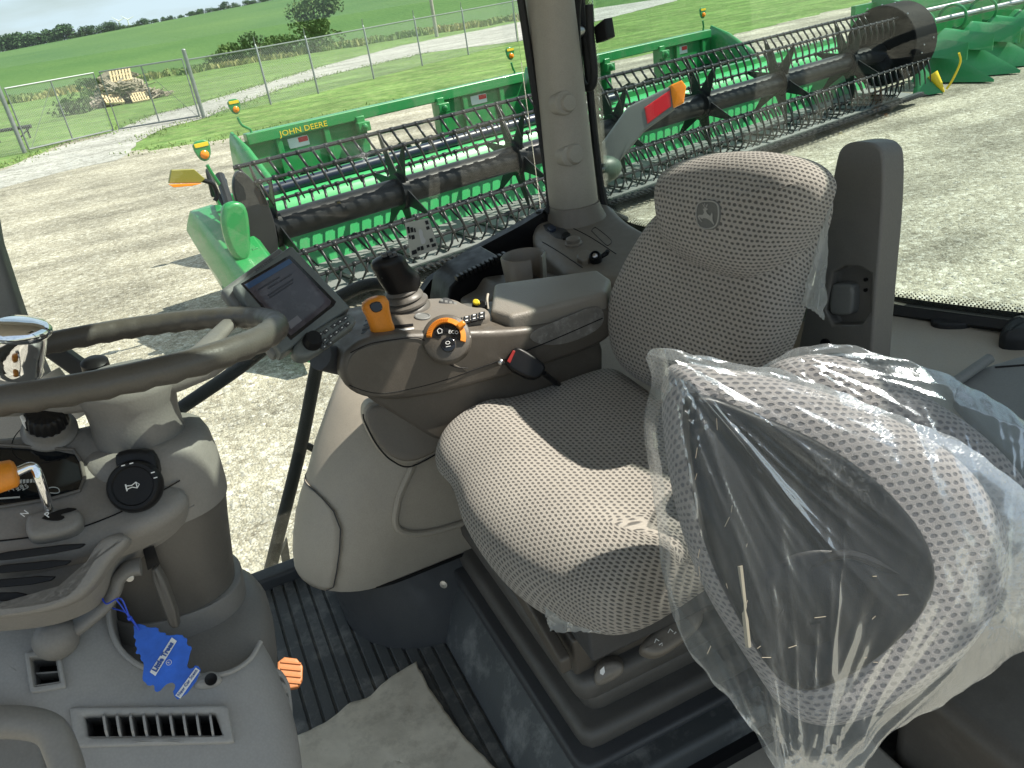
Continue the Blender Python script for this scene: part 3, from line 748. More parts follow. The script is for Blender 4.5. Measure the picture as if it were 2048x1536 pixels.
for k, a in enumerate(angs):
    mb = MB(); RR = BR.get(k, .62); mb.tube([reel_pt(U0, a, RR), reel_pt(U1-.2, a, RR)], .024 if k == 2 else .018, 8)
    bt = obj('bat', mb, M['tine'], hd)
    mb = MB(); u = U0+.05
    lean = {0: (-.04, -.40), 1: (.0, -.27), 2: (-.10, -.26), 3: (-.10, -.28), 4: (-.05, -.22), 5: (.02, -.26)}[k]
    while u < U1-.25:
        p = reel_pt(u, a, RR); sl_ = {0: .11, 3: -.07, 4: .12, 5: -.15}.get(k, .085); q = p+HN*(lean[0]*.5-.025)+HE*sl_*.4+Vector((0, 0, lean[1]*.5)); w = p+HN*lean[0]+HE*sl_+Vector((0, 0, lean[1]))
        mb.tube([p, q, w], [.017, .016, .008], 5)
        mb.tube([p-HE*.025, p+HE*.025], .028, 6); u += .168
    obj('tine_row', mb, M['tine'] if k in (0, 3, 4, 5) else M['tine_s'] if False else M['tine'], bt, smooth=180)
for i, u in enumerate([2.62, 4.17, 5.85, 7.55, 9.3, 11.1, 12.95, 14.3]):
    mb = MB(); mb.cyl(hb(u-.05, RV, RH), hb(u+.05, RV, RH), .21, n=20)
    for a in angs:
        t_ = Vector((0, 0, 0)); c0 = reel_pt(u, a, .12); c1 = reel_pt(u, a, BR.get(angs.index(a), .62))
        s_ = (HN*math.sin(a)+Vector((0, 0, math.cos(a))))
        w0, w1 = .11, .02
        mb.prism([c0-s_*w0-HE*.006, c1-s_*w1-HE*.006, c1+s_*w1-HE*.006, c0+s_*w0-HE*.006], HE*.012)
    obj('reel_spider', mb, M['reel'], hd, smooth=30)
# trough, belts, cutter bar, back sheet
mb = sweep([(9.0, .27), (9.06, .50), (9.14, .80), (9.2, 1.02), (9.32, 1.10), (9.6, 1.12)], U0-.15, U1, 3); obj('trough', mb, M['green_l'], hd, smooth=60)
M['belt'] = mat('draper_belt', (.20, .205, .20), .6, var=.15, vscale=3)
mb = sweep([(7.98, .17), (8.3, .20), (8.7, .23), (9.0, .27)], U0-.15, U1, 3); obj('draper_belt', mb, M['belt'], hd, smooth=60)
mb = MB(); u = U0
while u < U1-.4:
    mb.box(hb(u, 8.45, .235), (.05, .7, .02), (HE, HN, z1)); u += .42
obj('belt_cleats', mb, M['rubber'], hd, smooth=0)
mb = MB(); hbox(mb, (U0+U1)/2, 7.96, .17, U1-U0+.2, .1, .05); cb_ = obj('cutter_bar', mb, M['dark_grey'], hd, smooth=0)
mb = MB(); u = U0-.1
while u < U1: mb.tube([hb(u, 7.93, .17), hb(u, 7.78, .16)], [.025, .004], 5); u += .0762
obj('knife_guards', mb, M['dark_grey'], cb_)
mb = MB(); mb.tube([hb(U0+.3, 9.45, 1.16), hb(U1-6, 9.45, 1.20)], .07, 18); obj('upper_auger_tube', mb, M['navy'], hd)
mb = sweep([(9.6, 1.12), (9.65, .9), (9.65, .25)], U0-.1, U1, 2); obj('back_sheet', mb, M['green'], hd)
mb = MB(); hbox(mb, (U0+U1)/2, 9.62, 1.16, U1-U0, .1, .1); obj('top_beam', mb, M['green'], hd, smooth=0, bevel=.01)
# yellow lettering on the trough
class HPl(Plane): pass
pt = Plane(hb(4.7, 9.13, .80), -HN+Vector((0, 0, .12)))
# left end: divider, oval shield, drive arm
def end_prism(outl, v_mid, u_, thick, name, m, parent, soft=1, bev=.02):
    """outline picked on the end plane (perpendicular to the header) that stands at u_"""
    pl = Plane(HE*u_+Vector((0, 0, GZ)), -HE)
    o2 = []
    for x, y in outl:
        r_ = ray(x, y); q = r_*(u_/r_.dot(HE)); o2.append(q)
    if soft: o2 = [Vector(p) for p in chaikin([tuple(p) for p in o2], soft)]
    mb = MB(); mb.prism(o2, HE*thick); return obj(name, mb, m, parent, smooth=30, bevel=bev)
def vprism(outl, v_, thick, name, m, parent, soft=2, bev=.03):
    o2 = []
    for x, y in outl:
        r_ = ray(x, y); o2.append(r_*(v_/r_.dot(HN)))
    if soft: o2 = [Vector(p) for p in chaikin([tuple(p) for p in o2], soft)]
    mb = MB(); mb.prism(o2, HN*thick); return obj(name, mb, m, parent, smooth=30, bevel=bev, segs=3)
# the divider is a tapering hull: a tall rear section that narrows to the nose
def sect(u, v, h0, h1, w, n=14):
    pts = []
    for k in range(n):
        a = math.pi*k/(n-1); pts.append(hb(u-math.cos(a)*w, v, h0+(h1-h0)*max(0.0, math.sin(a))**.6))
    return pts
mb = MB(); st_ = [(6.6, 2.0, 2.1, .12, .26, .2), (7.0, 1.93, 2.22, .14, .52, .4), (7.5, 1.88, 2.32, .2, .82, .66), (8.0, 1.86, 2.34, .3, 1.04, .88), (8.5, 1.88, 2.34, .5, 1.18, 1.04), (8.9, 1.90, 2.34, .74, 1.25, 1.1), (9.2, 1.93, 2.32, .95, 1.22, 1.1)]
mb.loft([[hb(b+.02, v, h0), hb(a+.06, v, h0), hb(a, v, h0+(h2-h0)*.55), hb(a+.03, v, h2), hb(a+.10, v, h1), hb(b-.05, v, h1+.01), hb(b, v, h1-.05)] for v, a, b, h0, h1, h2 in st_])
obj('divider_left', mb, M['green'], hd, smooth=18, bevel=.012)
vprism([(446, 425), (452, 408), (478, 402), (497, 415), (503, 470), (503, 510), (492, 527), (472, 520), (455, 490), (445, 450)], 7.72, .12, 'oval_shield', M['green'], hd, 2, .04)
vprism([(470, 345), (486, 340), (520, 375), (548, 430), (560, 500), (548, 545), (520, 540), (500, 500), (478, 420), (465, 380)], 8.0, .07, 'reel_arm', M['tine'], hd, 2, .015)
vprism([(500, 500), (520, 492), (545, 545), (528, 590), (505, 560)], 7.8, .08, 'lift_bracket', M['green'], hd, 1, .01)
mb = MB(); mb.tube([hb(2.3, 8.6, 1.6), hb(2.2, 8.2, 1.35), hb(2.15, 7.95, 1.15)], .05, 10); obj('lift_cylinder', mb, M['tine'], hd)
mb = MB(); mb.tube(spline([hb(2.35, 9.3, 1.3), hb(2.3, 9.0, 1.62), hb(2.22, 8.6, 1.45), hb(2.2, 8.3, 1.28)], 6), .025, 8); obj('hose', mb, M['rubber'], hd)
mb = MB(); mb.tube(spline([hb(2.45, 9.2, 1.25), hb(2.42, 8.9, 1.5), hb(2.3, 8.5, 1.4), hb(2.25, 8.2, 1.2)], 6), .02, 8); obj('hose', mb, M['rubber'], hd)
M['olive'] = mat('olive_plate', (.22, .20, .03), .4)
# marker plate with amber reflector on the left end
def marker(parent, foot, outl, v_, amber, mname='marker_plate'):
    f = vprism(outl, v_, .05, mname, M['dark_grey'], parent, 0, .01)
    return f
vprism([(338, 367), (343, 340), (388, 338), (411, 358), (402, 366)], 8.0, .05, 'marker_plate', M['olive'], hd, 0, .008)
vprism([(338, 369), (404, 367), (384, 372), (348, 375)], 7.98, .05, 'amber_reflector', M['amber'], hd, 0, .004)
q = [hpx(404, 360, 8.05), hpx(425, 368, 8.05), hpx(434, 388, 8.05), hpx(430, 402, 8.05)]
mb = MB(); mb.tube(spline([hb(u, 8.05, h) for u, h in q], 6), .022, 8); obj('marker_arm', mb, M['black'], hd)
# right end: big black shield disc, with bolts
mb = MB(); c0 = hb(U1-.12, RV, RH+.1); mb.cyl(hb(U1-.80, RV, RH+.1), c0, .66, n=40); M['shield'] = mat('shield_rubber', (.006, .006, .007), .7, spec=.12)
obj('reel_end_shield', mb, M['shield'], hd, bevel=.02)
mb = MB()
for k in range(26):
    a = rn.random()*6.28; uu = rn.uniform(U1-.92, U1-.15)
    mb.ball(hb(uu, RV-math.cos(a)*.665, RH+.1+math.sin(a)*.665), .016, 8)
obj('shield_bolts', mb, M['steel'], hd)

# ------------------------------------------------------------------ two shorter platforms behind
def amber_light(parent, u, v, h, foot):
    pl = Plane(hb(u, v, h), -HN)
    mb = MB(); pillow(mb, pl, [(-.085, .10), (.085, .10), (.078, -.02), (.035, -.10), (-.035, -.10), (-.078, -.02)], .03, .008, 0, 32, px=False, soft=1)
    a = obj('light_plate', mb, M['green'], parent)
    mb = MB(); pillow(mb, pl.lift(.006), [(-.07, .08), (.07, .08), (.068, .04), (-.068, .04)], .01, .002, 0, 20, px=False, soft=0); obj('yellow_band', mb, M['yellow_paint'], a)
    mb = MB(); mb.disc_stack(pl.at(0, -.035, 0), -HN, [(.042, 0), (.042, .022), (.028, .034), (.001, .038)], 20); obj('amber_lens', mb, M['amber'], a)
    mb = MB(); mb.tube(spline([hb(u, v+.02, h-.14), hb(u+.03, v+.03, h-.25), foot+Vector((0, 0, .06)), foot], 6), .018, 8); obj('light_arm', mb, M['green'], parent)
def platform(u0, u1, v, label, letters=True):
    t = thing('grain_platform', label, 'harvester header', tuple(hb(u0, v, 0)), 'shorter green platforms parked behind the long header')
    H1 = 1.58; um = (u0+u1)/2; op0, op1 = um-.72, um+.72
    mb = MB(); hbox(mb, um, v, H1-.06, u1-u0-.3, .16, .16); tb_ = obj('top_beam', mb, M['green'], t, bevel=.015)
    if letters:
        pl = Plane(hb(u0+1.0, v-.083, H1-.08), -HN); text('lettering', 'JOHN DEERE', .11, pl, 0, 0, .002, M['yellow_paint'], tb_, sx=1.2)
    for a, b in ((u0+.1, op0), (op1, u1-.1)):
        mb = MB(); hbox(mb, (a+b)/2, v+.02, 1.02, b-a, .04, .95); bs = obj('back_sheet', mb, M['green'], t, bevel=.008)
        k = a+.5
        while k < b-.2:
            m2 = MB(); hbox(m2, k, v-.03, 1.05, .09, .06, .8); obj('rib', m2, M['green'], bs, bevel=.01); k += .75
        pl = Plane(hb((a+b)/2-.1, v-.01, 1.33), -HN); m2 = MB(); pillow(m2, pl, [(-.16, .07), (.16, .07), (.16, -.07), (-.16, -.07)], .005, .001, 0, 24, px=False, soft=0); d = obj('warning_decal', m2, M['white'], bs)
        m2 = MB(); pillow(m2, pl.lift(.003), [(.0, .06), (.15, .06), (.15, -.01), (.0, -.01)], .002, .0005, 0, 20, px=False, soft=0); obj('red_patch', m2, M['red'], d)
    for uu in (op0, op1):
        mb = MB(); hbox(mb, uu, v-.02, 1.0, .14, .2, 1.0); obj('throat_post', mb, M['green'], t, bevel=.015)
        mb = MB(); hbox(mb, uu, v-.16, 1.35, .2, .1, .14); mb.ball(hb(uu, v-.22, 1.35), .05, 10); obj('hinge_lug', mb, M['green'], t, bevel=.01)
    mb = MB(); hbox(mb, um, v-.25, .62, u1-u0-.2, .3, .16); lb_ = obj('lower_beam', mb, M['green'], t, bevel=.02)
    mb = sweep([(v-.05, .55), (v-.3, .35), (v-.7, .25), (v-1.3, .22)], u0+.1, u1-.1, 2); obj('floor_pan', mb, M['green_l'], t, smooth=50)
    mb = MB(); mb.tube([hb(u0+.15, v-.45, .75), hb(u1-.15, v-.45, .75)], .15, 20); ag = obj('auger', mb, M['green'], t)
    mb = MB(); fl = []
    N_ = int((u1-u0)*26)
    for i in range(N_):
        a = i/26*2*math.pi/.55; uu = u0+.15+(u1-u0-.3)*i/N_; d_ = HN*math.cos(a)+z1*math.sin(a); fl.append((hb(uu, v-.45, .75)+d_*.15, hb(uu, v-.45, .75)+d_*.29))
    mb.loft([[a_, b_] for a_, b_ in fl], cap=False, closed_ring=False); obj('flighting', mb, M['reel'], ag, smooth=60)
    for uu, s_ in ((u0, 1), (u1, -1)):
        mb = MB(); mb.loft([sect(uu, v-2.0, .2, .3, .04), sect(uu, v-1.6, .2, .7, .1), sect(uu, v-1.0, .2, 1.15, .14), sect(uu, v-.4, .2, 1.5, .15), sect(uu, v+.05, .3, 1.66, .13), sect(uu, v+.12, .4, 1.5, .1)]); obj('end_panel', mb, M['green'], t, smooth=50)
    amber_light(t, u0+.1, v-.1, 1.98, hb(u0+.25, v, H1))
    amber_light(t, u1-.4, v-.1, 1.93, hb(u1-.3, v, H1))
    return t
pa = platform(3.45, 8.7, 11.6, 'shorter green platform with an open throat, left of the cab pillar behind the reel')
pb = platform(8.95, 13.6, 11.75, 'shorter green platform seen right of the cab pillar above the reel tines', False)
amber_light(hd, 2.16, 8.4, 1.9, hb(2.3, 8.5, 1.3))

# ------------------------------------------------------------------ corn head
ch = thing('corn_head', 'green corn head with pointed snouts right of the long header', 'harvester header', (14, 11, GZ))
def snout(T, B_, w, name, m, par, nose=None):
    T = Vector(T); B_ = Vector(B_); d = (B_-T); s_ = Vector((d.y, -d.x, 0)).normalized(); rings = []
    for t_, ww, hh in ((0, .03, .03), (.12, .22, .10), (.35, .55, .24), (.62, .85, .36), (.85, 1.0, .42), (1.0, .98, .36)):
        c = T+d*t_; top = c.z; ring = []
        for k in range(15):
            a = math.pi*k/14; x = -math.cos(a); y = math.sin(a)
            ridge = max(0.0, 1-abs(x))**.9
            ring.append(Vector((c.x, c.y, 0))+s_*x*w*ww+Vector((0, 0, max(GZ+.04, top-hh*1.35+ridge*hh*1.35))))
        rings.append(ring)
    mb = MB(); mb.loft(rings, cap=True); o = obj(name, mb, m, par, smooth=50)
    return o
def plough(T, A, w, name, m, par, dep=9.0):
    T = Vector(T); A = Vector(A); d = A-T; s_ = Vector((d.y, -d.x, 0)).normalized(); rings = []
    for t_, ww in ((0, .03), (.06, .12), (.25, .30), (.55, .62), (.85, .95), (1.0, 1.0), (1.06, .96)):
        c = T+d*min(t_, 1.0)+Vector((d.x, d.y, 0))*max(0, t_-1); hgt = min(dep, max(.05, (c.z-GZ-.03))); ring = []
        for k in range(17):
            x = -1+2*k/16; y = (1-abs(x)**1.1)**.9 if abs(x) < 1 else 0
            ring.append(Vector((c.x, c.y, c.z-hgt+hgt*y))+s_*x*w*ww)
        rings.append(ring)
    mb = MB(); mb.loft(rings, cap=True); return obj(name, mb, m, par, smooth=60)
apx = [(1864, 84), (1925, 75), (1976, 61), (2027, 45), (2078, 30), (2128, 15)]
tps = [(1988, 158), (2041, 140), (2092, 122), (2143, 104), (2195, 86), (2246, 68)]
for (ax_p, tp_p) in zip(apx, tps):
    T = at(*tp_p, z=GZ+.08); A = at(*ax_p, z=GZ+.74); plough(T, A, .40, 'snout', M['green_d'], ch)
for (x_, y_) in [(1843, 72), (1895, 56), (1949, 42), (1993, 30), (2036, 18), (2085, 4), (2135, -10)]:
    A = at(x_, y_, z=GZ+.92); T = A+Vector((-.05, -1.1, -.12)); plough(T, A, .42, 'hood', M['green_d'], ch, .30)
T = G(1886, 182, .06); B_ = G(1842, 118, .0); B_ = at(1840, 122, z=GZ+.62)
dv = plough(T, B_, .30, 'outer_divider', M['green_d'], ch)
mb = MB(); d = (B_-T).normalized(); mb.tube([T-d*.03+z1*.0, T+d*.12+z1*.03, T+d*.34+z1*.05], [.015, .06, .10], 14); obj('yellow_nose', mb, M['yellow_paint'], ch)
hp = [at(x_, y_, y=T.y-.02*k) for k, (x_, y_) in enumerate([(1893, 178), (1902, 165), (1910, 150), (1919, 130), (1921, 118), (1918, 106)])]
mb = MB(); mb.tube(spline(hp, 5), .02, 8); obj('yellow_hoop', mb, M['yellow_paint'], ch)
a0, a1 = at(1800, 58, z=GZ+1.05), at(2075, -5, z=GZ+1.05)
ax_ = (a1-a0)
mb = MB(); mb.tube([a0-ax_*.05, a1+ax_*.6], .06, 14); obj('cross_auger', mb, M['steel'], ch)
mb = MB(); mb.tube([a0-ax_*.05+z1*.2+HN*.3, a1+ax_*.6+z1*.2+HN*.3], .05, 12); obj('cross_shaft', mb, M['steel'], ch)
for k in range(6):
    c = a0+ax_*(.12+k*.22); mb = MB(); pts = []
    for j in range(26):
        a = j/25*2*math.pi*.8; pts.append(c+ax_.normalized()*(j/25*.25)+(HN*math.cos(a)+z1*math.sin(a))*.24)
    mb.tube(pts, [.03]*26, 8); obj('auger_flight', mb, M['green_d'], ch)
mb = MB(); mb.prism([a0-ax_*.15+HN*.5-z1*.6, a1+ax_*.6+HN*.5-z1*.6, a1+ax_*.6+HN*.5+z1*.55, a0-ax_*.15+HN*.5+z1*.55], HN*.1); obj('back_frame', mb, M['green'], ch)
mb = MB(); mb.prism([a0-ax_*.02-z1*.7-HN*.2, a0-ax_*.02-z1*.7+HN*.6, a0-ax_*.02+z1*.7+HN*.6, a0-ax_*.02+z1*.5-HN*.1], HE*.06); obj('end_plate', mb, M['green_d'], ch)
# ================================================================== TRACTOR CAB
def mesh_temp(mb):
    me = bpy.data.meshes.new('tmp'); me.from_pydata(mb.v, [], mb.f); me.update()
    o = bpy.data.objects.new('tmp', me); col.objects.link(o); return o
def carve(o, *cut_mbs):
    """cut real openings into a body"""
    tmps = []
    import bmesh
    for c in cut_mbs:
        t = mesh_temp(c); bm = bmesh.new(); bm.from_mesh(t.data); bmesh.ops.recalc_face_normals(bm, faces=bm.faces); bm.to_mesh(t.data); bm.free()
        t.data.materials.append(M['dark_grey'])
        tmps.append(t); m = o.modifiers.new('cut', 'BOOLEAN'); m.operation = 'DIFFERENCE'; m.solver = 'EXACT'; m.use_self = True; m.object = t; m.material_mode = 'TRANSFER'
    bm = bmesh.new(); bm.from_mesh(o.data); bmesh.ops.recalc_face_normals(bm, faces=bm.faces); bm.to_mesh(o.data); bm.free()
    dg = bpy.context.evaluated_depsgraph_get(); ev = o.evaluated_get(dg)
    me = bpy.data.meshes.new_from_object(ev, depsgraph=dg); o.modifiers.clear(); o.data = me; me.name = o.name
    me.shade_smooth(); me.set_sharp_from_angle(angle=R(32))
    for t in tmps: bpy.data.objects.remove(t)
    return o
def pil(name, plane, outl, thick, m, parent, r=.01, dome=0.0, soft=2, n=72, back_r=0.0, px=True, smooth=60, rings=5, hfun=None, **k):
    mb = MB(); pillow(mb, plane, outl, thick, r, dome, n, px, soft, 5, back_r, hfun, rings, **k); return obj(name, mb, m, parent, smooth=smooth)
def mark(plane, outl, parent, m='white', h=.0006, name='marking', soft=0):
    mb = MB(); pts = [plane.p(x, y, h) for x, y in (chaikin(outl, soft) if soft else outl)]; mb.prism(pts, plane.n*.0004); return obj(name, mb, M[m], parent, smooth=0)
def seam(plane, pts, parent, w=.0012, h=.0004, name='seam'):
    """a thin dark joint line between two mouldings"""
    mb = MB(); mb.tube(spline([plane.p(x, y, h) for x, y in pts], 6), w, 6); return obj(name, mb, M['black'], parent)
XA, YA, ZA = Vector((1, 0, 0)), Vector((0, 1, 0)), Vector((0, 0, 1))
cab = thing('tractor_cab', 'beige and grey tractor cab interior seen from its open left door', 'tractor cab', (0.3, 1.0, -1.2))
# floor with ribbed rubber mat
mb = MB(); mb.box((.3, .93, -1.235), (1.9, 1.5, .05)); obj('floor', mb, M['mat_floor'], cab, smooth=0)
mb = MB(); x = -.6
while x < .3:
    mb.box((x, 1.18, -1.2085), (.0225, .93, .008)); x += .0275
obj('floor_mat', mb, M['mat_floor'], cab, smooth=0, bevel=.002)
mb = MB(); mb.box((.0, 1.665, -1.2), (1.4, .05, .05)); obj('door_sill', mb, M['dark_grey'], cab, smooth=0, bevel=.008)
# roof
mb = MB()
for bx_ in ((-.20, .96, 1.39, 1.9), (.93, .96, .25, 1.9), (.65, .36, .30, .70), (.65, 1.565, .30, .69)): mb.box((bx_[0], bx_[1], .50), (bx_[2], bx_[3], .12))
obj('roof', mb, M['cream'], cab, smooth=0)
mb = MB(); mb.box((.65, .965, .50), (.31, .53, .008)); obj('added_sun_hatch', mb, M['win_r'], cab, smooth=0)  # unseen opening, added to let sun patches onto wheel and column
mb = MB(); mb.box((.08, 1.88, .285), (1.9, .05, .31)); obj('roof_rail', mb, M['pillar'], cab, smooth=0, bevel=.01)
# right side pillar
def pl_y(y): return Plane((0, y, 0), (0, -1, 0))
P175 = pl_y(1.75)
def vring(cx, cy, z, rx, ry, n=36, p=2.4):
    out = []
    for k in range(n):
        a = 2*math.pi*k/n; c, s = math.cos(a), math.sin(a)
        out.append(Vector((cx+rx*math.copysign(abs(c)**(2/p), c), cy+ry*math.copysign(abs(s)**(2/p), s), z)))
    return out
cL, cR = at(1072, 0, y=1.75), at(1150, 0, y=1.75); dL, dR = at(1112, 400, y=1.75), at(1198, 400, y=1.75)
def edge(z, off=0):
    t = (z-cL.z)/(dL.z-cL.z); return (cL.x+(dL.x-cL.x)*t, cR.x+(dR.x-cR.x)*t)
rings = []
for z in (.45, 0, -.15, -.3, -.44, -.512):
    a, b = edge(z); rings.append(vring((a+b)/2, 1.78, z, (b-a)/2, .065))
a, b = edge(-.52); rings.append(vring((a+b)/2, 1.78, -.522, (b-a)/2-.005, .06))
mb = MB(); mb.loft(rings); pi_ = obj('pillar', mb, M['pillar'], cab, smooth=60)
for px_, py_, r_ in ((1134, 206, .0185), (1148, 308, .0215)):
    c = at(px_, py_, y=1.715); mb = MB(); mb.disc_stack(c, (.12, -1, .08), [(r_*1.15, -.03), (r_*1.15, .004), (r_, .010), (r_*.94, .012), (r_*.3, .014), (.0005, .014)], 32); obj('bolt_cap', mb, M['pillar'], pi_, smooth=40)
c = at(1130, 206, y=1.712); mb = MB(); mb.disc_stack(c, (.12, -1, .08), [(.027, -.03), (.027, .0), (.024, .003), (.0005, .003)], 32); obj('cap_flange', mb, M['pillar'], pi_, smooth=40)
c = at(1140, 312, y=1.712); mb = MB(); mb.disc_stack(c, (.12, -1, .08), [(.024, -.03), (.024, .0), (.020, .003), (.0005, .003)], 32); obj('cap_flange', mb, M['pillar'], pi_, smooth=40)
# dark rubber strips on both flanks of the pillar (window seals)
for nm, l in (('window_seal', [(1036, -40), (1066, 160), (1092, 330), (1100, 405), (1092, 425)]), ('window_seal', [(1158, -40), (1172, 100), (1190, 280), (1206, 400), (1222, 425), (1252, 440)])):
    mb = MB(); mb.tube(spline([at(x_, y_, y=1.80) for x_, y_ in l], 6), .010, 8); obj(nm, mb, M['rubber'], cab)
mb = MB(); mb.prism([at(x_, y_, y=1.84) for x_, y_ in [(1034, -60), (1044, -60), (1110, 405), (1100, 405)]], YA*.012); obj('seal_lip', mb, M['pillar'], cab, smooth=0)
# pillar base that flares into the side console
rings = []
za = [(-.515, 0, 0, 0), (-.53, .003, .004, .002), (-.55, .007, .012, .006), (-.575, .012, .028, .010)]
a0_, b0_ = edge(-.515)
for z, gl_, gr_, gy in za:
    rings.append(vring((a0_-gl_+b0_+gr_)/2, 1.78-gy*.6, z, (b0_-a0_+gl_+gr_)/2, .07+gy*.8, p=2.6))
mb = MB(); mb.loft(rings, cap=True); obj('pillar_base', mb, M['taupe_lit'], cab, smooth=60)
SC = Plane((.9, 1.7, -.560), (-.05, -.10, 1))
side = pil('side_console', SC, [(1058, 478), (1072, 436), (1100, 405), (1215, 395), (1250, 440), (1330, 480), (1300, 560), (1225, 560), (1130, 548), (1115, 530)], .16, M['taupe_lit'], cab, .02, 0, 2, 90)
# switches, plugs and caps on the side console
pil('switch_bank', SC.lift(.001), [(1080, 452), (1104, 443), (1146, 466), (1122, 484)], .004, M['dark_grey'], side, .002, soft=1)
pil('rocker_switch', SC.lift(.006), [(1119, 470), (1133, 461), (1143, 468), (1128, 478)], .006, M['black'], side, .002, soft=1)
pil('rocker_switch', SC.lift(.006), [(1092, 455), (1104, 447), (1115, 455), (1102, 463)], .005, M['navy'], side, .002, soft=1)
for c_, r_, h_ in (((1147, 488), .017, .014),):
    mb = MB(); mb.disc_stack(SC.p(*c_), SC.n, [(r_*1.25, 0), (r_*1.25, .004), (r_, .006), (r_, h_), (r_*.85, h_+.002), (.0005, h_+.002)], 32); obj('round_cap', mb, M['taupe_lit'], side, smooth=40)
pil('square_cap', SC.lift(.012), [(1148, 512), (1168, 496), (1190, 506), (1170, 524)], .012, M['taupe_lit'], side, .004, soft=1)
seam(SC, [(1085, 484), (1120, 505), (1165, 536)], side); seam(SC, [(1128, 448), (1180, 474), (1232, 508)], side)
seam(SC, [(1183, 462), (1188, 456), (1196, 458), (1222, 480), (1218, 490), (1210, 488), (1183, 462)], side, .0008)
c = SC.p(1192, 522); ax_ = Vector((-.35, -.55, .75)).normalized()
mb = MB(); mb.disc_stack(c, ax_, [(.014, -.01), (.014, .022), (.012, .026), (.0105, .027), (.009, .020), (.0005, .020)], 24); plug = obj('power_plug', mb, M['black'], side, smooth=40)
mb = MB(); mb.disc_stack(c+ax_*.018, ax_, [(.006, 0), (.006, .008), (.003, .010), (.0005, .010)], 16); obj('plug_pin', mb, M['steel'], plug)
mb = MB(); mb.tube([c+ax_*.01+XA*.012, c+ax_*.02+XA*.03, c+ax_*.028+XA*.034], [.005, .006, .005], 8); obj('plug_tab', mb, M['black'], plug)
c = SC.p(1083, 440); mb = MB(); mb.disc_stack(c, SC.n, [(.020, -.01), (.020, .012), (.014, .016), (.012, .026), (.0005, .028)], 24); obj('black_knob', mb, M['black'], side, smooth=40)
pil('grey_cover', Plane((1.02, 1.62, -.60), (-.4, -.4, .8)), [(1228, 520), (1232, 475), (1250, 455), (1290, 460), (1290, 530), (1245, 540)], .05, M['taupe_lit'], side, .018, .004)
# cup holder
cc = at(1046, 512, y=1.52); rings = []
mb = MB(); n_ = 40; out, inn = [], []
for z in (-.10, 0.0): out.append([cc+Vector((math.cos(R(a_))*.050*(.86 if z < 0 else 1), math.sin(R(a_))*.050*(.86 if z < 0 else 1), z)) for a_ in [(-60+ (325-0)*k/(n_-1)) for k in range(n_)]])
for z in (0.0, -.10): inn.append([cc+Vector((math.cos(R(a_))*.043*(.86 if z < 0 else 1), math.sin(R(a_))*.043*(.86 if z < 0 else 1), z)) for a_ in [(-60+(325-0)*k/(n_-1)) for k in range(n_)]])
Rg = [out[0], out[1], [p*.5+q*.5+ZA*.004 for p, q in zip(out[1], inn[0])], inn[0], inn[1]]
mb.loft([list(x) for x in zip(*Rg)], closed_ring=True, cap=True); ch_ = obj('cup_holder', mb, M['taupe_lit'], cab, smooth=50)
mb = MB(); mb.cyl(cc-ZA*.103, cc-ZA*.09, .042, n=32); obj('cup_base', mb, M['dark_grey'], ch_)
# dark trough and ribbed channel between window and armrest
mb = MB(); mb.prism([at(x_, y_, y=1.80) for x_, y_ in [(830, 605), (862, 560), (950, 500), (1040, 452), (1085, 425), (1120, 440), (1100, 600), (900, 700), (800, 690)]], YA*.03); obj('window_lower_panel', mb, M['black'], cab, smooth=0)
mb = MB(); mb.prism([at(x_, y_, y=1.62) for x_, y_ in [(900, 575), (925, 548), (1000, 512), (1010, 530), (1000, 640), (890, 640)]], YA*.12); rc_ = obj('cable_trough', mb, M['black'], cab, smooth=0, bevel=.006)
mb = MB()
for k in range(12):
    p = at(915+k*8.5, 556-k*4.2, y=1.615); mb.box(p, (.008, .02, .012))
obj('trough_teeth', mb, M['black'], rc_, smooth=0, bevel=.002)
mb = MB(); mb.prism([at(x_, y_, y=1.5) for x_, y_ in [(985, 600), (1000, 575), (1110, 560), (1200, 580), (1210, 700), (960, 700), (950, 620)]], YA*.1); obj('inner_side_panel', mb, M['taupe'], cab, smooth=0, bevel=.01)
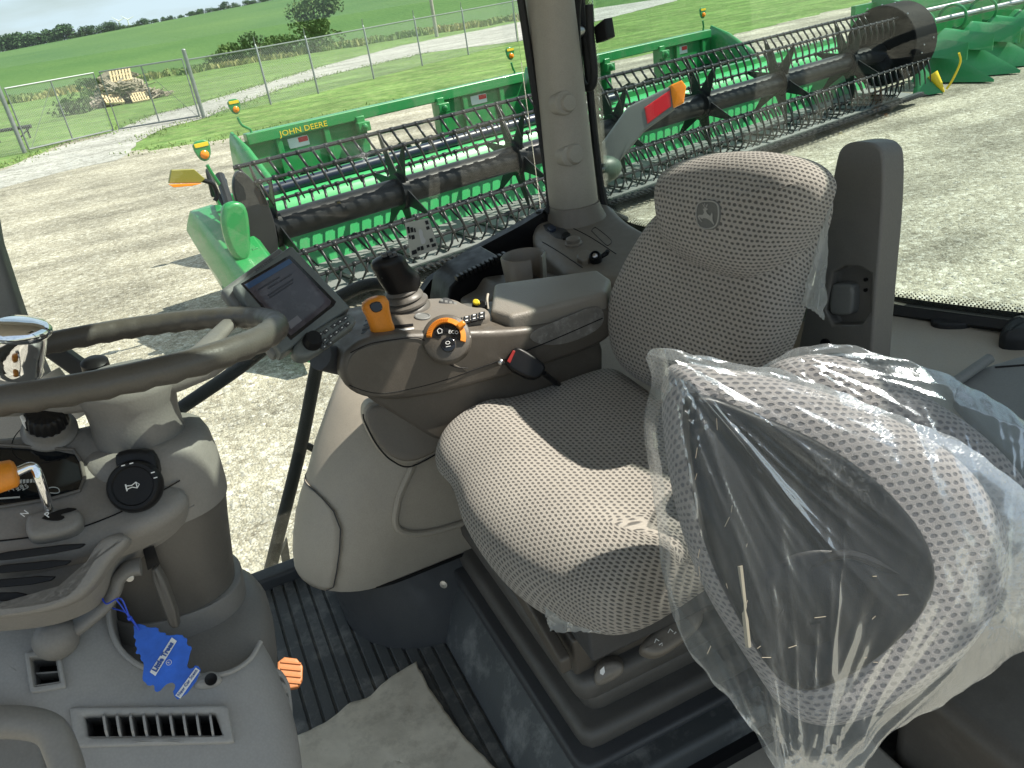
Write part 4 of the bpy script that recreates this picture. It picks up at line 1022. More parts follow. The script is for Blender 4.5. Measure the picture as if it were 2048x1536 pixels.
# window panes and dotted borders
YW = 1.853
mb = MB(); mb.prism([Vector((-.75, YW, -1.7)), Vector((.88, YW, -1.7)), Vector((.86, YW, .14)), Vector((-.75, YW, .14))], YA*.004); obj('door_glass', mb, M['win'], cab, smooth=0)
RWp = Plane((1.2, 1.4, -.65), (-.947, -.322, 0))
def rw(x_, y_, h=0): return RWp.p(x_, y_, h)
mb = MB(); A_ = Vector((1.005, 1.91, -1)); B_ = Vector((1.62, .10, -1))
mb.prism([Vector((A_.x, A_.y, -.75)), Vector((B_.x, B_.y, -.82)), Vector((B_.x, B_.y, .44)), Vector((A_.x, A_.y, .44))], RWp.n*-.004)
obj('rear_glass', mb, M['win_r'], cab, smooth=0)
def frit(pl, path, w, rows, parent, name, sgn=1, dots=.0026, step=.0066):
    """baked black border of a pane: solid strip and rows of shrinking dots"""
    pts = [Vector((*pl.px(*p), 0)) for p in path]; pts = [Vector(p) for p in spline(pts, 6)]
    ds = []; mb = MB(); L_ = []
    for i, p in enumerate(pts):
        t = (pts[min(i+1, len(pts)-1)]-pts[max(i-1, 0)]).normalized(); L_.append((p, Vector((-t.y, t.x, 0))*sgn))
    mb.loft([[pl.at(p.x-n_.x*w, p.y-n_.y*w, .002), pl.at(p.x, p.y, .002)] for p, n_ in L_], closed_ring=False, cap=False)
    for (p, n_), (q, m_) in zip(L_, L_[1:]):
        k = max(1, int((q-p).length/step))
        for j in range(k):
            for r_ in range(rows):
                c = p.lerp(q, (j+(.5 if r_ % 2 else 0))/k)+n_*(step*.62*(r_+.5)); rr = dots*(1-.16*r_)
                mb.add([pl.at(c.x+rr*math.cos(a_*1.5708), c.y+rr*math.sin(a_*1.5708), .002) for a_ in range(4)], [(0, 1, 2, 3)])
    return obj(name, mb, M['gloss_black'], parent, smooth=0)
PW = Plane((0, YW-.003, 0), (0, -1, 0))
frit(PW, [(826, 612), (845, 575), (900, 532), (980, 490), (1050, 450), (1086, 425), (1098, 405), (1094, 340)], .03, 4, cab, 'glass_border', 1)
frit(RWp.lift(.003), [(1172, -40), (1190, 120), (1206, 300), (1216, 400), (1232, 428), (1262, 445), (1330, 462)], .02, 4, cab, 'glass_border', 1)
frit(RWp.lift(.003), [(1700, 582), (1790, 592), (1900, 607), (2075, 628)], .02, 4, cab, 'glass_border', 1)
# rear shelf, its rubber strip and tabs
SH = Plane((1.35, 1.1, -.715), (-.05, 0, 1))
pil('rear_shelf', SH, [(1770, 600), (1900, 612), (2120, 640), (2150, 820), (1900, 900), (1600, 900), (1560, 720), (1640, 640)], .05, M['cream'], cab, .02, 0, 1, 90)
mb = MB(); mb.loft([[rw(x_, y_, .004), rw(x_, y_, .022), rw(x_, y_+14, .030), rw(x_, y_+22, .024), rw(x_, y_+24, .004)] for x_, y_ in [(1700, 592), (1790, 603), (1860, 612), (1950, 624), (2090, 642)]], cap=True); ws = obj('window_strip', mb, M['rubber'], cab, smooth=50)
pil('strip_tab', SH.lift(.012), [(1858, 640), (1870, 622), (1950, 626), (1952, 640), (1930, 648), (1880, 648)], .014, M['rubber'], ws, .005)
pil('hinge_cover', SH.lift(.035), [(1990, 662), (2030, 615), (2110, 600), (2110, 660), (2040, 668)], .045, M['rubber'], ws, .02)
RP = Plane((1.2, .75, -.69), (-.15, -.1, 1))
rp_ = pil('rear_side_panel', RP, [(1895, 775), (1975, 722), (2200, 680), (2250, 900), (2100, 1000), (1950, 850)], .05, M['grey'], cab, .01, 0, 1, 90)
mb = MB(); mb.tube([RP.p(1905, 775, .008), RP.p(1978, 726, .010)], .009, 12); obj('panel_edge_roll', mb, M['grey'], rp_)
seam(RP, [(1990, 735), (2060, 730), (2120, 728)], rp_, .002)
mb = MB(); mb.prism([at(x_, y_, y=.95) for x_, y_ in [(1750, 850), (2200, 850), (2200, 1700), (1400, 1700), (1500, 1200)]], YA*.03); obj('rear_wall_lining', mb, M['taupe'], cab, smooth=0)
mb = MB(); mb.prism([Vector((.86, 1.86, -1.25)), Vector((1.5, 1.86, -1.25)), Vector((1.5, 1.86, -.72)), Vector((.86, 1.86, -.62))], YA*.03); obj('rear_side_lining', mb, M['taupe'], cab, smooth=0)
mb = MB(); mb.prism([Vector((1.02, 1.9, -1.25)), Vector((1.62, .1, -1.25)), Vector((1.62, .1, -.74)), Vector((1.02, 1.9, -.66))], XA*.03); obj('rear_lining', mb, M['cream'], cab, smooth=0)
# right-hand fender liner: rings in plan that wrap round the wheel arch
rings = []
def lring(z, x0, y0, rc, x1=1.0, yb=1.84, n=12, dl=None):
    dl = dl if dl is not None else max(.03, min(.26, (z+1.22)*.65+.03))
    pts = [Vector((x0+dl, yb, z)), Vector((x0+dl*.36, (yb+y0+rc)/2, z))]
    for k in range(n+1):
        a = math.pi/2*k/n; pts.append(Vector((x0+rc*(1-math.cos(a)), y0+rc*(1-math.sin(a)), z)))
    m = 8
    for k in range(1, m+1): pts.append(Vector((x0+rc+(x1-x0-rc)*k/m, y0, z)))
    return pts
LR = [(z_, x_+.02, y_, r_) for z_, x_, y_, r_ in [(-1.05, -.012, 1.30, .16), (-1.02, -.014, 1.295, .165), (-.97, -.002, 1.295, .17), (-.92, .02, 1.30, .18), (-.86, .058, 1.31, .18), (-.80, .10, 1.33, .19), (-.74, .155, 1.36, .20), (-.70, .20, 1.40, .20), (-.685, .24, 1.46, .20), (-.68, .34, 1.60, .15)]]
mb = MB(); mb.loft([lring(*a) for a in LR], closed_ring=False, cap=False); ln = obj('fender_liner', mb, M['cream'], cab, smooth=80)
mb = MB(); mb.loft([lring(-1.225, .07, 1.235, .20), lring(-1.19, .07, 1.24, .20), lring(-1.10, .062, 1.285, .18), lring(-1.045, .048, 1.312, .16)], closed_ring=False, cap=False); obj('liner_lower_panel', mb, M['dark_grey'], cab, smooth=60)
mb = MB(); ed = lring(-1.05, .032, 1.297, .16); mb.tube(ed, .004, 6, cap=False); obj('liner_seam', mb, M['black'], ln)
# front door of the liner: a proud panel that follows the liner's own curve
def liner_at(z):
    L_ = sorted(LR)
    for (a, b) in zip(L_, L_[1:]):
        if a[0] <= z <= b[0]:
            t = (z-a[0])/(b[0]-a[0]); return lring(z, *[a[i]*(1-t)+b[i]*t for i in (1, 2, 3)])
    return lring(z, *L_[0][1:])
mb = MB(); rr = []
zs = [-1.045, -1.03, -.99, -.95, -.91, -.88, -.865, -.858]
for i, z in enumerate(zs):
    full = liner_at(z); last = {0: 7.6, 1: 8.6, 2: 9.0, 3: 9.0, 4: 8.6, 5: 7.4, 6: 6.0, 7: 4.4}[i]; row = []
    for k in range(12):
        f = 1+(last-1)*k/11; j = int(f); p = full[j].lerp(full[min(j+1, len(full)-1)], f-j); nrm = Vector((p.x-.35, p.y-1.75, 0)).normalized()
        row.append(p+nrm*.007)
    rr.append(row)
edge_ = [r_[-1] for r_ in rr]+rr[-1][::-1][1:]
mb.loft(rr, closed_ring=False, cap=False); dr = obj('liner_door', mb, M['cream'], cab, smooth=180); sm = dr.modifiers.new('s', 'SOLIDIFY'); sm.thickness = .009; sm.offset = -1
mb = MB(); mb.tube(edge_, .0013, 6); obj('door_gap', mb, M['dark_grey'], dr)
mb = MB(); mb.tube(spline([liner_at(z)[int(j)]+Vector((-.002, -.004, 0)) for z, j in [(-.75, 11), (-.80, 13), (-.87, 13), (-.93, 14), (-.965, 15), (-.97, 17), (-.965, 20)]], 6), .007, 8); obj('basin_lip', mb, M['cream'], ln)
# storage lid, recessed dark pocket
LP = Plane((.32, 1.312, -.80), (-.10, -1, .26))
pil('pocket_rim', LP, [(722, 835), (735, 800), (800, 805), (905, 850), (915, 900), (830, 935), (780, 925), (745, 890)], .05, M['cream'], ln, .008, 0, 2, 80)
pil('storage_lid', LP.lift(.010), [(728, 838), (742, 808), (800, 812), (893, 862), (893, 895), (825, 928), (785, 918), (752, 886)], .02, M['taupe_lit'], ln, .006, -.002, 2, 80)
seam(LP.lift(.003), [(726, 828), (730, 845), (754, 890), (785, 922), (825, 932), (900, 892)], ln, .0016)
mb = MB(); mb.disc_stack(at(888, 1168, y=1.22), (-.6, -.7, .2), [(.008, 0), (.008, .003), (.0005, .004)], 16); obj('screw_head', mb, M['steel'], ln)
# seat pedestal
M['dusty_dark'] = mat('dusty_dark_plastic', (.055, .06, .062), .5, bump=.5, bscale=300, var=.2, vscale=6, dirt=(.42, .42, .40), dirts=11, dirta=.45)
mb = MB(); mb.prism([Vector((x_, .70, z_)) for x_, z_ in [(.235, -1.21), (.275, -1.14), (.32, -1.09), (1.0, -1.09), (1.0, -1.21)]], YA*.60); obj('seat_pedestal', mb, M['dusty_dark'], cab, smooth=0, bevel=.012)
mb = MB(); mb.box((.50, .44, -1.20), (.51, .50, .10)); tp = obj('threshold_panel', mb, M['cream'], cab, smooth=0, bevel=.01)
pil('panel_rib', Plane((.5, .5, -1.149), (0, 0, 1)), [(1275, 1498), (1290, 1488), (1310, 1492), (1370, 1560), (1340, 1580)], .01, M['cream'], tp, .004, soft=1)
mb = MB(); mb.box((1.0, .42, -1.12), (.46, .34, .26)); obj('side_box', mb, M['taupe'], cab, smooth=0, bevel=.03, segs=4)
mb = MB(); mb.box((.62, .695, -1.16), (.8, .03, .06)); obj('threshold_gap', mb, M['black'], cab, smooth=0)
# windshield side: right front pillar, sill and inner wall beyond the steering wheel
mb = MB(); mb.prism([at(x_, y_, y=1.74) for x_, y_ in [(-90, 300), (-18, 400), (0, 500), (36, 610), (55, 665), (40, 760), (-90, 700)]], YA*.08); obj('front_pillar', mb, M['grey'], cab, smooth=0, bevel=.012)
mb = MB(); mb.prism([at(x_, y_, y=1.72) for x_, y_ in [(55, 640), (75, 662), (185, 740), (215, 775), (195, 790), (55, 690)]], YA*.04); obj('windshield_frame', mb, M['dark_grey'], cab, smooth=0, bevel=.006)
mb = MB(); mb.prism([at(x_, y_, y=1.55) for x_, y_ in [(-90, 680), (60, 690), (85, 720), (112, 780), (150, 900), (-90, 900)]], YA*.05); obj('front_corner_trim', mb, M['dash'], cab, smooth=0, bevel=.02)
mb = MB(); mb.tube([at(100, 745, y=1.52), at(165, 830, y=1.50)], .018, 12); obj('corner_tube', mb, M['pillar'], cab)
# outside grab rails of the right-hand side and the green step under the door
def rail(l, y, r_, nm='grab_rail'):
    mb = MB(); mb.tube(spline([at(x_, y_, y=y) for x_, y_ in l], 8), r_, 14); obj(nm, mb, M['rubber'], cab)
rail([(290, 880), (350, 825), (480, 735), (600, 640), (690, 588), (735, 570), (770, 570), (790, 590), (800, 640)], 1.98, .017)
rail([(640, 700), (628, 760), (600, 900), (560, 1060), (534, 1160), (518, 1182), (490, 1190)], 1.98, .018)
rail([(600, 885), (618, 893), (640, 905)], 1.98, .010)
mb = MB(); mb.prism([at(x_, y_, y=1.98) for x_, y_ in [(575, 1080), (582, 1130), (570, 1150), (562, 1110)]], YA*.02); obj('rail_bracket', mb, M['dark_grey'], cab, smooth=0)
stp = Plane((0, 2.0, -1.50), (0, 0, 1)); mb = MB(); c = at(540, 1180, z=-1.45); mb.box((c.x-.1, c.y+.02, -1.50), (.6, .16, .03))
for k in range(12): mb.box((c.x-.3+k*.05, c.y-.07, -1.48), (.02, .012, .03))
obj('outside_step', mb, M['green_d'], cab, smooth=0, bevel=.004)
# opening side window: gas strut and handle loop
sw = thing('window_latch', 'black window handle loop and gas strut on the rear side window', 'window handle', tuple(rw(1220, 100, .05)))
mb = MB(); mb.tube([rw(1186, 40, .06), rw(1204, 300, .06)], .0085, 12); st_ = obj('gas_strut', mb, M['black'], sw)
mb = MB(); mb.tube([rw(1204, 300, .06), rw(1200, 345, .06)], .004, 10); obj('strut_rod', mb, M['steel'], st_)
mb = MB(); mb.ball(rw(1203, 345, .06), .009, 14); obj('ball_joint', mb, M['black'], st_)
mb = MB(); mb.tube([rw(1181, 345, .075), rw(1204, 345, .06)], .006, 10); mb.disc_stack(rw(1181, 345, .08), RWp.u, [(.014, 0), (.014, .006), (.008, .008)], 14); obj('strut_bracket', mb, M['steel'], st_)
mb = MB(); mb.tube(spline([rw(1226, -40, .085), rw(1206, -20, .085), rw(1200, 40, .085), rw(1205, 130, .085), rw(1215, 160, .085), rw(1229, 160, .085), rw(1234, 130, .085), rw(1228, 60, .085), rw(1226, 0, .085)], 6), .0095, 12); obj('handle_loop', mb, M['rubber'], sw)
mb = MB(); mb.prism([rw(x_, y_, .045) for x_, y_ in [(1228, 45), (1250, 28), (1256, 68), (1232, 78)]], RWp.n*.03); obj('latch_block', mb, M['black'], sw, smooth=0, bevel=.003)
mb = MB(); mb.disc_stack(rw(1190, 55, .05), RWp.n, [(.016, -.01), (.016, .022), (.006, .024), (.0005, .024)], 20); obj('strut_pivot', mb, M['steel'], sw)
# tractor's own rear fender lamp outside
fl_ = thing('fender_lamp', 'grey fender lamp arm with red reflector and amber lens outside the rear window', 'lamp', tuple(at(1300, 220, y=2.6)))
M['reflection_green'] = mat('reflection_tint', (.06, .095, .07), .45, var=.1)
FP = Plane(tuple(at(1320, 220, y=2.55)), (-.35, -.9, .25))
pil('lamp_arm', FP, rq([(1190, 360), (1195, 300), (1258, 212), (1340, 172), (1352, 218), (1290, 262), (1240, 322), (1228, 362)], .12), .05, M['grey'], fl_, .008, 0, 1, 80, .008)
pil('red_reflector', FP.lift(.003), [(1289, 215), (1340, 180), (1343, 212), (1295, 248)], .012, M['red'], fl_, .003, 0, 0)
pil('amber_lens', FP.lift(.006), rq([(1341, 170), (1364, 160), (1373, 172), (1368, 206), (1347, 216)], .1), .05, M['amber'], fl_, .005, .002, 1)
mb = MB(); mb.ball(at(1206, 340, y=2.45), .06, 20, (1.2, .8, .8)); obj('reflection_blob', mb, M['reflection_green'], fl_)  # added solid blob, stands in for a grey-green reflection in the glass
# operating decal stuck on the window
dc = thing('window_decal', 'pale instruction decal stuck on the door glass above the joystick', 'decal', tuple(PW.p(840, 475)))
DP = Plane((0, YW-.006, 0), (0, -1, 0)); q_ = [(810, 446), (858, 436), (877, 497), (822, 517)]
db = pil('decal_sheet', DP, q_, .001, M['decal'], dc, .0004, 0, 0, 48)
def dq(s, t): # bilinear on the decal
    a, b, c, d = q_[0], q_[1], q_[2], q_[3]
    return tuple((a[i]*(1-s)+b[i]*s)*(1-t)+(d[i]*(1-s)+c[i]*s)*t for i in (0, 1))
for s0, t0, s1, t1 in [(.04, .12, .14, .30), (.17, .16, .27, .3), (.30, .2, .36, .32), (.06, .36, .12, .46), (.15, .38, .27, .5), (.8, .06, .92, .18), (.78, .24, .9, .34), (.06, .8, .24, .92), (.27, .76, .38, .86), (.4, .76, .5, .88), (.78, .62, .9, .74), (.8, .8, .95, .9), (.62, .78, .72, .86)]:
    mark(DP.lift(.0006), [dq(s0, t0), dq(s1, t0), dq(s1, t1), dq(s0, t1)], db, 'ink', name='symbol_box')
mark(DP.lift(.0006), [dq(.45, .3), dq(.55, .25), dq(.62, .35), dq(.58, .5), dq(.66, .62), dq(.58, .74), dq(.44, .7), dq(.46, .52)], db, 'white', name='outline_symbol', soft=2)
# ================================================================== OPERATOR SEAT
seat = thing('operator_seat', 'grey-beige dotted cloth operator seat with stitched leaping deer on its headrest', 'seat', (.6, .95, -1.09))
# cushion: closed profiles in x-z swept across the seat from far (s=0) to near (s=1)
def cush_ring(y, s, e):
    xf = .262+.010*math.cos(s*6.28)+.03*(max(0, s-.55))*.6; xb = .70
    zt = -.672+.012*abs(s-.5)*2; drop = .115-.068*math.exp(-((s-.31)/.10)**2)+.04*max(0, min(1, (s-.45)/.2)); xf += .014*math.exp(-((s-.31)/.10)**2)+.07*max(0, (s-.72)/.28)**2.2+.045*max(0, (.16-s)/.16)**2
    xf -= .0
    pr = [(xb, -.78), (xb, zt-.03), (xb-.05, zt-.012), (xb-.16, zt-.02), (xb-.26, zt-.012), (xf+.12, zt+.004), (xf+.06, zt-.004), (xf+.018, zt-.028), (xf, zt-.06), (xf+.010, zt-drop*.8), (xf+.045, zt-drop-.004), (xf+.11, zt-drop-.002), (xb-.15, -.78)]
    cx, cz = .48, zt-.055
    return [Vector((cx+(x-cx)*(1-.16*(1-e)**1.5), y, cz+(z-cz)*e)) for x, z in pr]
Y0, Y1 = 1.225, .685
rings = []
for s, e in ((0, .10), (.002, .4), (.008, .68), (.025, .87), (.055, .97), (.12, 1), (.22, 1), (.30, 1), (.38, 1), (.46, 1), (.6, 1), (.75, 1), (.87, 1), (.945, .97), (.975, .87), (.992, .68), (.998, .4), (1, .10)):
    rings.append(cush_ring(Y0+(Y1-Y0)*s, s, e))
mb = MB(); mb.loft(rings)
mb.uv = [(p[1]+(p[2]+.672)*(.8 if p[1] < .72 else 0)-(p[2]+.672)*(.8 if p[1] > 1.19 else 0), -p[0]-p[2]) for p in mb.v]
obj('cushion', mb, M['cloth'], seat, smooth=180, sub=2)
# backrest and its padded head section
BPn = Vector((-.95, -.13, .27)).normalized()
BP = Plane((.715, 1.0, -.50), BPn)
bk = pil('backrest', BP, [(1196, 600), (1200, 690), (1222, 738), (1262, 772), (1330, 800), (1450, 800), (1500, 740), (1534, 640), (1562, 520), (1596, 410), (1580, 370), (1400, 380), (1300, 410), (1258, 470), (1222, 535)], .10, M['cloth'], seat, .04, .004, 2, 110, .02, rings=9)
hdp = BP.lift(.030)
hr = pil('headrest', hdp, [(1281, 395), (1288, 350), (1310, 325), (1370, 303), (1450, 296), (1520, 302), (1570, 318), (1598, 345), (1602, 372), (1592, 405), (1572, 445), (1548, 495), (1518, 540), (1478, 566), (1425, 562), (1360, 538), (1312, 505), (1290, 462)], .10, M['cloth'], seat, .05, .008, 2, 120, .03, rings=9)
hp_o = [(1281, 395), (1290, 350), (1312, 322), (1370, 302), (1450, 293), (1540, 297), (1610, 312), (1648, 338), (1655, 372), (1640, 400), (1610, 432), (1582, 480), (1545, 535), (1490, 566), (1430, 562), (1360, 538), (1312, 505), (1290, 462)]
# stitched emblem: shield outline with a leaping deer
EP = hdp.lift(.009)
M['emblem'] = mat('emblem_weave', (.135, .135, .125), .9, bump=.8, bscale=900)
M['emblem_line'] = mat('emblem_thread', (.30, .295, .27), .9, bump=.5, bscale=1200)
em = pil('emblem', EP, [(1394, 404), (1416, 399), (1438, 404), (1441, 428), (1436, 455), (1414, 461), (1395, 455), (1390, 428)], .004, M['emblem'], hr, .001, 0, 1, 60)
mb = MB(); mb.tube([EP.p(x_, y_, .001) for x_, y_ in chaikin([(1396, 405), (1416, 401), (1436, 405), (1439, 428), (1434, 453), (1414, 459), (1397, 453), (1392, 428)], 2)], .0012, 6, closed=True); obj('emblem_border', mb, M['emblem_line'], em)
def ecv(pts): return [(1390+(x-1600)/4.096+0, 400+(y-85)/4.096) for x, y in pts]
deer = ecv([(1628, 218), (1640, 206), (1668, 208), (1680, 190), (1676, 170), (1668, 160), (1690, 150), (1712, 156), (1706, 166), (1694, 172), (1706, 196), (1730, 216), (1744, 188), (1750, 206), (1748, 230), (1752, 256), (1764, 284), (1758, 288), (1738, 262), (1722, 248), (1700, 236), (1676, 232), (1664, 240), (1640, 222), (1650, 246), (1664, 262), (1658, 264), (1642, 248), (1628, 226)])
mark(EP, deer, em, 'emblem_line', .0012, 'deer_figure')
for pts in ([(1688, 152), (1674, 132), (1668, 118)], [(1676, 136), (1684, 122), (1682, 110)], [(1690, 152), (1702, 134), (1706, 118)], [(1698, 140), (1694, 124)]):
    mb = MB(); mb.tube([EP.p(x_, y_, .0012) for x_, y_ in ecv(pts)], .0007, 5); obj('antler', mb, M['emblem_line'], em)
# film left on the backrest edge
def crumple(plane, outl, n_u, n_v, amp, m, name, label=None, cat=None, parent=None, seed=0, freq=30):
    """crumpled sheet spanning a quad of pixels on a plane"""
    a, b, c, d = [Vector((*plane.px(*p), 0)) for p in outl]; rows = []
    for j in range(n_v+1):
        t = j/n_v; row = []
        for i in range(n_u+1):
            s = i/n_u; p = (a*(1-s)+b*s)*(1-t)+(d*(1-s)+c*s)*t
            q = Vector((p.x*freq, p.y*freq, seed)); h = (1-abs(noise.noise(q)))**3*amp+noise.noise(q*2.7)*amp*.6
            e = noise.noise(Vector((s*9, t*9, seed+3)))*.004
            row.append(plane.at(p.x+e, p.y+e, h))
        rows.append(row)
    mb = MB(); mb.loft(rows, closed_ring=False, cap=False); return obj(name, mb, m, parent, smooth=30)
def film_mat(name, clear, milk, rough, wr_scale, wr, streak=None, col_=(.86, .88, .86)):
    m, nt, b = nodes(name); N, L = nt.nodes, nt.links; N.remove(b)
    tc = N.new('ShaderNodeTexCoord')
    tr = N.new('ShaderNodeBsdfTransparent'); tr.inputs['Color'].default_value = (.93, .95, .95, 1)
    gl = N.new('ShaderNodeBsdfGlossy'); gl.inputs['Roughness'].default_value = rough; gl.inputs['Color'].default_value = (.9, .95, 1, 1)
    df = N.new('ShaderNodeBsdfDiffuse'); df.inputs['Color'].default_value = (*col_, 1)
    tl = N.new('ShaderNodeBsdfTranslucent'); tl.inputs['Color'].default_value = (*col_, 1)
    # wrinkles: stretched ridged noise
    hs = []
    for sc, ro, st in ((wr_scale, 24, (6.0, 6.0, .8)), (wr_scale*1.6, -38, (6.0, 6.0, .8)), (wr_scale*3.0, 60, (5.0, 5.0, .7))):
        mp = N.new('ShaderNodeMapping'); mp.inputs['Rotation'].default_value = (0, R(ro), R(ro*.4)); mp.inputs['Scale'].default_value = st; L.new(tc.outputs['Object'], mp.inputs[0])
        nz = N.new('ShaderNodeTexNoise'); nz.inputs['Scale'].default_value = sc; nz.inputs['Detail'].default_value = 5; nz.inputs['Distortion'].default_value = 1.4; L.new(mp.outputs[0], nz.inputs['Vector'])
        s1 = N.new('ShaderNodeMath'); s1.operation = 'SUBTRACT'; s1.inputs[1].default_value = .5; L.new(nz.outputs['Fac'], s1.inputs[0])
        s2 = N.new('ShaderNodeMath'); s2.operation = 'ABSOLUTE'; L.new(s1.outputs[0], s2.inputs[0])
        s3 = N.new('ShaderNodeMapRange'); s3.inputs['From Min'].default_value = 0; s3.inputs['From Max'].default_value = .028; s3.inputs['To Min'].default_value = 1; s3.inputs['To Max'].default_value = 0; L.new(s2.outputs[0], s3.inputs['Value'])
        s4 = N.new('ShaderNodeMath'); s4.operation = 'POWER'; s4.inputs[1].default_value = 1.6; L.new(s3.outputs[0], s4.inputs[0]); hs.append(s4.outputs[0])
    ad = N.new('ShaderNodeMath'); ad.operation = 'MAXIMUM'; L.new(hs[0], ad.inputs[0]); L.new(hs[1], ad.inputs[1])
    mk = N.new('ShaderNodeTexNoise'); mk.inputs['Scale'].default_value = 6.5; mk.inputs['Detail'].default_value = 3; L.new(tc.outputs['Object'], mk.inputs['Vector'])
    mkr = N.new('ShaderNodeMapRange'); mkr.inputs['From Min'].default_value = .46; mkr.inputs['From Max'].default_value = .62; L.new(mk.outputs['Fac'], mkr.inputs['Value'])
    am = N.new('ShaderNodeMath'); am.operation = 'MULTIPLY'; L.new(ad.outputs[0], am.inputs[0]); L.new(mkr.outputs[0], am.inputs[1])
    ad2 = N.new('ShaderNodeMath'); ad2.operation = 'MULTIPLY_ADD'; L.new(hs[2], ad2.inputs[0]); ad2.inputs[1].default_value = .12; L.new(am.outputs[0], ad2.inputs[2])
    bp = N.new('ShaderNodeBump'); bp.inputs['Strength'].default_value = wr; bp.inputs['Distance'].default_value = .004; L.new(ad2.outputs[0], bp.inputs['Height'])
    for s in (gl, df, tl): L.new(bp.outputs['Normal'], s.inputs['Normal'])
    m1 = N.new('ShaderNodeMixShader'); m1.inputs[0].default_value = .5; L.new(df.outputs[0], m1.inputs[1]); L.new(tl.outputs[0], m1.inputs[2])
    # milkiness grows on creases and toward grazing view of the film
    lw = N.new('ShaderNodeLayerWeight'); lw.inputs['Blend'].default_value = .35; L.new(bp.outputs['Normal'], lw.inputs['Normal'])
    pw = N.new('ShaderNodeMath'); pw.operation = 'MULTIPLY_ADD'; L.new(ad2.outputs[0], pw.inputs[0]); pw.inputs[1].default_value = .13; pw.inputs[2].default_value = milk
    p2 = N.new('ShaderNodeMath'); p2.operation = 'MULTIPLY_ADD'; L.new(lw.outputs['Facing'], p2.inputs[0]); p2.inputs[1].default_value = .10; L.new(pw.outputs[0], p2.inputs[2]); p2.use_clamp = True
    m2 = N.new('ShaderNodeMixShader'); L.new(p2.outputs[0], m2.inputs[0]); L.new(tr.outputs[0], m2.inputs[1]); L.new(m1.outputs[0], m2.inputs[2])
    fr = N.new('ShaderNodeFresnel'); fr.inputs['IOR'].default_value = 1.45
    f2 = N.new('ShaderNodeMath'); f2.operation = 'MULTIPLY_ADD'; L.new(fr.outputs[0], f2.inputs[0]); f2.inputs[1].default_value = .32; f2.inputs[2].default_value = .0; f2.use_clamp = True
    m3 = N.new('ShaderNodeMixShader'); L.new(f2.outputs[0], m3.inputs[0]); L.new(m2.outputs[0], m3.inputs[1]); L.new(gl.outputs[0], m3.inputs[2])
    L.new(m3.outputs[0], N['Material Output'].inputs['Surface'])
    return m
M['film'] = film_mat('clear_film', .8, .085, .26, 7.0, .35, col_=(.62, .66, .68))
M['film_milky'] = film_mat('milky_film', .3, .45, .25, 14, .8)
tagf = crumple(BP.lift(-.075), [(1585, 455), (1665, 385), (1650, 640), (1600, 600)], 30, 40, .006, M['film_milky'], 'film_scrap', seed=4)
tag(tagf, 'torn scrap of clear plastic film caught between backrest and belt tower', 'plastic film')
cf = crumple(Plane((.30, .74, -.83), (-.55, -.6, .3)), [(1090, 1205), (1245, 1225), (1200, 1262), (1100, 1262)], 34, 14, .006, M['film_milky'], 'film_scrap', seed=9)
tag(cf, 'torn plastic film sticking out under the front of the seat cushion', 'plastic film')
# cushion pan, levers and adjuster handles under the front
CPf = Plane((.335, 1.0, -.77), (-.8, -.45, .35))
pil('cushion_lever', Plane((.268, 1.02, -.738), (-.75, -.4, .5)), [(922, 1022), (940, 1005), (965, 1012), (1005, 1048), (1040, 1095), (1048, 1135), (1030, 1140), (990, 1100), (945, 1060)], .025, M['taupe'], seat, .009)
lv = Plane((.268, 1.02, -.738), (-.75, -.4, .5)).lift(.001)
mark(lv, [(955, 1020), (962, 1016), (966, 1026), (958, 1028)], seat, 'white'); mark(lv, [(985, 1060), (998, 1056), (1003, 1064), (992, 1068)], seat, 'white')
mb = MB(); mb.prism([Vector((x_, y_, z_)) for x_, y_, z_ in [(.34, 1.20, -.76), (.34, .74, -.80), (.34, .74, -.87), (.34, 1.20, -.84)]], XA*.34); obj('seat_pan', mb, M['dark_grey'], seat, smooth=0, bevel=.006)
mb = MB(); mb.prism([Vector((.315, y_, z_)) for y_, z_ in [(1.24, -.775), (.80, -.905), (.80, -.935), (1.24, -.83)]], XA*.02); obj('frame_rail', mb, M['taupe'], seat, smooth=0, bevel=.005)
mb = MB(); mb.tube([Vector((.325, 1.2, -.765)), Vector((.325, .82, -.86))], .008, 10); obj('slide_rod', mb, M['black'], seat)
for k in range(3):
    mb = MB(); mb.ball(Vector((.318, 1.12-k*.13, -.785-k*.028)), .006, 10); obj('rod_clip', mb, M['steel'], seat)
# suspension box with the front adjuster plate
BXp = Plane((.36, .80, -.93), (-.55, -.8, .1))
mb = MB(); mb.prism([Vector((.345, .815, -.99)), Vector((.345, .815, -.895)), Vector((.345, 1.18, -.85)), Vector((.345, 1.18, -.99))], XA*.42); bx = obj('suspension_box', mb, M['taupe'], seat, smooth=0, bevel=.006)
mb = MB(); mb.prism([Vector((.36, .82, -.888)), Vector((.56, .82, -.888)), Vector((.56, .90, -.885)), Vector((.36, .90, -.885))], ZA*.004); obj('box_well', mb, M['black'], bx, smooth=0)
pil('tilt_flap', Plane((.43, .76, -.875), (-.25, -.45, .85)), [(1180, 1248), (1225, 1238), (1275, 1220), (1308, 1215), (1310, 1242), (1290, 1268), (1250, 1285), (1205, 1278), (1183, 1262)], .02, M['taupe_lit'], seat, .008, .003)
pil('side_handle', Plane((.5, .74, -.885), (-.1, -.5, .85)), [(1280, 1228), (1330, 1190), (1400, 1150), (1405, 1185), (1350, 1210), (1305, 1228)], .03, M['dark_grey'], seat, .008)
pil('height_handle', Plane((.5, .735, -.905), (-.15, -.55, .8)), [(1275, 1300), (1300, 1265), (1400, 1195), (1415, 1245), (1345, 1300), (1310, 1315)], .03, M['taupe_lit'], seat, .01)
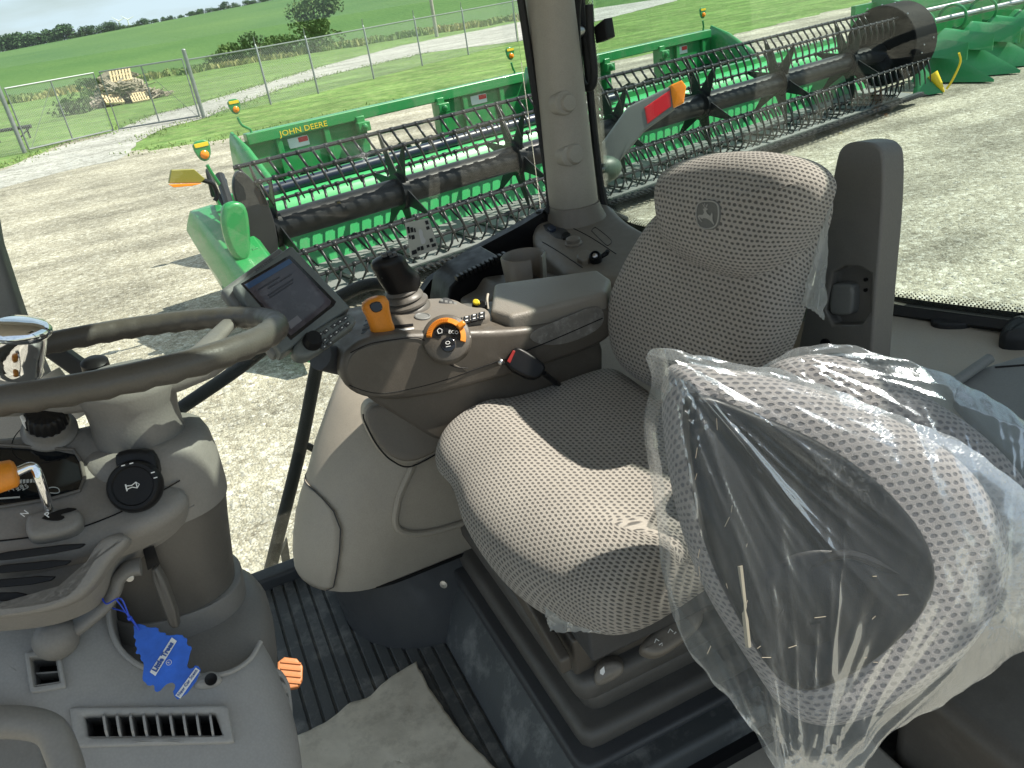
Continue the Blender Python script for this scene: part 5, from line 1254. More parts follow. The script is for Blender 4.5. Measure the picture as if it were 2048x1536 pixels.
fm = Plane((.43, .76, -.875), (-.25, -.45, .85)).lift(.004)
def wline(pl, pts, par, r_=.0009): mb = MB(); mb.tube([pl.p(x_, y_, .001) for x_, y_ in pts], r_, 5); return obj('symbol_line', mb, M['white'], par)
wline(fm, [(1258, 1243), (1264, 1241), (1273, 1258), (1266, 1261), (1258, 1243)], seat); wline(fm, [(1250, 1264), (1262, 1256), (1272, 1262), (1276, 1258)], seat); wline(fm, [(1264, 1266), (1272, 1270), (1278, 1262)], seat)
hm = Plane((.5, .735, -.905), (-.15, -.55, .8)).lift(.001)
wline(hm, [(1309, 1286), (1312, 1278), (1318, 1282)], seat); wline(hm, [(1318, 1290), (1324, 1286), (1324, 1292)], seat); wline(hm, [(1336, 1266), (1340, 1258), (1346, 1264)], seat); wline(hm, [(1348, 1268), (1352, 1264)], seat)
KP = Plane((.37, .79, -.965), (-.35, -.75, .45))
kn = pil('weight_knob', KP, [(1188, 1352), (1200, 1330), (1230, 1322), (1248, 1330), (1250, 1345), (1235, 1360), (1200, 1376), (1188, 1370)], .03, M['taupe_lit'], seat, .008, .002)
mark(KP.lift(.002), [(1200, 1340), (1208, 1332), (1210, 1344), (1206, 1350), (1200, 1347)], kn, 'white')
# stacked bellows: rounded trays that step outwards
def tray(z, x0, x1, y0, y1, th, name='bellows_tray', m='grey', r=.02):
    pl = Plane((0, 0, z), (0, 0, 1), (0, 1, 0))
    q = [(x0, y0), (x1, y0), (x1, y1), (x0, y1)]
    o2 = []
    for x, y in q: d = Vector((x, y, z))-pl.o; o2.append((d.dot(pl.u), d.dot(pl.v)))
    # denser corners so that the rounding stays local
    pts = []
    for i, p in enumerate(o2):
        a, b = o2[i-1], o2[(i+1) % 4]
        def mv(p, q, d): L_ = math.hypot(q[0]-p[0], q[1]-p[1]); return (p[0]+(q[0]-p[0])*d/L_, p[1]+(q[1]-p[1])*d/L_)
        pts += [mv(p, a, .06), p, mv(p, b, .06)]
    return pil(name, pl, pts, th, M[m], seat, r, 0, 2, 120, r*.9, px=False, smooth=80)
M['bellows'] = mat('bellows_rubber', (.085, .08, .072), .5, bump=.3, bscale=900, var=.06, dirt=(.16, .15, .135), dirts=9, dirta=.3)
tray(-.925, .352, .86, .815, 1.36, .055, m='bellows'); tray(-.965, .335, .87, .79, 1.37, .045, m='bellows', r=.018)
tray(-1.005, .352, .86, .80, 1.355, .05, m='bellows'); tray(-1.045, .322, .89, .765, 1.38, .04, m='bellows', r=.016)
tray(-1.078, .30, .92, .74, 1.36, .03, name='base_plate', m='dark_grey', r=.008)
# belt tower beside the backrest
tw = thing('belt_tower', 'tall dark grey moulded seat-belt tower standing right of the backrest', 'belt tower', (1.0, .95, -.95))
TPl = Plane((.93, 1.0, -.55), (-1, -.10, .10))
def TT(l, h=0): return [TPl.p(x_, y_, h) for x_, y_ in l]
tout = chaikin([(1672, 318), (1680, 296), (1700, 283), (1740, 284), (1756, 292), (1768, 312), (1766, 420), (1754, 560), (1746, 660), (1740, 760), (1735, 900), (1590, 900), (1592, 730), (1602, 660), (1622, 585), (1640, 490), (1656, 410)], 2)
mb = MB(); mb.prism(TT(tout), -TPl.n*.05); body = obj('tower_body', mb, M['belttower'], None, smooth=30)
c1 = MB(); c1.prism(TT([(1665, 545), (1690, 532), (1722, 535), (1742, 548), (1740, 625), (1722, 650), (1665, 650), (1650, 620)], .01), -TPl.n*.032)
carve(body, c1); put_in(body, tw)
b = body.modifiers.new('bevel', 'BEVEL'); b.width = .008; b.segments = 3; b.limit_method = 'ANGLE'; b.angle_limit = R(50)
body.data.materials.clear(); body.data.materials.append(M['belttower'])
for p_ in body.data.polygons: p_.material_index = 0
pil('belt_latch', TPl.lift(-.004), [(1660, 572), (1668, 567), (1697, 568), (1706, 575), (1704, 622), (1697, 632), (1664, 631), (1656, 622)], .03, M['grey'], tw, .006, 0, 1)
for yy in (564, 585):
    mb = MB(); mb.cyl(TPl.p(1715, yy, -.022), TPl.p(1715, yy, -.018), .003, n=12); obj('vent_hole', mb, M['black'], tw)
mb = MB(); mb.disc_stack(TPl.p(1652, 688, .0), TPl.n, [(.010, -.002), (.010, .003), (.0005, .004)], 16); obj('belt_slot', mb, M['black'], tw)
# ================================================================== FOLDED PASSENGER SEAT IN ITS BAG
BD = Plane((.66, .46, -.60), (-.30, -.88, .36))
bs = thing('passenger_seat', 'folded dotted cloth passenger seat with black underside, wrapped in a plastic bag', 'seat', (.7, .6, -1.1))
ring_o = [(1352, 760), (1385, 728), (1470, 742), (1600, 765), (1740, 810), (1880, 870), (1985, 950), (2050, 1050), (2058, 1150), (2020, 1260), (1930, 1370), (1820, 1440), (1690, 1490), (1600, 1470), (1540, 1380), (1450, 1240), (1395, 1100), (1360, 920)]
pil('folded_cushion', BD.lift(-.012), ring_o, .10, M['cloth2'], bs, .045, .0, 2, 130, .03, rings=9)
pan_o = [(1375, 800), (1410, 785), (1520, 830), (1640, 880), (1760, 960), (1850, 1060), (1880, 1140), (1868, 1210), (1800, 1290), (1720, 1350), (1620, 1395), (1560, 1370), (1500, 1270), (1430, 1130), (1390, 960)]
pn = pil('underside_pan', BD.lift(.006), pan_o, .03, M['black'], bs, .008, -.010, 2, 110, rings=8)
pil('pan_boss', BD.lift(.0), [(1500, 1160), (1560, 1110), (1660, 1090), (1760, 1120), (1800, 1180), (1770, 1260), (1660, 1330), (1590, 1330), (1530, 1260)], .02, M['black'], pn, .012, .004, 2, 80)
mb = MB(); mb.tube(spline([BD.p(x_, y_, -.004) for x_, y_ in [(1530, 1300), (1600, 1160), (1690, 1110), (1800, 1150), (1850, 1180)]], 6), .006, 8); obj('pan_bracket', mb, M['black'], pn)
mb = MB(); mb.tube([BD.p(1478, 1130, .002), BD.p(1494, 1290, .004)], .0035, 6); obj('brown_strip', mb, M['wood_old'], pn)
BD2 = Plane((.74, .60, -.55), (-.35, -.75, .5))
pil('folded_backrest', BD2, [(1545, 730), (1600, 705), (1690, 700), (1790, 740), (1900, 800), (2010, 880), (2100, 980), (2150, 1200), (2000, 1250), (1800, 1000), (1650, 850), (1560, 790)], .09, M['cloth2'], bs, .04, .006, 2, 110, .03, rings=8)
mb = MB(); mb.prism([Vector((.62, .60, -1.14)), Vector((.95, .60, -1.14)), Vector((.95, .62, -.75)), Vector((.66, .62, -.75))], YA*.12); obj('seat_bracket', mb, M['dark_grey'], bs, smooth=0, bevel=.02)
# the bag: wrinkled film drawn over the folded seat
def bag(name, plane, outl, depth, seed, anchors=((1330, 710), (1590, 1640)), n=260, rings=70, puff=.02, rip=.006):
    o2 = [plane.px(*p) for p in outl]; o2 = chaikin(o2, 1); o2 = [Vector((p.x, p.y)) for p in resample([Vector((a, b, 0)) for a, b in o2], n)]
    c = sum(o2, Vector((0, 0)))/n; rows = []
    anc = [Vector(plane.px(*q)) for q in anchors]
    def disp(p, k):
        q = Vector((p.x*7, p.y*7, seed)); st = Vector((p.x*26+p.y*8, p.y*7-p.x*3, seed+2))
        fold = 0
        for n_a, an in enumerate(anc):
            d_ = p-an; rr_ = d_.length+1e-4; th = math.atan2(d_.y, d_.x)
            f = (1-abs(noise.noise(Vector((th*5.5, rr_*2.2, seed+n_a*11)))*2.6)); f = max(0, f)**2
            f2 = (1-abs(noise.noise(Vector((th*14, rr_*3.5, seed+n_a*5+3)))*2.6)); f2 = max(0, f2)**2
            w_ = math.exp(-(rr_/.26)**2)*min(1, rr_/.03); fold += (f*1.1+f2*.5)*w_
        return noise.noise(q)*rip*1.6*k+fold*rip*k+(1-abs(noise.noise(st)*2.2))*rip*k*.35
    for i in range(7):                        # back edge to rim
        a = i/6*math.pi/2; ins = .018*(1-math.sin(a)); row = []
        for k, p in enumerate(o2):
            d = (p-c).normalized(); w = noise.noise(Vector((p.x*38, p.y*38, seed+7)))*.006*math.sin(a)
            row.append((p-d*ins+d*w, -depth*(1-i/6)**.8+.0))
        rows.append(row)
    for j in range(1, rings):
        s = 1-j/rings; row = []
        for p in o2: row.append((c+(p-c)*s, puff*(1-s**5)))
        rows.append(row)
    R3 = [[plane.at(p.x, p.y, h+disp(p, 1.0 if h >= 0 else .5)) for p, h in row] for row in rows]
    mb = MB(); mb.loft(R3, cap=False); cidx = len(mb.v); mb.add([plane.at(c.x, c.y, puff+disp(c, 1))], [])
    b_ = (len(R3)-1)*n
    for k in range(n): mb.f.append((b_+k, b_+(k+1) % n, cidx)); mb.mi.append(0)
    return mb
mb = bag('plastic_bag', BD.lift(.012), [(1318, 694), (1352, 700), (1400, 712), (1530, 735), (1640, 768), (1700, 790), (1850, 850), (1960, 905), (2070, 1000), (2120, 1120), (2070, 1290), (2000, 1320), (1900, 1395), (1800, 1450), (1740, 1500), (1720, 1560), (1560, 1560), (1545, 1500), (1480, 1420), (1430, 1372), (1385, 1312), (1362, 1240), (1345, 1150), (1325, 1000), (1310, 880), (1318, 820), (1338, 760), (1330, 720)], .13, 1.3)
bg1 = obj('plastic_bag', mb, M['film'], None, smooth=50)
tag(bg1, 'dusty clear plastic bag pulled over the folded passenger seat', 'plastic bag')
mb = bag('bag_fold', BD2.lift(.014), [(1528, 732), (1570, 705), (1640, 688), (1700, 690), (1780, 712), (1880, 742), (1990, 800), (2100, 880), (2180, 1000), (2180, 1300), (2000, 1260), (1850, 1000), (1700, 870), (1560, 780)], .12, 5.1, n=200, rings=50, anchors=((1560, 710), (2000, 1250)), rip=.006)
obj('bag_fold', mb, M['film'], bg1, smooth=50)
mb = MB()
rn = random.Random(8)
for k in range(20):     # dry chaff stuck to the film
    px_, py_ = (rn.gauss(1640, 110), rn.gauss(1190, 60)) if k % 2 else (rn.uniform(1370, 1480), rn.uniform(760, 1300))
    p = BD.p(px_, py_, .036); a = rn.uniform(-.3, .6)+(1.2 if px_ < 1490 else 0); d_ = BD.u*math.cos(a)+BD.v*math.sin(a)
    mb.tube([p, p+d_*rn.uniform(.003, .012)], .0004, 4)
ch0 = obj('chaff', mb, M['wood_old'], bg1); tag(ch0, kind='stuff')
# ================================================================== ARMREST CONSOLE
con = thing('armrest_console', 'brown-grey armrest console carrying joystick, orange throttle lever and dial', 'control console', (.4, 1.3, -.8))
CY = 1.20
CPl = Plane((0, CY, 0), (0, -1, 0))
def P_y(l, y): return [at(x_, y_, y=y) for x_, y_ in l]
# upper body: side outline swept across its width with a rounded shell, widening from the top to the belly
def shell(outl, y0, y1, r, name, m, parent, ins=.006, n=90, soft=2):
    o2 = [CPl.px(*p) for p in outl]; o2 = chaikin(o2, soft); o2 = [Vector((p.x, p.y)) for p in resample([Vector((a, b, 0)) for a, b in o2], n)]
    rows = []
    for k in range(7):
        a = math.pi/2*k/6; q = inset(o2, r*(1-math.sin(a))); rows.append([Vector((p.x*-1 if False else CPl.at(p.x, p.y).x, y0+r*(1-math.cos(a)) if False else y0+r*(1-math.sin(math.pi/2*k/6*0+a)) , CPl.at(p.x, p.y).z)) for p in q])
    rows = []
    for k in range(7):
        a = math.pi/2*k/6; q = inset(o2, r*(1-math.sin(a))); rows.append([Vector((CPl.at(p.x, p.y).x, y0+r*(1-math.sin(a)) if False else y0+r*(1-math.cos(math.pi/2-a)), CPl.at(p.x, p.y).z)) for p in q])
    rows[0:7] = [[Vector((v.x, y0+r*(1-math.sin(math.pi/2*k/6))*1.0, v.z)) for v in rows[k]] for k in range(7)][::1]
    # rim profile: k=0 inner ring on the face, k=6 outer ring at depth r
    rows = []
    for k in range(7):
        a = math.pi/2*k/6; q = inset(o2, r*(1-math.sin(a))); rows.append([Vector((CPl.at(p.x, p.y).x, y0+r*(1-math.cos(a)), CPl.at(p.x, p.y).z)) for p in q])
    for k in range(6, -1, -1):
        a = math.pi/2*k/6; q = inset(o2, r*(1-math.sin(a))); rows.append([Vector((CPl.at(p.x, p.y).x, y1-r*(1-math.cos(a)), CPl.at(p.x, p.y).z)) for p in q])
    mb = MB(); mb.loft(rows); return obj(name, mb, m, parent, smooth=60)
body_o = [(680, 742), (684, 716), (702, 696), (728, 680), (780, 670), (850, 668), (930, 663), (1000, 662), (1080, 655), (1150, 634), (1228, 606), (1236, 640), (1225, 680), (1150, 712), (1060, 742), (960, 770), (880, 790), (800, 804), (730, 799), (690, 776)]
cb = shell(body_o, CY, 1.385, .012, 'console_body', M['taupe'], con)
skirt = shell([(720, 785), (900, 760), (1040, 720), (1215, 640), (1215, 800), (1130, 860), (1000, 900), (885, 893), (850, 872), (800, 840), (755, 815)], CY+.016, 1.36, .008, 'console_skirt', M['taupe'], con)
pil('side_panel', CPl.lift(.0015), [(692, 752), (697, 716), (722, 694), (800, 677), (842, 676), (868, 695), (905, 728), (935, 740), (930, 755), (860, 780), (760, 797), (715, 790)], .004, M['taupe'], cb, .002, 0, 2, 120)
seam(CPl, [(697, 770), (760, 786), (860, 768), (960, 735), (1080, 690), (1205, 636)], cb, .0011, .001)
seam(CPl, [(700, 705), (740, 687), (800, 677), (840, 676), (870, 700), (902, 730), (935, 736)], cb, .0010, .002)
# deck on top of the console
DK = Plane(tuple(at(850, 640, y=1.258)), (.16, -.10, 1))
mb = MB()
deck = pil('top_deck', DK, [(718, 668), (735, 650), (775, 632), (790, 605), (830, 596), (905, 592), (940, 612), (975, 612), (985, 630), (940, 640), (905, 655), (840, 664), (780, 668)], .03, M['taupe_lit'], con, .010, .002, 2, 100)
# slot with the orange lever
LVp = DK.lift(.0015)
mark(LVp, [(722, 668), (728, 662), (760, 654), (826, 648), (827, 652), (770, 660), (735, 668)], deck, 'black', name='lever_slot')
mark(LVp, [(726, 676), (760, 664), (828, 656), (828, 659), (762, 668), (729, 680)], deck, 'white', name='slot_line')
for k in range(4):
    mark(LVp, [(724+k*3, 662-k*9), (760+k*2, 650-k*9), (760+k*2, 648-k*9), (724+k*3, 659-k*9)], deck, 'black', name='gaiter_fold')
b0, b1 = at(768, 668, y=1.235), at(747, 599, y=1.235); ax_ = (b1-b0).normalized(); sd_ = ax_.cross(YA).normalized()
lev = MB(); R_ = []
for t_, w, d in ((0, .010, .009), (.05, .0175, .012), (.12, .0185, .013), (.3, .0175, .0135), (.6, .0185, .0155), (.8, .021, .017), (.93, .018, .014), (1.0, .009, .007)):
    w *= 1.12; c = b0+(b1-b0)*t_*1.05; R_.append([c+sd_*w*math.copysign(abs(math.cos(a))**.8, math.cos(a))+YA*d*math.copysign(abs(math.sin(a))**.8, math.sin(a)) for a in [2*math.pi*k/28 for k in range(28)]])
lev.loft(R_); lv_ = obj('throttle_lever', lev, M['orange'], con, smooth=70)
LB = Plane(tuple(at(752, 618, y=1.216)), (.0, -1, .35))
pil('lever_button', LB, [(739, 607), (758, 601), (766, 612), (764, 622), (750, 626), (741, 618)], .006, M['gloss_black'], lv_, .002, 0, 1)
mb = MB(); mb.tube([b0-ax_*.012, b0+ax_*.01], .0035, 10); obj('lever_stem', mb, M['steel'], lv_)
# joystick
J0 = at(812, 618, y=1.33); jt = at(778, 516, y=1.31)
mb = MB(); mb.disc_stack(J0, (-.05, 0, 1), [(.045, -.01), (.046, .002), (.040, .008), (.044, .011), (.044, .015), (.034, .020), (.038, .023), (.037, .027), (.028, .032), (.031, .035), (.029, .040), (.020, .044), (.018, .06)], 30); obj('joystick_boot', mb, M['column_dark'], con, smooth=50)
jb = at(803, 592, y=1.33); R_ = []
jd = (jt-jb)
for t_, w, d, dx in ((-.08, .013, .013, 0), (.02, .020, .018, .004), (.15, .026, .022, .008), (.35, .030, .024, .008), (.55, .030, .024, .004), (.72, .025, .022, -.002), (.88, .027, .024, -.004), (.98, .0245, .022, -.004), (1.04, .019, .017, -.003), (1.08, .011, .010, -.002), (1.095, .003, .003, -.002)):
    w *= 1.2; d *= 1.15; c = jb+jd*t_+XA*dx; R_.append([c+XA*w*math.copysign(abs(math.cos(a))**.85, math.cos(a))+YA*d*math.sin(a) for a in [2*math.pi*k/28 for k in range(28)]])
mb = MB(); mb.loft(R_); js = obj('joystick_grip', mb, M['black'], con, smooth=80, sub=1)
mb = MB(); mb.disc_stack(at(790, 546, y=1.298), (.1, -1, .2), [(.0065, -.004), (.0065, .001), (.005, .002), (.0005, .002)], 20); obj('grip_button', mb, M['dark_grey'], js)
for x_, y_ in ((768, 510), (778, 506), (789, 508), (782, 514)):
    mb = MB(); c = at(x_, y_, y=1.30); mb.box(c, (.008, .012, .006)); obj('top_button', mb, M['dark_grey'], js, smooth=0, bevel=.001)
mb = MB(); mb.box(at(763, 545, y=1.31), (.008, .02, .018)); obj('trigger', mb, M['dark_grey'], js, smooth=0, bevel=.002)
# dial cluster
DL = Plane(tuple(at(890, 672, y=1.19)), (-.25, -.75, .62))
dc0 = DL.px(893, 676)
def arc(pl, c, r0, r1, a0, a1, h0, h1, n=30):
    mb = MB(); rows = []
    for k in range(n+1):
        a = R(a0+(a1-a0)*k/n); u = (math.cos(a), math.sin(a))
        rows.append([pl.at(c[0]+u[0]*r, c[1]+u[1]*r, h) for r, h in ((r0, h0), (r0, h1), (r1, h1-.002), (r1, h0))])
    mb.loft(rows, closed_ring=True, cap=True); return mb
hs_ = MB(); hs_.disc_stack(DL.at(*dc0, 0), DL.n, [(.042, -.02), (.042, .0), (.039, .003), (.0005, .003)], 48); hs = obj('dial_housing', hs_, M['taupe'], con, smooth=50)
obj('orange_ring', arc(DL, dc0, .025, .0335, -25, 170, .002, .010), M['orange'], hs, smooth=30)
mb = MB()
for k in range(16):
    a = R(75+k*6); mb.box(DL.at(dc0[0]+math.cos(a)*.0293, dc0[1]+math.sin(a)*.0293, .0100), (.0075, .0012, .0022), [DL.u*math.cos(a)+DL.v*math.sin(a), DL.v*math.cos(a)-DL.u*math.sin(a), DL.n])
obj('ring_grips', mb, M['orange'], hs, smooth=0)
mb = MB(); a = R(28); mb.box(DL.at(dc0[0]+math.cos(a)*.032, dc0[1]+math.sin(a)*.032, .011), (.015, .010, .010), [DL.u*math.cos(a)+DL.v*math.sin(a), DL.v*math.cos(a)-DL.u*math.sin(a), DL.n]); obj('ring_tab', mb, M['orange'], hs, smooth=0, bevel=.003)
for a0_, a1_ in ((92, 170), (-20, 88)):
    obj('dial_button', arc(DL, dc0, .009, .0245, a0_, a1_, .002, .006), M['gloss_black'], hs, smooth=30)
c2 = (dc0[0]+.001, dc0[1]-.014); mb = MB(); mb.disc_stack(DL.at(*c2, 0), DL.n, [(.0125, 0), (.0125, .009), (.011, .010), (.0005, .010)], 28); obj('dial_button', mb, M['gloss_black'], hs, smooth=40)
text('lettering', 'ECO', .0085, DL, dc0[0]+.0135, dc0[1]+.006, .0065, M['white'], hs, ang=R(-16))
def wl2(pl, pts, par, r_=.0006): mb = MB(); mb.tube([pl.at(u, v, .0072) for u, v in pts], r_, 5); obj('symbol_line', mb, M['white'], par)
wl2(DL, [(dc0[0]-.012, dc0[1]+.008), (dc0[0]-.013, dc0[1]+.014), (dc0[0]-.009, dc0[1]+.017), (dc0[0]-.005, dc0[1]+.014), (dc0[0]-.006, dc0[1]+.008), (dc0[0]-.012, dc0[1]+.008)], hs)
mb = MB(); mb.tube([DL.at(c2[0]+math.cos(R(t*30))*.0035, c2[1]+.0025+math.sin(R(t*30))*.0025, .0105) for t in range(12)], .0006, 5, closed=True); mb.tube([DL.at(c2[0]-.004, c2[1]-.004, .0105), DL.at(c2[0]+.004, c2[1]-.004, .0105)], .0006, 5); obj('symbol_line', mb, M['white'], hs)
mb = MB(); mb.disc_stack(DK.p(845, 636, .0), DK.n, [(.0145, 0), (.0145, .004), (.0125, .005), (.011, .0035), (.0005, .0035)], 30); obj('round_button', mb, M['grey'], deck, smooth=40)
# curved keypad and the row of keys
KPp = Plane(tuple(at(892, 612, y=1.31)), (.05, -.45, .9))
kp = pil('keypad', KPp, [(876, 600), (890, 592), (908, 600), (918, 616), (918, 628), (896, 628), (876, 626)], .008, M['dark_grey'], deck, .003, .001)
for k in range(12):
    i, j = k % 4, k//4; pil('key', KPp.lift(.0015), [(880+i*9, 598+j*9+i*2), (886+i*9, 598+j*9+i*2), (886+i*9, 603+j*9+i*2), (880+i*9, 603+j*9+i*2)], .002, M['grey'], kp, .0006, 0, 0, 16)
KR = DK.lift(.002)
for k in range(4):
    for j in range(2):
        x_, y_ = 912+k*15, 637-k*4-j*-7
        kk = pil('key', KR, [(x_, y_), (x_+13, y_-3), (x_+13, y_+3), (x_, y_+6)], .004, M['black'], deck, .001, 0, 0, 20); mark(KR, [(x_+4, y_+1), (x_+9, y_), (x_+9, y_+2), (x_+4, y_+3)], kk, 'white')
YB = Plane(tuple(at(955, 612, y=1.30)), (-.3, -.6, .7))
yb_ = pil('hooded_switch', YB.lift(-.002), [(942, 612), (946, 602), (972, 598), (974, 614), (950, 620)], .02, M['black'], deck, .003, 0, 1); pil('yellow_switch', YB.lift(.004), [(944, 605), (947, 597), (957, 598), (960, 606), (952, 609)], .008, M['yellow'], yb_, .002, 0, 1)
mb = MB(); mb.tube(spline([at(976, 618, y=1.30), at(974, 600, y=1.31), at(976, 588, y=1.32)], 4), .0025, 8); obj('thin_lever', mb, M['cream'], deck)
mark(DL.lift(.001), [(935, 672), (939, 669), (942, 674), (938, 678)], cb, 'white')
# padded armrest lid
AP = Plane(tuple(at(1090, 580, y=1.285)), (.02, -.03, 1))
pil('armrest_pad', AP, rq([(980, 620), (988, 566), (1195, 538), (1222, 556), (1212, 584), (1060, 622), (1020, 632)], .14), .056, M['vinyl'], con, .010, .002, 1, 110, .008, rings=8)
# worn patch low on the side, seat-belt buckle
M['worn'] = mat('worn_side', (.17, .16, .145), .32, bump=1.0, bscale=160, var=.2, vscale=30, dirt=(.40, .40, .38), dirts=40, dirta=.7)
pil('scuffed_patch', CPl.lift(.0008), [(1052, 668), (1120, 640), (1200, 606), (1212, 640), (1190, 665), (1130, 690), (1075, 690)], .002, M['worn'], cb, .0008, 0, 2, 80)
bk_ = thing('belt_buckle', 'black seat-belt buckle with red release button beside the cushion', 'belt buckle', tuple(at(1060, 730, y=1.17)))
BKp = Plane(tuple(at(1060, 730, y=1.165)), (-.2, -.8, .45))
pil('buckle_body', BKp, [(1015, 712), (1030, 693), (1045, 696), (1085, 722), (1094, 738), (1078, 760), (1050, 755), (1012, 732)], .028, M['black'], bk_, .006, 0, 1)
M['dark_red'] = mat('dark_red_button', (.30, .015, .012), .5)
pil('release_button', BKp.lift(.0015), [(1014, 722), (1026, 700), (1031, 702), (1020, 727)], .006, M['dark_red'], bk_, .001, 0, 0, 30)
mb = MB(); mb.tube([BKp.p(1088, 745, -.012), at(1115, 768, y=1.20)], .008, 8, flat=.5); obj('buckle_stalk', mb, M['black'], bk_)
mb = MB(); mb.ball(BKp.p(1001, 724, .002), .006, 14); mb.tube([BKp.p(1001, 724, .0), BKp.p(1010, 726, -.01)], .003, 8); obj('side_pin', mb, M['steel'], bk_)
# ================================================================== DISPLAY MONITOR
mon = thing('display_monitor', 'grey touch-screen monitor with keypad on an arm beyond the steering wheel', 'monitor', tuple(at(580, 600, y=1.22)))
MP = Plane(tuple(at(580, 600, y=1.22)), (.20, -.72, .62))
sh_o = rq([(466, 572), (583, 489), (702, 614), (563, 708)], .05)
ms = pil('monitor_shell', MP, sh_o, .032, M['monitor'], mon, .005, 0, 1, 90, .003)
pil('rear_housing', MP.lift(-.018), rq([(441, 578), (560, 492), (680, 622), (549, 712)], .08), .03, M['grey'], mon, .008, 0, 1, 90, .01)
so = [(484, 568), (579, 513), (671, 606), (583, 676)]
pil('screen_bezel', MP.lift(.001), [(482, 567), (580, 510), (675, 606), (582, 680)], .001, M['gloss_black'], ms, .0003, 0, 0, 40)
def sq(s, t): a, b, c, d = so; return tuple((a[i]*(1-s)+b[i]*s)*(1-t)+(d[i]*(1-s)+c[i]*s)*t for i in (0, 1))
sc_ = MB(); 
scr = pil('screen', MP.lift(.0018), [sq(.02, .02), sq(.97, .02), sq(.97, .97), sq(.02, .97)], .001, M['screen'], ms, .0003, 0, 0, 40)
def sbox(s0, t0, s1, t1, m, nm='screen_field'): return mark(MP.lift(.0019), [sq(s0, t0), sq(s1, t0), sq(s1, t1), sq(s0, t1)], scr, m, .0002, nm)
sbox(.03, .03, .96, .11, 'bluebar'); M['scrtxt'] = mat('screen_text', (.03, .03, .04), .3); M['scrmid'] = mat('screen_mid', (.16, .15, .17), .2)
for s0, s1, t_ in ((.15, .6, .18), (.3, .5, .235), (.55, .8, .24), (.2, .75, .32), (.2, .7, .36)): sbox(s0, t_, s1, t_+.018, 'scrtxt', 'text_line')
sbox(.1, .80, .35, .90, 'scrmid')
text('lettering', 'JOHN DEERE', .0065, MP, *MP.px(528, 530), .0015, M['dark_grey'], ms, ang=math.atan2(MP.px(566, 505)[1]-MP.px(492, 560)[1], MP.px(566, 505)[0]-MP.px(492, 560)[0]))
KB = MP.lift(.004)
kb = pil('button_pad', KB, [(586, 694), (600, 676), (690, 622), (712, 632), (714, 646), (700, 656), (625, 712), (600, 715), (588, 706)], .03, M['monitor'], mon, .008, 0, 1, 80, .006)
mb = MB(); mb.disc_stack(KB.p(624, 684), KB.n, [(.015, 0), (.015, .006), (.0125, .010), (.0115, .018), (.0005, .0185)], 30); obj('rotary_knob', mb, M['black'], kb, smooth=40)
kb_l = [(640, 668), (652, 661), (668, 650), (679, 643), (690, 636), (636, 688) , (649, 680), (661, 672), (672, 664), (683, 655), (695, 647), (648, 693), (660, 685)]
for x_, y_ in kb_l:
    k_ = pil('key', KB.lift(.002), [(x_-7, y_+2), (x_+1, y_-6), (x_+7, y_-1), (x_-1, y_+7)], .003, M['dark_grey'], kb, .0008, 0, 0, 20); mark(KB.lift(.002), [(x_-1, y_+1), (x_+1, y_-1), (x_+3, y_), (x_+1, y_+2)], k_, 'white')
mb = MB(); mb.tube([at(640, 712, y=1.24), at(690, 725, y=1.27), at(730, 730, y=1.29)], .024, 14); obj('support_arm', mb, M['dark_grey'], mon)
# ================================================================== STEERING COLUMN
stc = thing('steering_column', 'grey steering column with instrument pod and vinyl-rimmed steering wheel', 'steering column', (-.08, 1.0, -.9))
SY = .98
Wc = ray(212, 706)*1.02
Wn = Vector((.10, .175, .98)).normalized()
WPl = Plane(tuple(Wc), Wn, (0, 1, 0)); WR = .215
rim = [WPl.at(WR*math.cos(R(a)), WR*math.sin(R(a))) for a in range(0, 360, 3)]
mb = MB(); n_ = 20; rows = []
for i, p in enumerate(rim):
    a = R(i*3); d = (p-Wc).normalized(); t_ = Wn; g = .0009*math.sin(a*40) if True else 0; row = []
    for k in range(n_):
        b_ = 2*math.pi*k/n_; rr = .0172+(g*1.6 if (math.sin(b_) < -.2 or math.cos(b_) < -.4) else 0); row.append(p+(d*math.cos(b_)+t_*math.sin(b_)*.95)*rr)
    rows.append(row)
mb.loft(rows, closed_path=True, cap=False); whl = obj('steering_wheel', mb, M['leather'], stc, smooth=180)
hub0 = at(262, 800, y=SY); hubn = Vector((.10, 0.05, 1)).normalized()
mb = MB(); mb.disc_stack(hub0, hubn, [(.050, -.060), (.052, -.045), (.050, -.02), (.052, .0), (.060, .018), (.058, .030), (.045, .036), (.0005, .038)], 44); hb_ = obj('wheel_hub', mb, M['column'], whl, smooth=60)
for a in (36, 205, 325):
    p = WPl.at((WR-.010)*math.cos(R(a)), (WR-.010)*math.sin(R(a)), -.004); q = hub0+hubn*.012+(p-hub0).normalized()*.03
    d = (p-q); s_ = d.cross(Wn).normalized(); rows = []
    for t_, w, h in ((0, .038, .020), (.25, .026, .014), (.6, .017, .009), (1.0, .013, .007)):
        c = q+d*t_-Wn*.02*math.sin(t_*math.pi)*.7
        rows.append([c+s_*w*math.copysign(abs(math.cos(x))**.7, math.cos(x))+Wn*h*math.copysign(abs(math.sin(x))**.7, math.sin(x)) for x in [2*math.pi*k/16 for k in range(16)]])
    mb = MB(); mb.loft(rows); obj('spoke', mb, M['column'], whl, smooth=70)
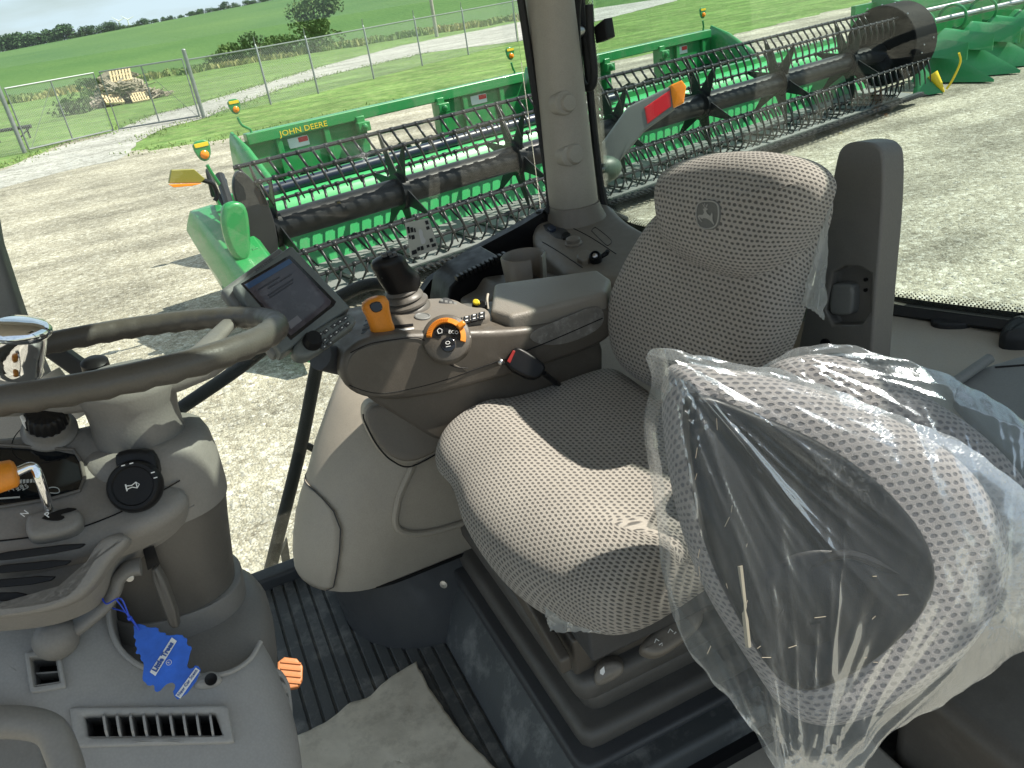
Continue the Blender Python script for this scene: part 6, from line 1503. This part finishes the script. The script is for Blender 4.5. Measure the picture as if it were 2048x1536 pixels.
# chrome spinner knob on the rim
kc = at(38, 750, y=1.03); kt = at(34, 640, y=1.03); kx = (kt-kc)
mb = MB(); u_ = kx.normalized(); L_ = kx.length
mb.disc_stack(kc, u_, [(.024, 0), (.026, .004), (.025, .01), (.027, L_*.3), (.030, L_*.62), (.030, L_*.70), (.033, L_*.74), (.036, L_*.80), (.0355, L_*.88), (.030, L_*.96), (.015, L_*1.0), (.0005, L_*1.005)], 48); sk = obj('spinner_knob', mb, M['chrome'], whl, smooth=40)
# column body: rings round a leaning axis
def ering(cx, cy, z_y, rx, ry, tilt=(.10, .05, 1), n=44, p=2.3):
    c = at(cx, cy, y=z_y); nn = Vector(tilt).normalized(); a = Vector((1, 0, 0)); a = (a-nn*a.dot(nn)).normalized(); b_ = nn.cross(a)
    return [c+a*rx*math.copysign(abs(math.cos(t))**(2/p), math.cos(t))+b_*ry*math.copysign(abs(math.sin(t))**(2/p), math.sin(t)) for t in [2*math.pi*k/n for k in range(n)]]
mb = MB(); mb.loft([ering(283, 866, SY, .060, .055), ering(284, 872, SY, .072, .066), ering(288, 890, SY, .078, .072), ering(296, 930, SY, .084, .080), ering(306, 985, SY, .089, .085), ering(309, 1000, SY, .0895, .0855)]); obj('column_head', mb, M['pod'], stc, smooth=60)
mb = MB(); mb.loft([ering(309, 1001, SY, .0875, .083), ering(322, 1060, SY, .084, .080), ering(345, 1160, SY, .080, .076), ering(362, 1240, SY, .078, .074), ering(380, 1320, SY, .078, .074)]); cb2 = obj('column_tube', mb, M['column_dark'], stc, smooth=60)
mb = MB(); mb.loft([ering(352, 1168, SY, .0835, .079, p=2.4), ering(353, 1172, SY, .0855, .081, p=2.4), ering(366, 1230, SY, .087, .083, p=2.4), ering(378, 1290, SY, .089, .085, p=2.4)]); obj('column_sleeve', mb, M['column'], stc, smooth=60)
mb = MB(); mb.loft([ering(366, 1205, SY, .088, .086), ering(368, 1222, SY-.008, .101, .102), ering(372, 1248, SY-.022, .109, .116), ering(376, 1285, SY-.038, .112, .124), ering(380, 1330, SY-.048, .113, .128), ering(386, 1400, SY-.055, .113, .128)]); obj('column_boot', mb, M['column'], stc, smooth=60)
# slot and tilt lever
TLp = Plane(tuple(at(300, 1150, y=.885)), (-.25, -1, .25))
mark(TLp, [(286, 1098), (308, 1090), (320, 1126), (296, 1140)], stc, 'black', name='lever_opening')
pil('column_guide', TLp.lift(.004), [(296, 1142), (318, 1134), (362, 1254), (340, 1262), (326, 1225)], .012, M['column_dark'], stc, .004, 0, 1)
tp_ = [(292, 1118), (270, 1122), (252, 1138), (246, 1160), (232, 1182), (205, 1205), (175, 1225), (150, 1235)]
mb = MB(); mb.tube(spline([TLp.p(x_, y_, .02+.02*k/7) for k, (x_, y_) in enumerate(tp_)], 6), [.0135*(1-.22*math.sin(i/42*3.14)) for i in range(43)], 18, flat=.7); tl = obj('tilt_lever', mb, M['column'], stc)
mb = MB(); mb.ball(TLp.p(143, 1238, .045), .0245, 26); obj('lever_ball', mb, M['column'], tl, smooth=180)
mb = MB(); mb.disc_stack(TLp.p(276, 1132, .030), TLp.n, [(.005, 0), (.005, .002), (.0005, .0025)], 16); obj('screw_head', mb, M['steel'], tl)
# instrument pod
PD = Plane(tuple(at(150, 1000, y=.90)), (.18, -.52, .83))
pod = pil('instrument_pod', PD, [(-200, 900), (-60, 872), (60, 862), (160, 846), (195, 836), (240, 880), (330, 955), (378, 975), (375, 1005), (330, 1040), (240, 1078), (140, 1108), (0, 1135), (-200, 1150)], .045, M['pod'], stc, .016, 0, 2, 120, rings=7)
pil('pod_flank', PD.lift(-.030), [(-200, 1080), (60, 1075), (240, 1045), (370, 1000), (390, 985), (392, 1010), (350, 1050), (270, 1080), (225, 1110), (205, 1160), (160, 1195), (60, 1225), (-200, 1235)], .05, M['pod'], stc, .014, 0, 2, 120)
GR = Plane(tuple(at(100, 1140, y=.83)), (.05, -.80, .6))
for k, (a_, b_) in enumerate([((-40, 1118), (178, 1084)), ((-40, 1142), (150, 1118)), ((-40, 1170), (118, 1150)), ((-40, 1193), (60, 1186))]):
    pil('vent_slot', GR.lift(.001), [(a_[0], a_[1]-8), (b_[0], b_[1]-2), (b_[0]-22, b_[1]+16), (a_[0], a_[1]+9)], .004, M['black'], pod, .001, 0, 1, 60)
pil('pod_arm', GR.lift(.012), [(200, 1072), (245, 1066), (262, 1080), (218, 1122), (190, 1170), (150, 1205), (80, 1228), (-60, 1240), (-60, 1222), (70, 1206), (130, 1182), (160, 1140)], .03, M['pod'], stc, .008, 0, 2, 110)
pil('column_recess', PD.lift(.001), [(224, 1072), (230, 1066), (248, 1064), (252, 1080), (244, 1098), (230, 1104), (222, 1092)], .003, M['column'], pod, .001)
seam(PD, [(-100, 1092), (40, 1078), (140, 1062), (230, 1030), (310, 990), (360, 962)], pod, .0009, .001)
cl_ = pil('cluster_glass', PD.lift(.001), [(-120, 888), (0, 893), (150, 903), (163, 925), (170, 960), (160, 985), (100, 1000), (0, 1015), (-120, 1020)], .004, M['lcd'], pod, .002, 0, 1, 70)
mb = MB(); mb.tube([PD.p(x_, y_, .003) for x_, y_ in [(-100, 888), (0, 892), (148, 902), (163, 925), (170, 958), (160, 984), (100, 1001), (0, 1017)]], .0022, 8); obj('cluster_bezel', mb, M['column_dark'], cl_)
M['lcdmark'] = mat('gauge_print', (.45, .47, .45), .6)
PC = PD.lift(.0016)
for k in range(12): mark(PC, [(-10+k*7, 972-k*.6), (-5+k*7, 971-k*.6), (-5+k*7, 962-k*.4), (-10+k*7, 963-k*.4)], cl_, 'lcdmark', .0002, 'gauge_mark')
for k, c_ in enumerate('0 5 10 15 20 25'.split()): text('lettering', c_, .008, PC, *PC.px(0+k*10, 980-k), .0006, M['lcdmark'], cl_, ang=.05)
mark(PC, [(0, 996), (40, 993), (40, 996), (0, 999)], cl_, 'lcdmark', .0002, 'gauge_mark'); mb = MB(); mb.tube([PC.p(x_, y_, .0006) for x_, y_ in chaikin([(88, 985), (100, 974), (118, 976), (120, 988)], 2)], .0006, 5); obj('gauge_arc', mb, M['lcdmark'], cl_)
# light switch knob with its ring of symbols
c = PD.px(100, 862)
mb = MB(); mb.disc_stack(PD.at(*c, 0), PD.n, [(.030, -.004), (.030, .004), (.027, .006), (.024, .010), (.0235, .020), (.0005, .021)], 36); ls = obj('switch_base', mb, M['column'], pod, smooth=40)
mb = MB(); rows = []
for h, r_ in ((.018, .0225), (.036, .021), (.040, .018), (.041, .0005)):
    rows.append([PD.at(c[0]+math.cos(t)*(r_+(.0008*math.cos(18*t) if h < .039 else 0)), c[1]+math.sin(t)*(r_+(.0008*math.cos(18*t) if h < .039 else 0)), h) for t in [2*math.pi*k/108 for k in range(108)]])
mb.loft(rows, cap=False); kb2 = obj('light_knob', mb, M['black'], ls, smooth=50)
mb = MB(); mb.box(PD.at(c[0]-.021, c[1]+.004, .030), (.004, .010, .016), [PD.u, PD.v, PD.n]); obj('pointer', mb, M['white'], kb2, smooth=0, bevel=.001)
mb = MB(); mb.tube([PD.at(c[0]-.004+math.cos(t)*.040, c[1]-.010+math.sin(t)*.032, .001) for t in [R(100+k*8) for k in range(22)]], .0006, 5); obj('switch_ring', mb, M['black'], pod)
for (x_, y_, sset) in ((70, 866, 0), (67, 875, 1), (72, 884, 2)):
    mb = MB(); p0 = PD.px(x_, y_)
    if sset == 2: mb.tube([PD.at(p0[0]+math.cos(t)*.004, p0[1]+math.sin(t)*.003, .0012) for t in [R(k*30) for k in range(12)]], .0006, 5, closed=True)
    else:
        mb.tube([PD.at(p0[0]+math.cos(t)*.0035, p0[1]+math.sin(t)*.003, .0012) for t in [R(-90+k*20) for k in range(10)]], .0006, 5)
        for j in (-1, 0, 1): mb.tube([PD.at(p0[0]-.006, p0[1]+j*.0022, .0012), PD.at(p0[0]-.001, p0[1]+j*.0022, .0012)], .0005, 5)
    obj('symbol_line', mb, M['white'], pod)
# small black knob beyond the wheel
mb = MB(); mb.disc_stack(at(193, 738, y=1.16), (.1, -.2, 1), [(.012, -.05), (.012, 0), (.018, .002), (.018, .012), (.012, .016), (.0005, .017)], 24); obj('far_knob', mb, M['black'], stc, smooth=40)
# horn and wiper stalk
HPn = Vector((-.1, -.82, .55)).normalized(); hc = at(266, 972, y=.875)
SKp = Plane(tuple(at(272, 930, y=.893)), (-.05, -.9, .45))
pil('stalk_socket', SKp, [(226, 915), (240, 900), (295, 896), (312, 915), (318, 950), (300, 965), (285, 960), (236, 950)], .03, M['black'], stc, .006, 0, 1)
mb = MB(); mb.disc_stack(hc-HPn*.03, HPn, [(.024, 0), (.026, .012), (.0295, .014), (.0300, .024), (.0275, .030), (.026, .0315), (.0225, .0315), (.021, .0295), (.0005, .0295)], 44); stk = obj('horn_stalk', mb, M['black'], stc, smooth=40)
HP2 = Plane(tuple(hc-HPn*.0), HPn)
def hl(pts, r_=.0006):
    mb = MB(); mb.tube([HP2.at(u*.001, v*.001, .0005) for u, v in pts], r_, 5); obj('horn_symbol', mb, M['white'], stk)
hl([(-7, 4), (-7, -4)], .0008); hl([(-7, 2), (-1, 1), (4, 3.4), (7, 0), (4, -3.4), (-1, -1), (-7, -2)]); hl([(4, 3.4), (4, -3.4)])
for k, a in enumerate((100, 80, 20, 5)):
    p = HP2.at(math.cos(R(a))*.0255, math.sin(R(a))*.0255, .0022); mb = MB(); mb.box(p, (.004, .0012, .0006), (HP2.u, HP2.v, HP2.n)); obj('ring_mark', mb, M['white'], stk, smooth=0)
# gear gate with chrome rod and orange grip
GP = PD.lift(.002)
gt = pil('shift_gate', GP.lift(.016), [(48, 1034), (62, 1020), (110, 1012), (155, 1014), (166, 1026), (164, 1046), (140, 1062), (70, 1076), (50, 1066)], .02, M['column'], stc, .008, .001)
mark(GP.lift(.0175), [(78, 1036), (130, 1016), (155, 1017), (150, 1022), (118, 1030), (132, 1034), (122, 1042), (100, 1042)], gt, 'black', name='gate_slot', soft=1)
text('lettering', 'P', .010, GP, *GP.px(102, 1046), .0185, M['white'], gt, ang=.3); text('lettering', 'N', .009, GP, *GP.px(56, 1043), .0180, M['white'], gt, ang=.3)
g0 = GP.p(104, 1034, .012); 
sp_ = [g0, GP.p(98, 1010, .05), GP.p(88, 992, .062), GP.p(66, 1000, .064), GP.p(45, 1010, .062)]
mb = MB(); mb.tube(spline(sp_, 8), .0052, 14); sh2 = obj('shift_rod', mb, M['chrome'], stc)
o0, o1 = GP.p(60, 1004, .064), GP.p(-90, 1045, .062); rows = []
dd = (o1-o0); s1_ = dd.cross(PD.n).normalized(); s2_ = s1_.cross(dd.normalized())
for t_, w in ((0, .006), (.02, .0125), (.06, .0155), (.2, .0165), (.5, .018), (.8, .017), (1, .012)):
    rows.append([o0+dd*t_+s1_*w*math.cos(x)+s2_*w*.85*math.sin(x) for x in [2*math.pi*k/24 for k in range(24)]])
mb = MB(); mb.loft(rows); obj('orange_grip', mb, M['orange'], sh2, smooth=80)
# ================================================================== FRONT CONSOLE (dash) WITH AIR VENTS
FC = Plane(tuple(at(300, 1400, y=.80)), (.12, -.56, .80))
fc_o = [(-300, 1130), (-60, 1120), (90, 1110), (200, 1120), (300, 1200), (420, 1230), (505, 1240), (540, 1290), (565, 1350), (590, 1420), (606, 1510), (612, 1600), (612, 1800), (300, 1830), (-300, 1800)]
mb = MB(); pillow(mb, FC, fc_o, .16, .045, .008, 130, True, 2, 7, 0, None, 8)
fcb = obj('front_console', mb, M['dash'], None, smooth=60)
def cutbox(pl, outl, h0, h1, soft=2):
    c = MB(); o_ = chaikin(outl, soft) if soft else outl; c.prism([pl.p(x_, y_, h1) for x_, y_ in o_], -pl.n*(h1-h0)); return c
v1_o = rq([(62, 1316), (112, 1312), (122, 1366), (70, 1374)], .10)
v2_o = rq([(168, 1432), (430, 1428), (446, 1472), (176, 1476)], .10)
carve(fcb, cutbox(FC, v1_o, -.045, .06, 1), cutbox(FC, v2_o, -.06, .06, 1), cutbox(FC, [(222, 1180), (216, 1240), (240, 1298), (280, 1333), (340, 1350), (440, 1352), (496, 1325), (526, 1275), (530, 1200), (480, 1080), (300, 1080)], -.40, .2, 2))
fcb.data.materials.clear(); fcb.data.materials.append(M['dash'])
for p_ in fcb.data.polygons: p_.material_index = 0
put_in(fcb, cab)
def frame_ring(pl, outer, inner, h, th, name, m, parent, soft=2, n=80):
    oo = resample([pl.p(x_, y_, 0) for x_, y_ in chaikin(outer, soft)], n); ii = resample([pl.p(x_, y_, 0) for x_, y_ in chaikin(inner, soft)], n)
    best = min(range(n), key=lambda s: (ii[s]-oo[0]).length); ii = ii[best:]+ii[:best]; N_ = pl.n; rows = []
    for a, k in ((0, -th), (0, h*.6), (.1, h*.9), (.3, h), (.8, h*.9), (1.0, h*.3), (1.0, -th)): rows.append([o_.lerp(i_, a)+N_*k for o_, i_ in zip(oo, ii)])
    mb = MB(); mb.loft(rows, cap=False); return obj(name, mb, m, parent, smooth=50)
FV = FC.lift(.0095)
sv = frame_ring(FV, rq([(50, 1306), (120, 1300), (134, 1376), (62, 1388)], .14), v1_o, .004, .01, 'small_vent', M['dash'], fcb)
for y_ in (1340, 1366): 
    mb = MB(); mb.prism([FV.p(66, y_, -.012), FV.p(118, y_-4, -.012), FV.p(119, y_-1, -.012), FV.p(67, y_+3, -.012)], FV.n*-.03); obj('vane', mb, M['dash'], sv, smooth=0)
lvn = frame_ring(FV, rq([(140, 1416), (455, 1412), (469, 1486), (150, 1496)], .05), v2_o, .004, .01, 'long_vent', M['dash'], fcb)
for k in range(9):
    x_ = 205+k*26.5; mb = MB(); q = [FV.p(x_, 1424+.4*k*.2, .002), FV.p(x_+4, 1424, .002), FV.p(x_+9, 1440, .004), FV.p(x_+9, 1470, .003), FV.p(x_+4, 1476, .002), FV.p(x_-1, 1476, -.0)]
    a0_ = [p for p in q]; mb.prism([p-FV.n*.005 for p in a0_], FV.u*.0024+FV.n*.0); 
    mb = MB(); A_ = FV.p(x_, 1424, .0); B_ = FV.p(x_+8, 1476, .0); dvv = (B_-A_)
    mb.prism([A_, A_+dvv*.25+FV.n*.008, A_+dvv*.8+FV.n*.008, B_, B_-FV.n*.04, A_-FV.n*.04], FV.u*.0025); obj('vane', mb, M['dash'], lvn, smooth=0)
mb = MB(); mb.prism([FC.p(x_, y_, -.052) for x_, y_ in v2_o], -FC.n*.004); obj('vent_floor', mb, M['black'], lvn, smooth=0)
mb = MB(); mb.prism([FC.p(x_, y_, -.040) for x_, y_ in v1_o], -FC.n*.003); obj('vent_floor', mb, M['black'], sv, smooth=0)
pil('vent_thumb_tab', FV.lift(.005), [(250, 1484), (290, 1476), (340, 1476), (378, 1483), (340, 1486), (290, 1487)], .006, M['dash'], lvn, .002)
bay = [(218, 1215), (222, 1255), (240, 1298), (280, 1333), (340, 1350), (440, 1352), (496, 1325), (522, 1285)]
mb = MB(); mb.tube(spline([FC.p(x_, y_, .006) for x_, y_ in bay], 5), .0030, 8); obj('collar_lip', mb, M['dash'], fcb)
# side louvre on the console's right flank
LS = Plane(tuple(at(562, 1430, y=.79)), (.50, -.60, .60))
lo = frame_ring(LS, [(536, 1345), (548, 1335), (566, 1345), (582, 1380), (586, 1500), (578, 1536), (560, 1525), (540, 1490)], [(545, 1358), (553, 1352), (564, 1360), (574, 1388), (577, 1495), (572, 1515), (562, 1508), (548, 1478)], .004, .03, 'side_louvre', M['dash'], fcb, 1)
pil('louvre_back', LS.lift(-.010), [(540, 1345), (566, 1345), (582, 1380), (586, 1500), (578, 1536), (560, 1525), (540, 1490)], .004, M['dark_grey'], lo, .001, 0, 1)
for k in range(7):
    y_ = 1372+k*19; mb = MB(); mb.tube(spline([LS.p(546, y_+2, -.002), LS.p(556, y_-3, .002), LS.p(566, y_+4, .002), LS.p(576, y_+16, -.002)], 5), .0042, 8); obj('louvre_fin', mb, M['dash'], lo)
pil('round_boss', FC.lift(.014), [(385, 1368), (400, 1346), (420, 1338), (438, 1344), (446, 1362), (420, 1374), (395, 1376)], .02, M['dash'], fcb, .008, .002)
mb = MB(); mb.disc_stack(FC.p(424, 1366, .016), FC.n, [(.007, 0), (.007, .003), (.005, .002), (.0005, .0015)], 20); obj('boss_screw', mb, M['black'], fcb)
# grip loop at the lower left corner
mb = MB(); GL = Plane(tuple(at(60, 1480, y=.62)), (.1, -.8, .6))
mb.tube(spline([GL.p(x_, y_) for x_, y_ in [(-140, 1452), (-40, 1445), (50, 1446), (100, 1462), (122, 1500), (140, 1560), (150, 1650)]], 8), .0135, 18); obj('grab_handle', mb, M['column'], cab)
mb = MB(); mb.prism([FC.p(x_, y_, .020) for x_, y_ in [(-300, 1418), (40, 1422), (80, 1450), (96, 1500), (110, 1600), (-300, 1600)]], FC.n*.01); obj('lower_left_trim', mb, M['column'], cab, smooth=0, bevel=.006)
# brake pedal and dusty card on the floor
pd_ = thing('brake_pedal', 'worn orange ribbed pedal below the steering column', 'pedal', tuple(at(580, 1345, z=-1.08)))
PP_ = Plane(tuple(at(582, 1345, z=-1.06)), (.1, -.5, .85))
p1 = pil('pedal_pad', PP_, [(556, 1312), (606, 1318), (604, 1372), (572, 1378), (552, 1360)], .012, M['pedal'], pd_, .003, 0, 1, 60)
for k in range(4):
    mb = MB(); mb.tube([PP_.p(562, 1324+k*13, .001), PP_.p(602, 1328+k*13, .001)], .0022, 6); obj('pedal_rib', mb, M['pedal'], p1)
mb = MB(); mb.tube([PP_.p(578, 1345, -.01), PP_.p(560, 1350, -.05), Vector((-.12, 1.25, -1.19))], .012, 10); obj('pedal_stem', mb, M['dark_grey'], pd_)
FL = Plane((0, 0, -1.2035), (0, 0, 1))
o_ = [(596, 1478), (660, 1445), (700, 1412), (740, 1398), (780, 1362), (833, 1327), (852, 1370), (886, 1418), (888, 1424), (930, 1480), (1010, 1560), (1060, 1640), (640, 1720), (600, 1600)]
pts = resample([FL.p(x_, y_, .0) for x_, y_ in o_], 160); c_ = sum(pts, Vector())/160; rows = []
for j in range(22):
    s = 1-j/21*.999; row = []
    for k, p in enumerate(pts):
        q = c_+(p-c_)*s; w = noise.noise(q*14)*.004+noise.noise(q*40)*.0012; e = Vector((noise.noise(p*45), noise.noise(p*45+Vector((5, 5, 5))), 0))*.003*s
        row.append(q+e+ZA*(w+.006))
    rows.append(row)
mb = MB(); mb.loft(rows, cap=False); pc = obj('floor_card', mb, M['paper'], None, smooth=180); tag(pc, 'dusty beige sheet of cardboard lying on the ribbed cab floor', 'cardboard')
m_ = pc.modifiers.new('s', 'SOLIDIFY'); m_.thickness = .002
# ================================================================== AIR FRESHENER
af = thing('air_freshener', 'blue tree-shaped card air freshener hanging by a blue cord from the tilt lever', 'air freshener', tuple(at(330, 1320, y=.80)))
AF = Plane(tuple(at(330, 1320, y=.79)), (-.05, -.70, .68))
tree_o = [(266, 1247), (290, 1249), (295, 1256), (319, 1254), (316, 1265), (334, 1265), (330, 1272), (365, 1268), (368, 1276), (376, 1276), (373, 1291), (386, 1293), (380, 1307), (378, 1321), (373, 1335), (386, 1338), (392, 1327), (407, 1344), (361, 1405), (344, 1386), (352, 1375), (349, 1365), (337, 1366), (328, 1373), (319, 1384), (309, 1383), (310, 1368), (297, 1373), (292, 1365), (285, 1361), (287, 1345), (289, 1324), (281, 1321), (283, 1307), (270, 1309), (276, 1297), (269, 1290), (274, 1279), (267, 1276), (270, 1265)]
mb = MB(); mb.prism([AF.p(x_, y_, .002) for x_, y_ in chaikin(tree_o, 1, .3)], -AF.n*.002); cd = obj('card', mb, M['blue'], af, smooth=0, bevel=.0006)
M['label_w'] = mat('label_white', (.72, .72, .70), .6); M['label_b'] = mat('label_blue', (.03, .08, .30), .6)
mark(AF.lift(.0018), [(300, 1344), (344, 1275), (354, 1282), (311, 1352)], cd, 'label_w', .0006, 'label_band'); mark(AF.lift(.0018), [(351, 1391), (392, 1335), (400, 1341), (361, 1397)], cd, 'label_w', .0006, 'label_band')
def tx(s, size, p0, p1, m, sx=1.0, bold=0.0):
    a, b = AF.px(*p0), AF.px(*p1); an = math.atan2(b[1]-a[1], b[0]-a[0]); return text('lettering', s, size, AF, (a[0]+b[0])/2, (a[1]+b[1])/2, .0034, m, cd, ang=an, sx=sx, bold=bold)
tx('Little Trees', .0078, (307, 1347), (348, 1281), M['label_b'], .92, .00035)
tx('New Car Scent', .0052, (357, 1393), (395, 1339), M['label_b'], .97)
a = AF.px(339, 1325)
text('lettering', 'R', .0035, AF, a[0], a[1], .0034, M['label_w'], cd, ang=1.0); mb = MB(); mb.tube([AF.at(a[0]+math.cos(t)*.0028, a[1]+math.sin(t)*.0028, .003) for t in [R(k*20) for k in range(18)]], .0003, 5, closed=True); obj('mark_ring', mb, M['label_w'], cd)
hole = AF.p(280, 1261, .002); top = TLp.p(232, 1178, .045)
mb = MB(); mb.tube(spline([hole, AF.p(268, 1240, .006), AF.p(262, 1235, .006), AF.p(252, 1200, .02), TLp.p(240, 1172, .045), TLp.p(226, 1168, .036), TLp.p(238, 1190, .030), AF.p(254, 1225, .008), AF.p(262, 1236, .004), hole], 5), .0009, 6); mb.ball(AF.p(262, 1237, .005), .003, 8); mb.tube([AF.p(262, 1237, .005), AF.p(250, 1215, .012), AF.p(240, 1200, .016)], .0008, 6)
obj('cord', mb, M['blue_cord'], af)
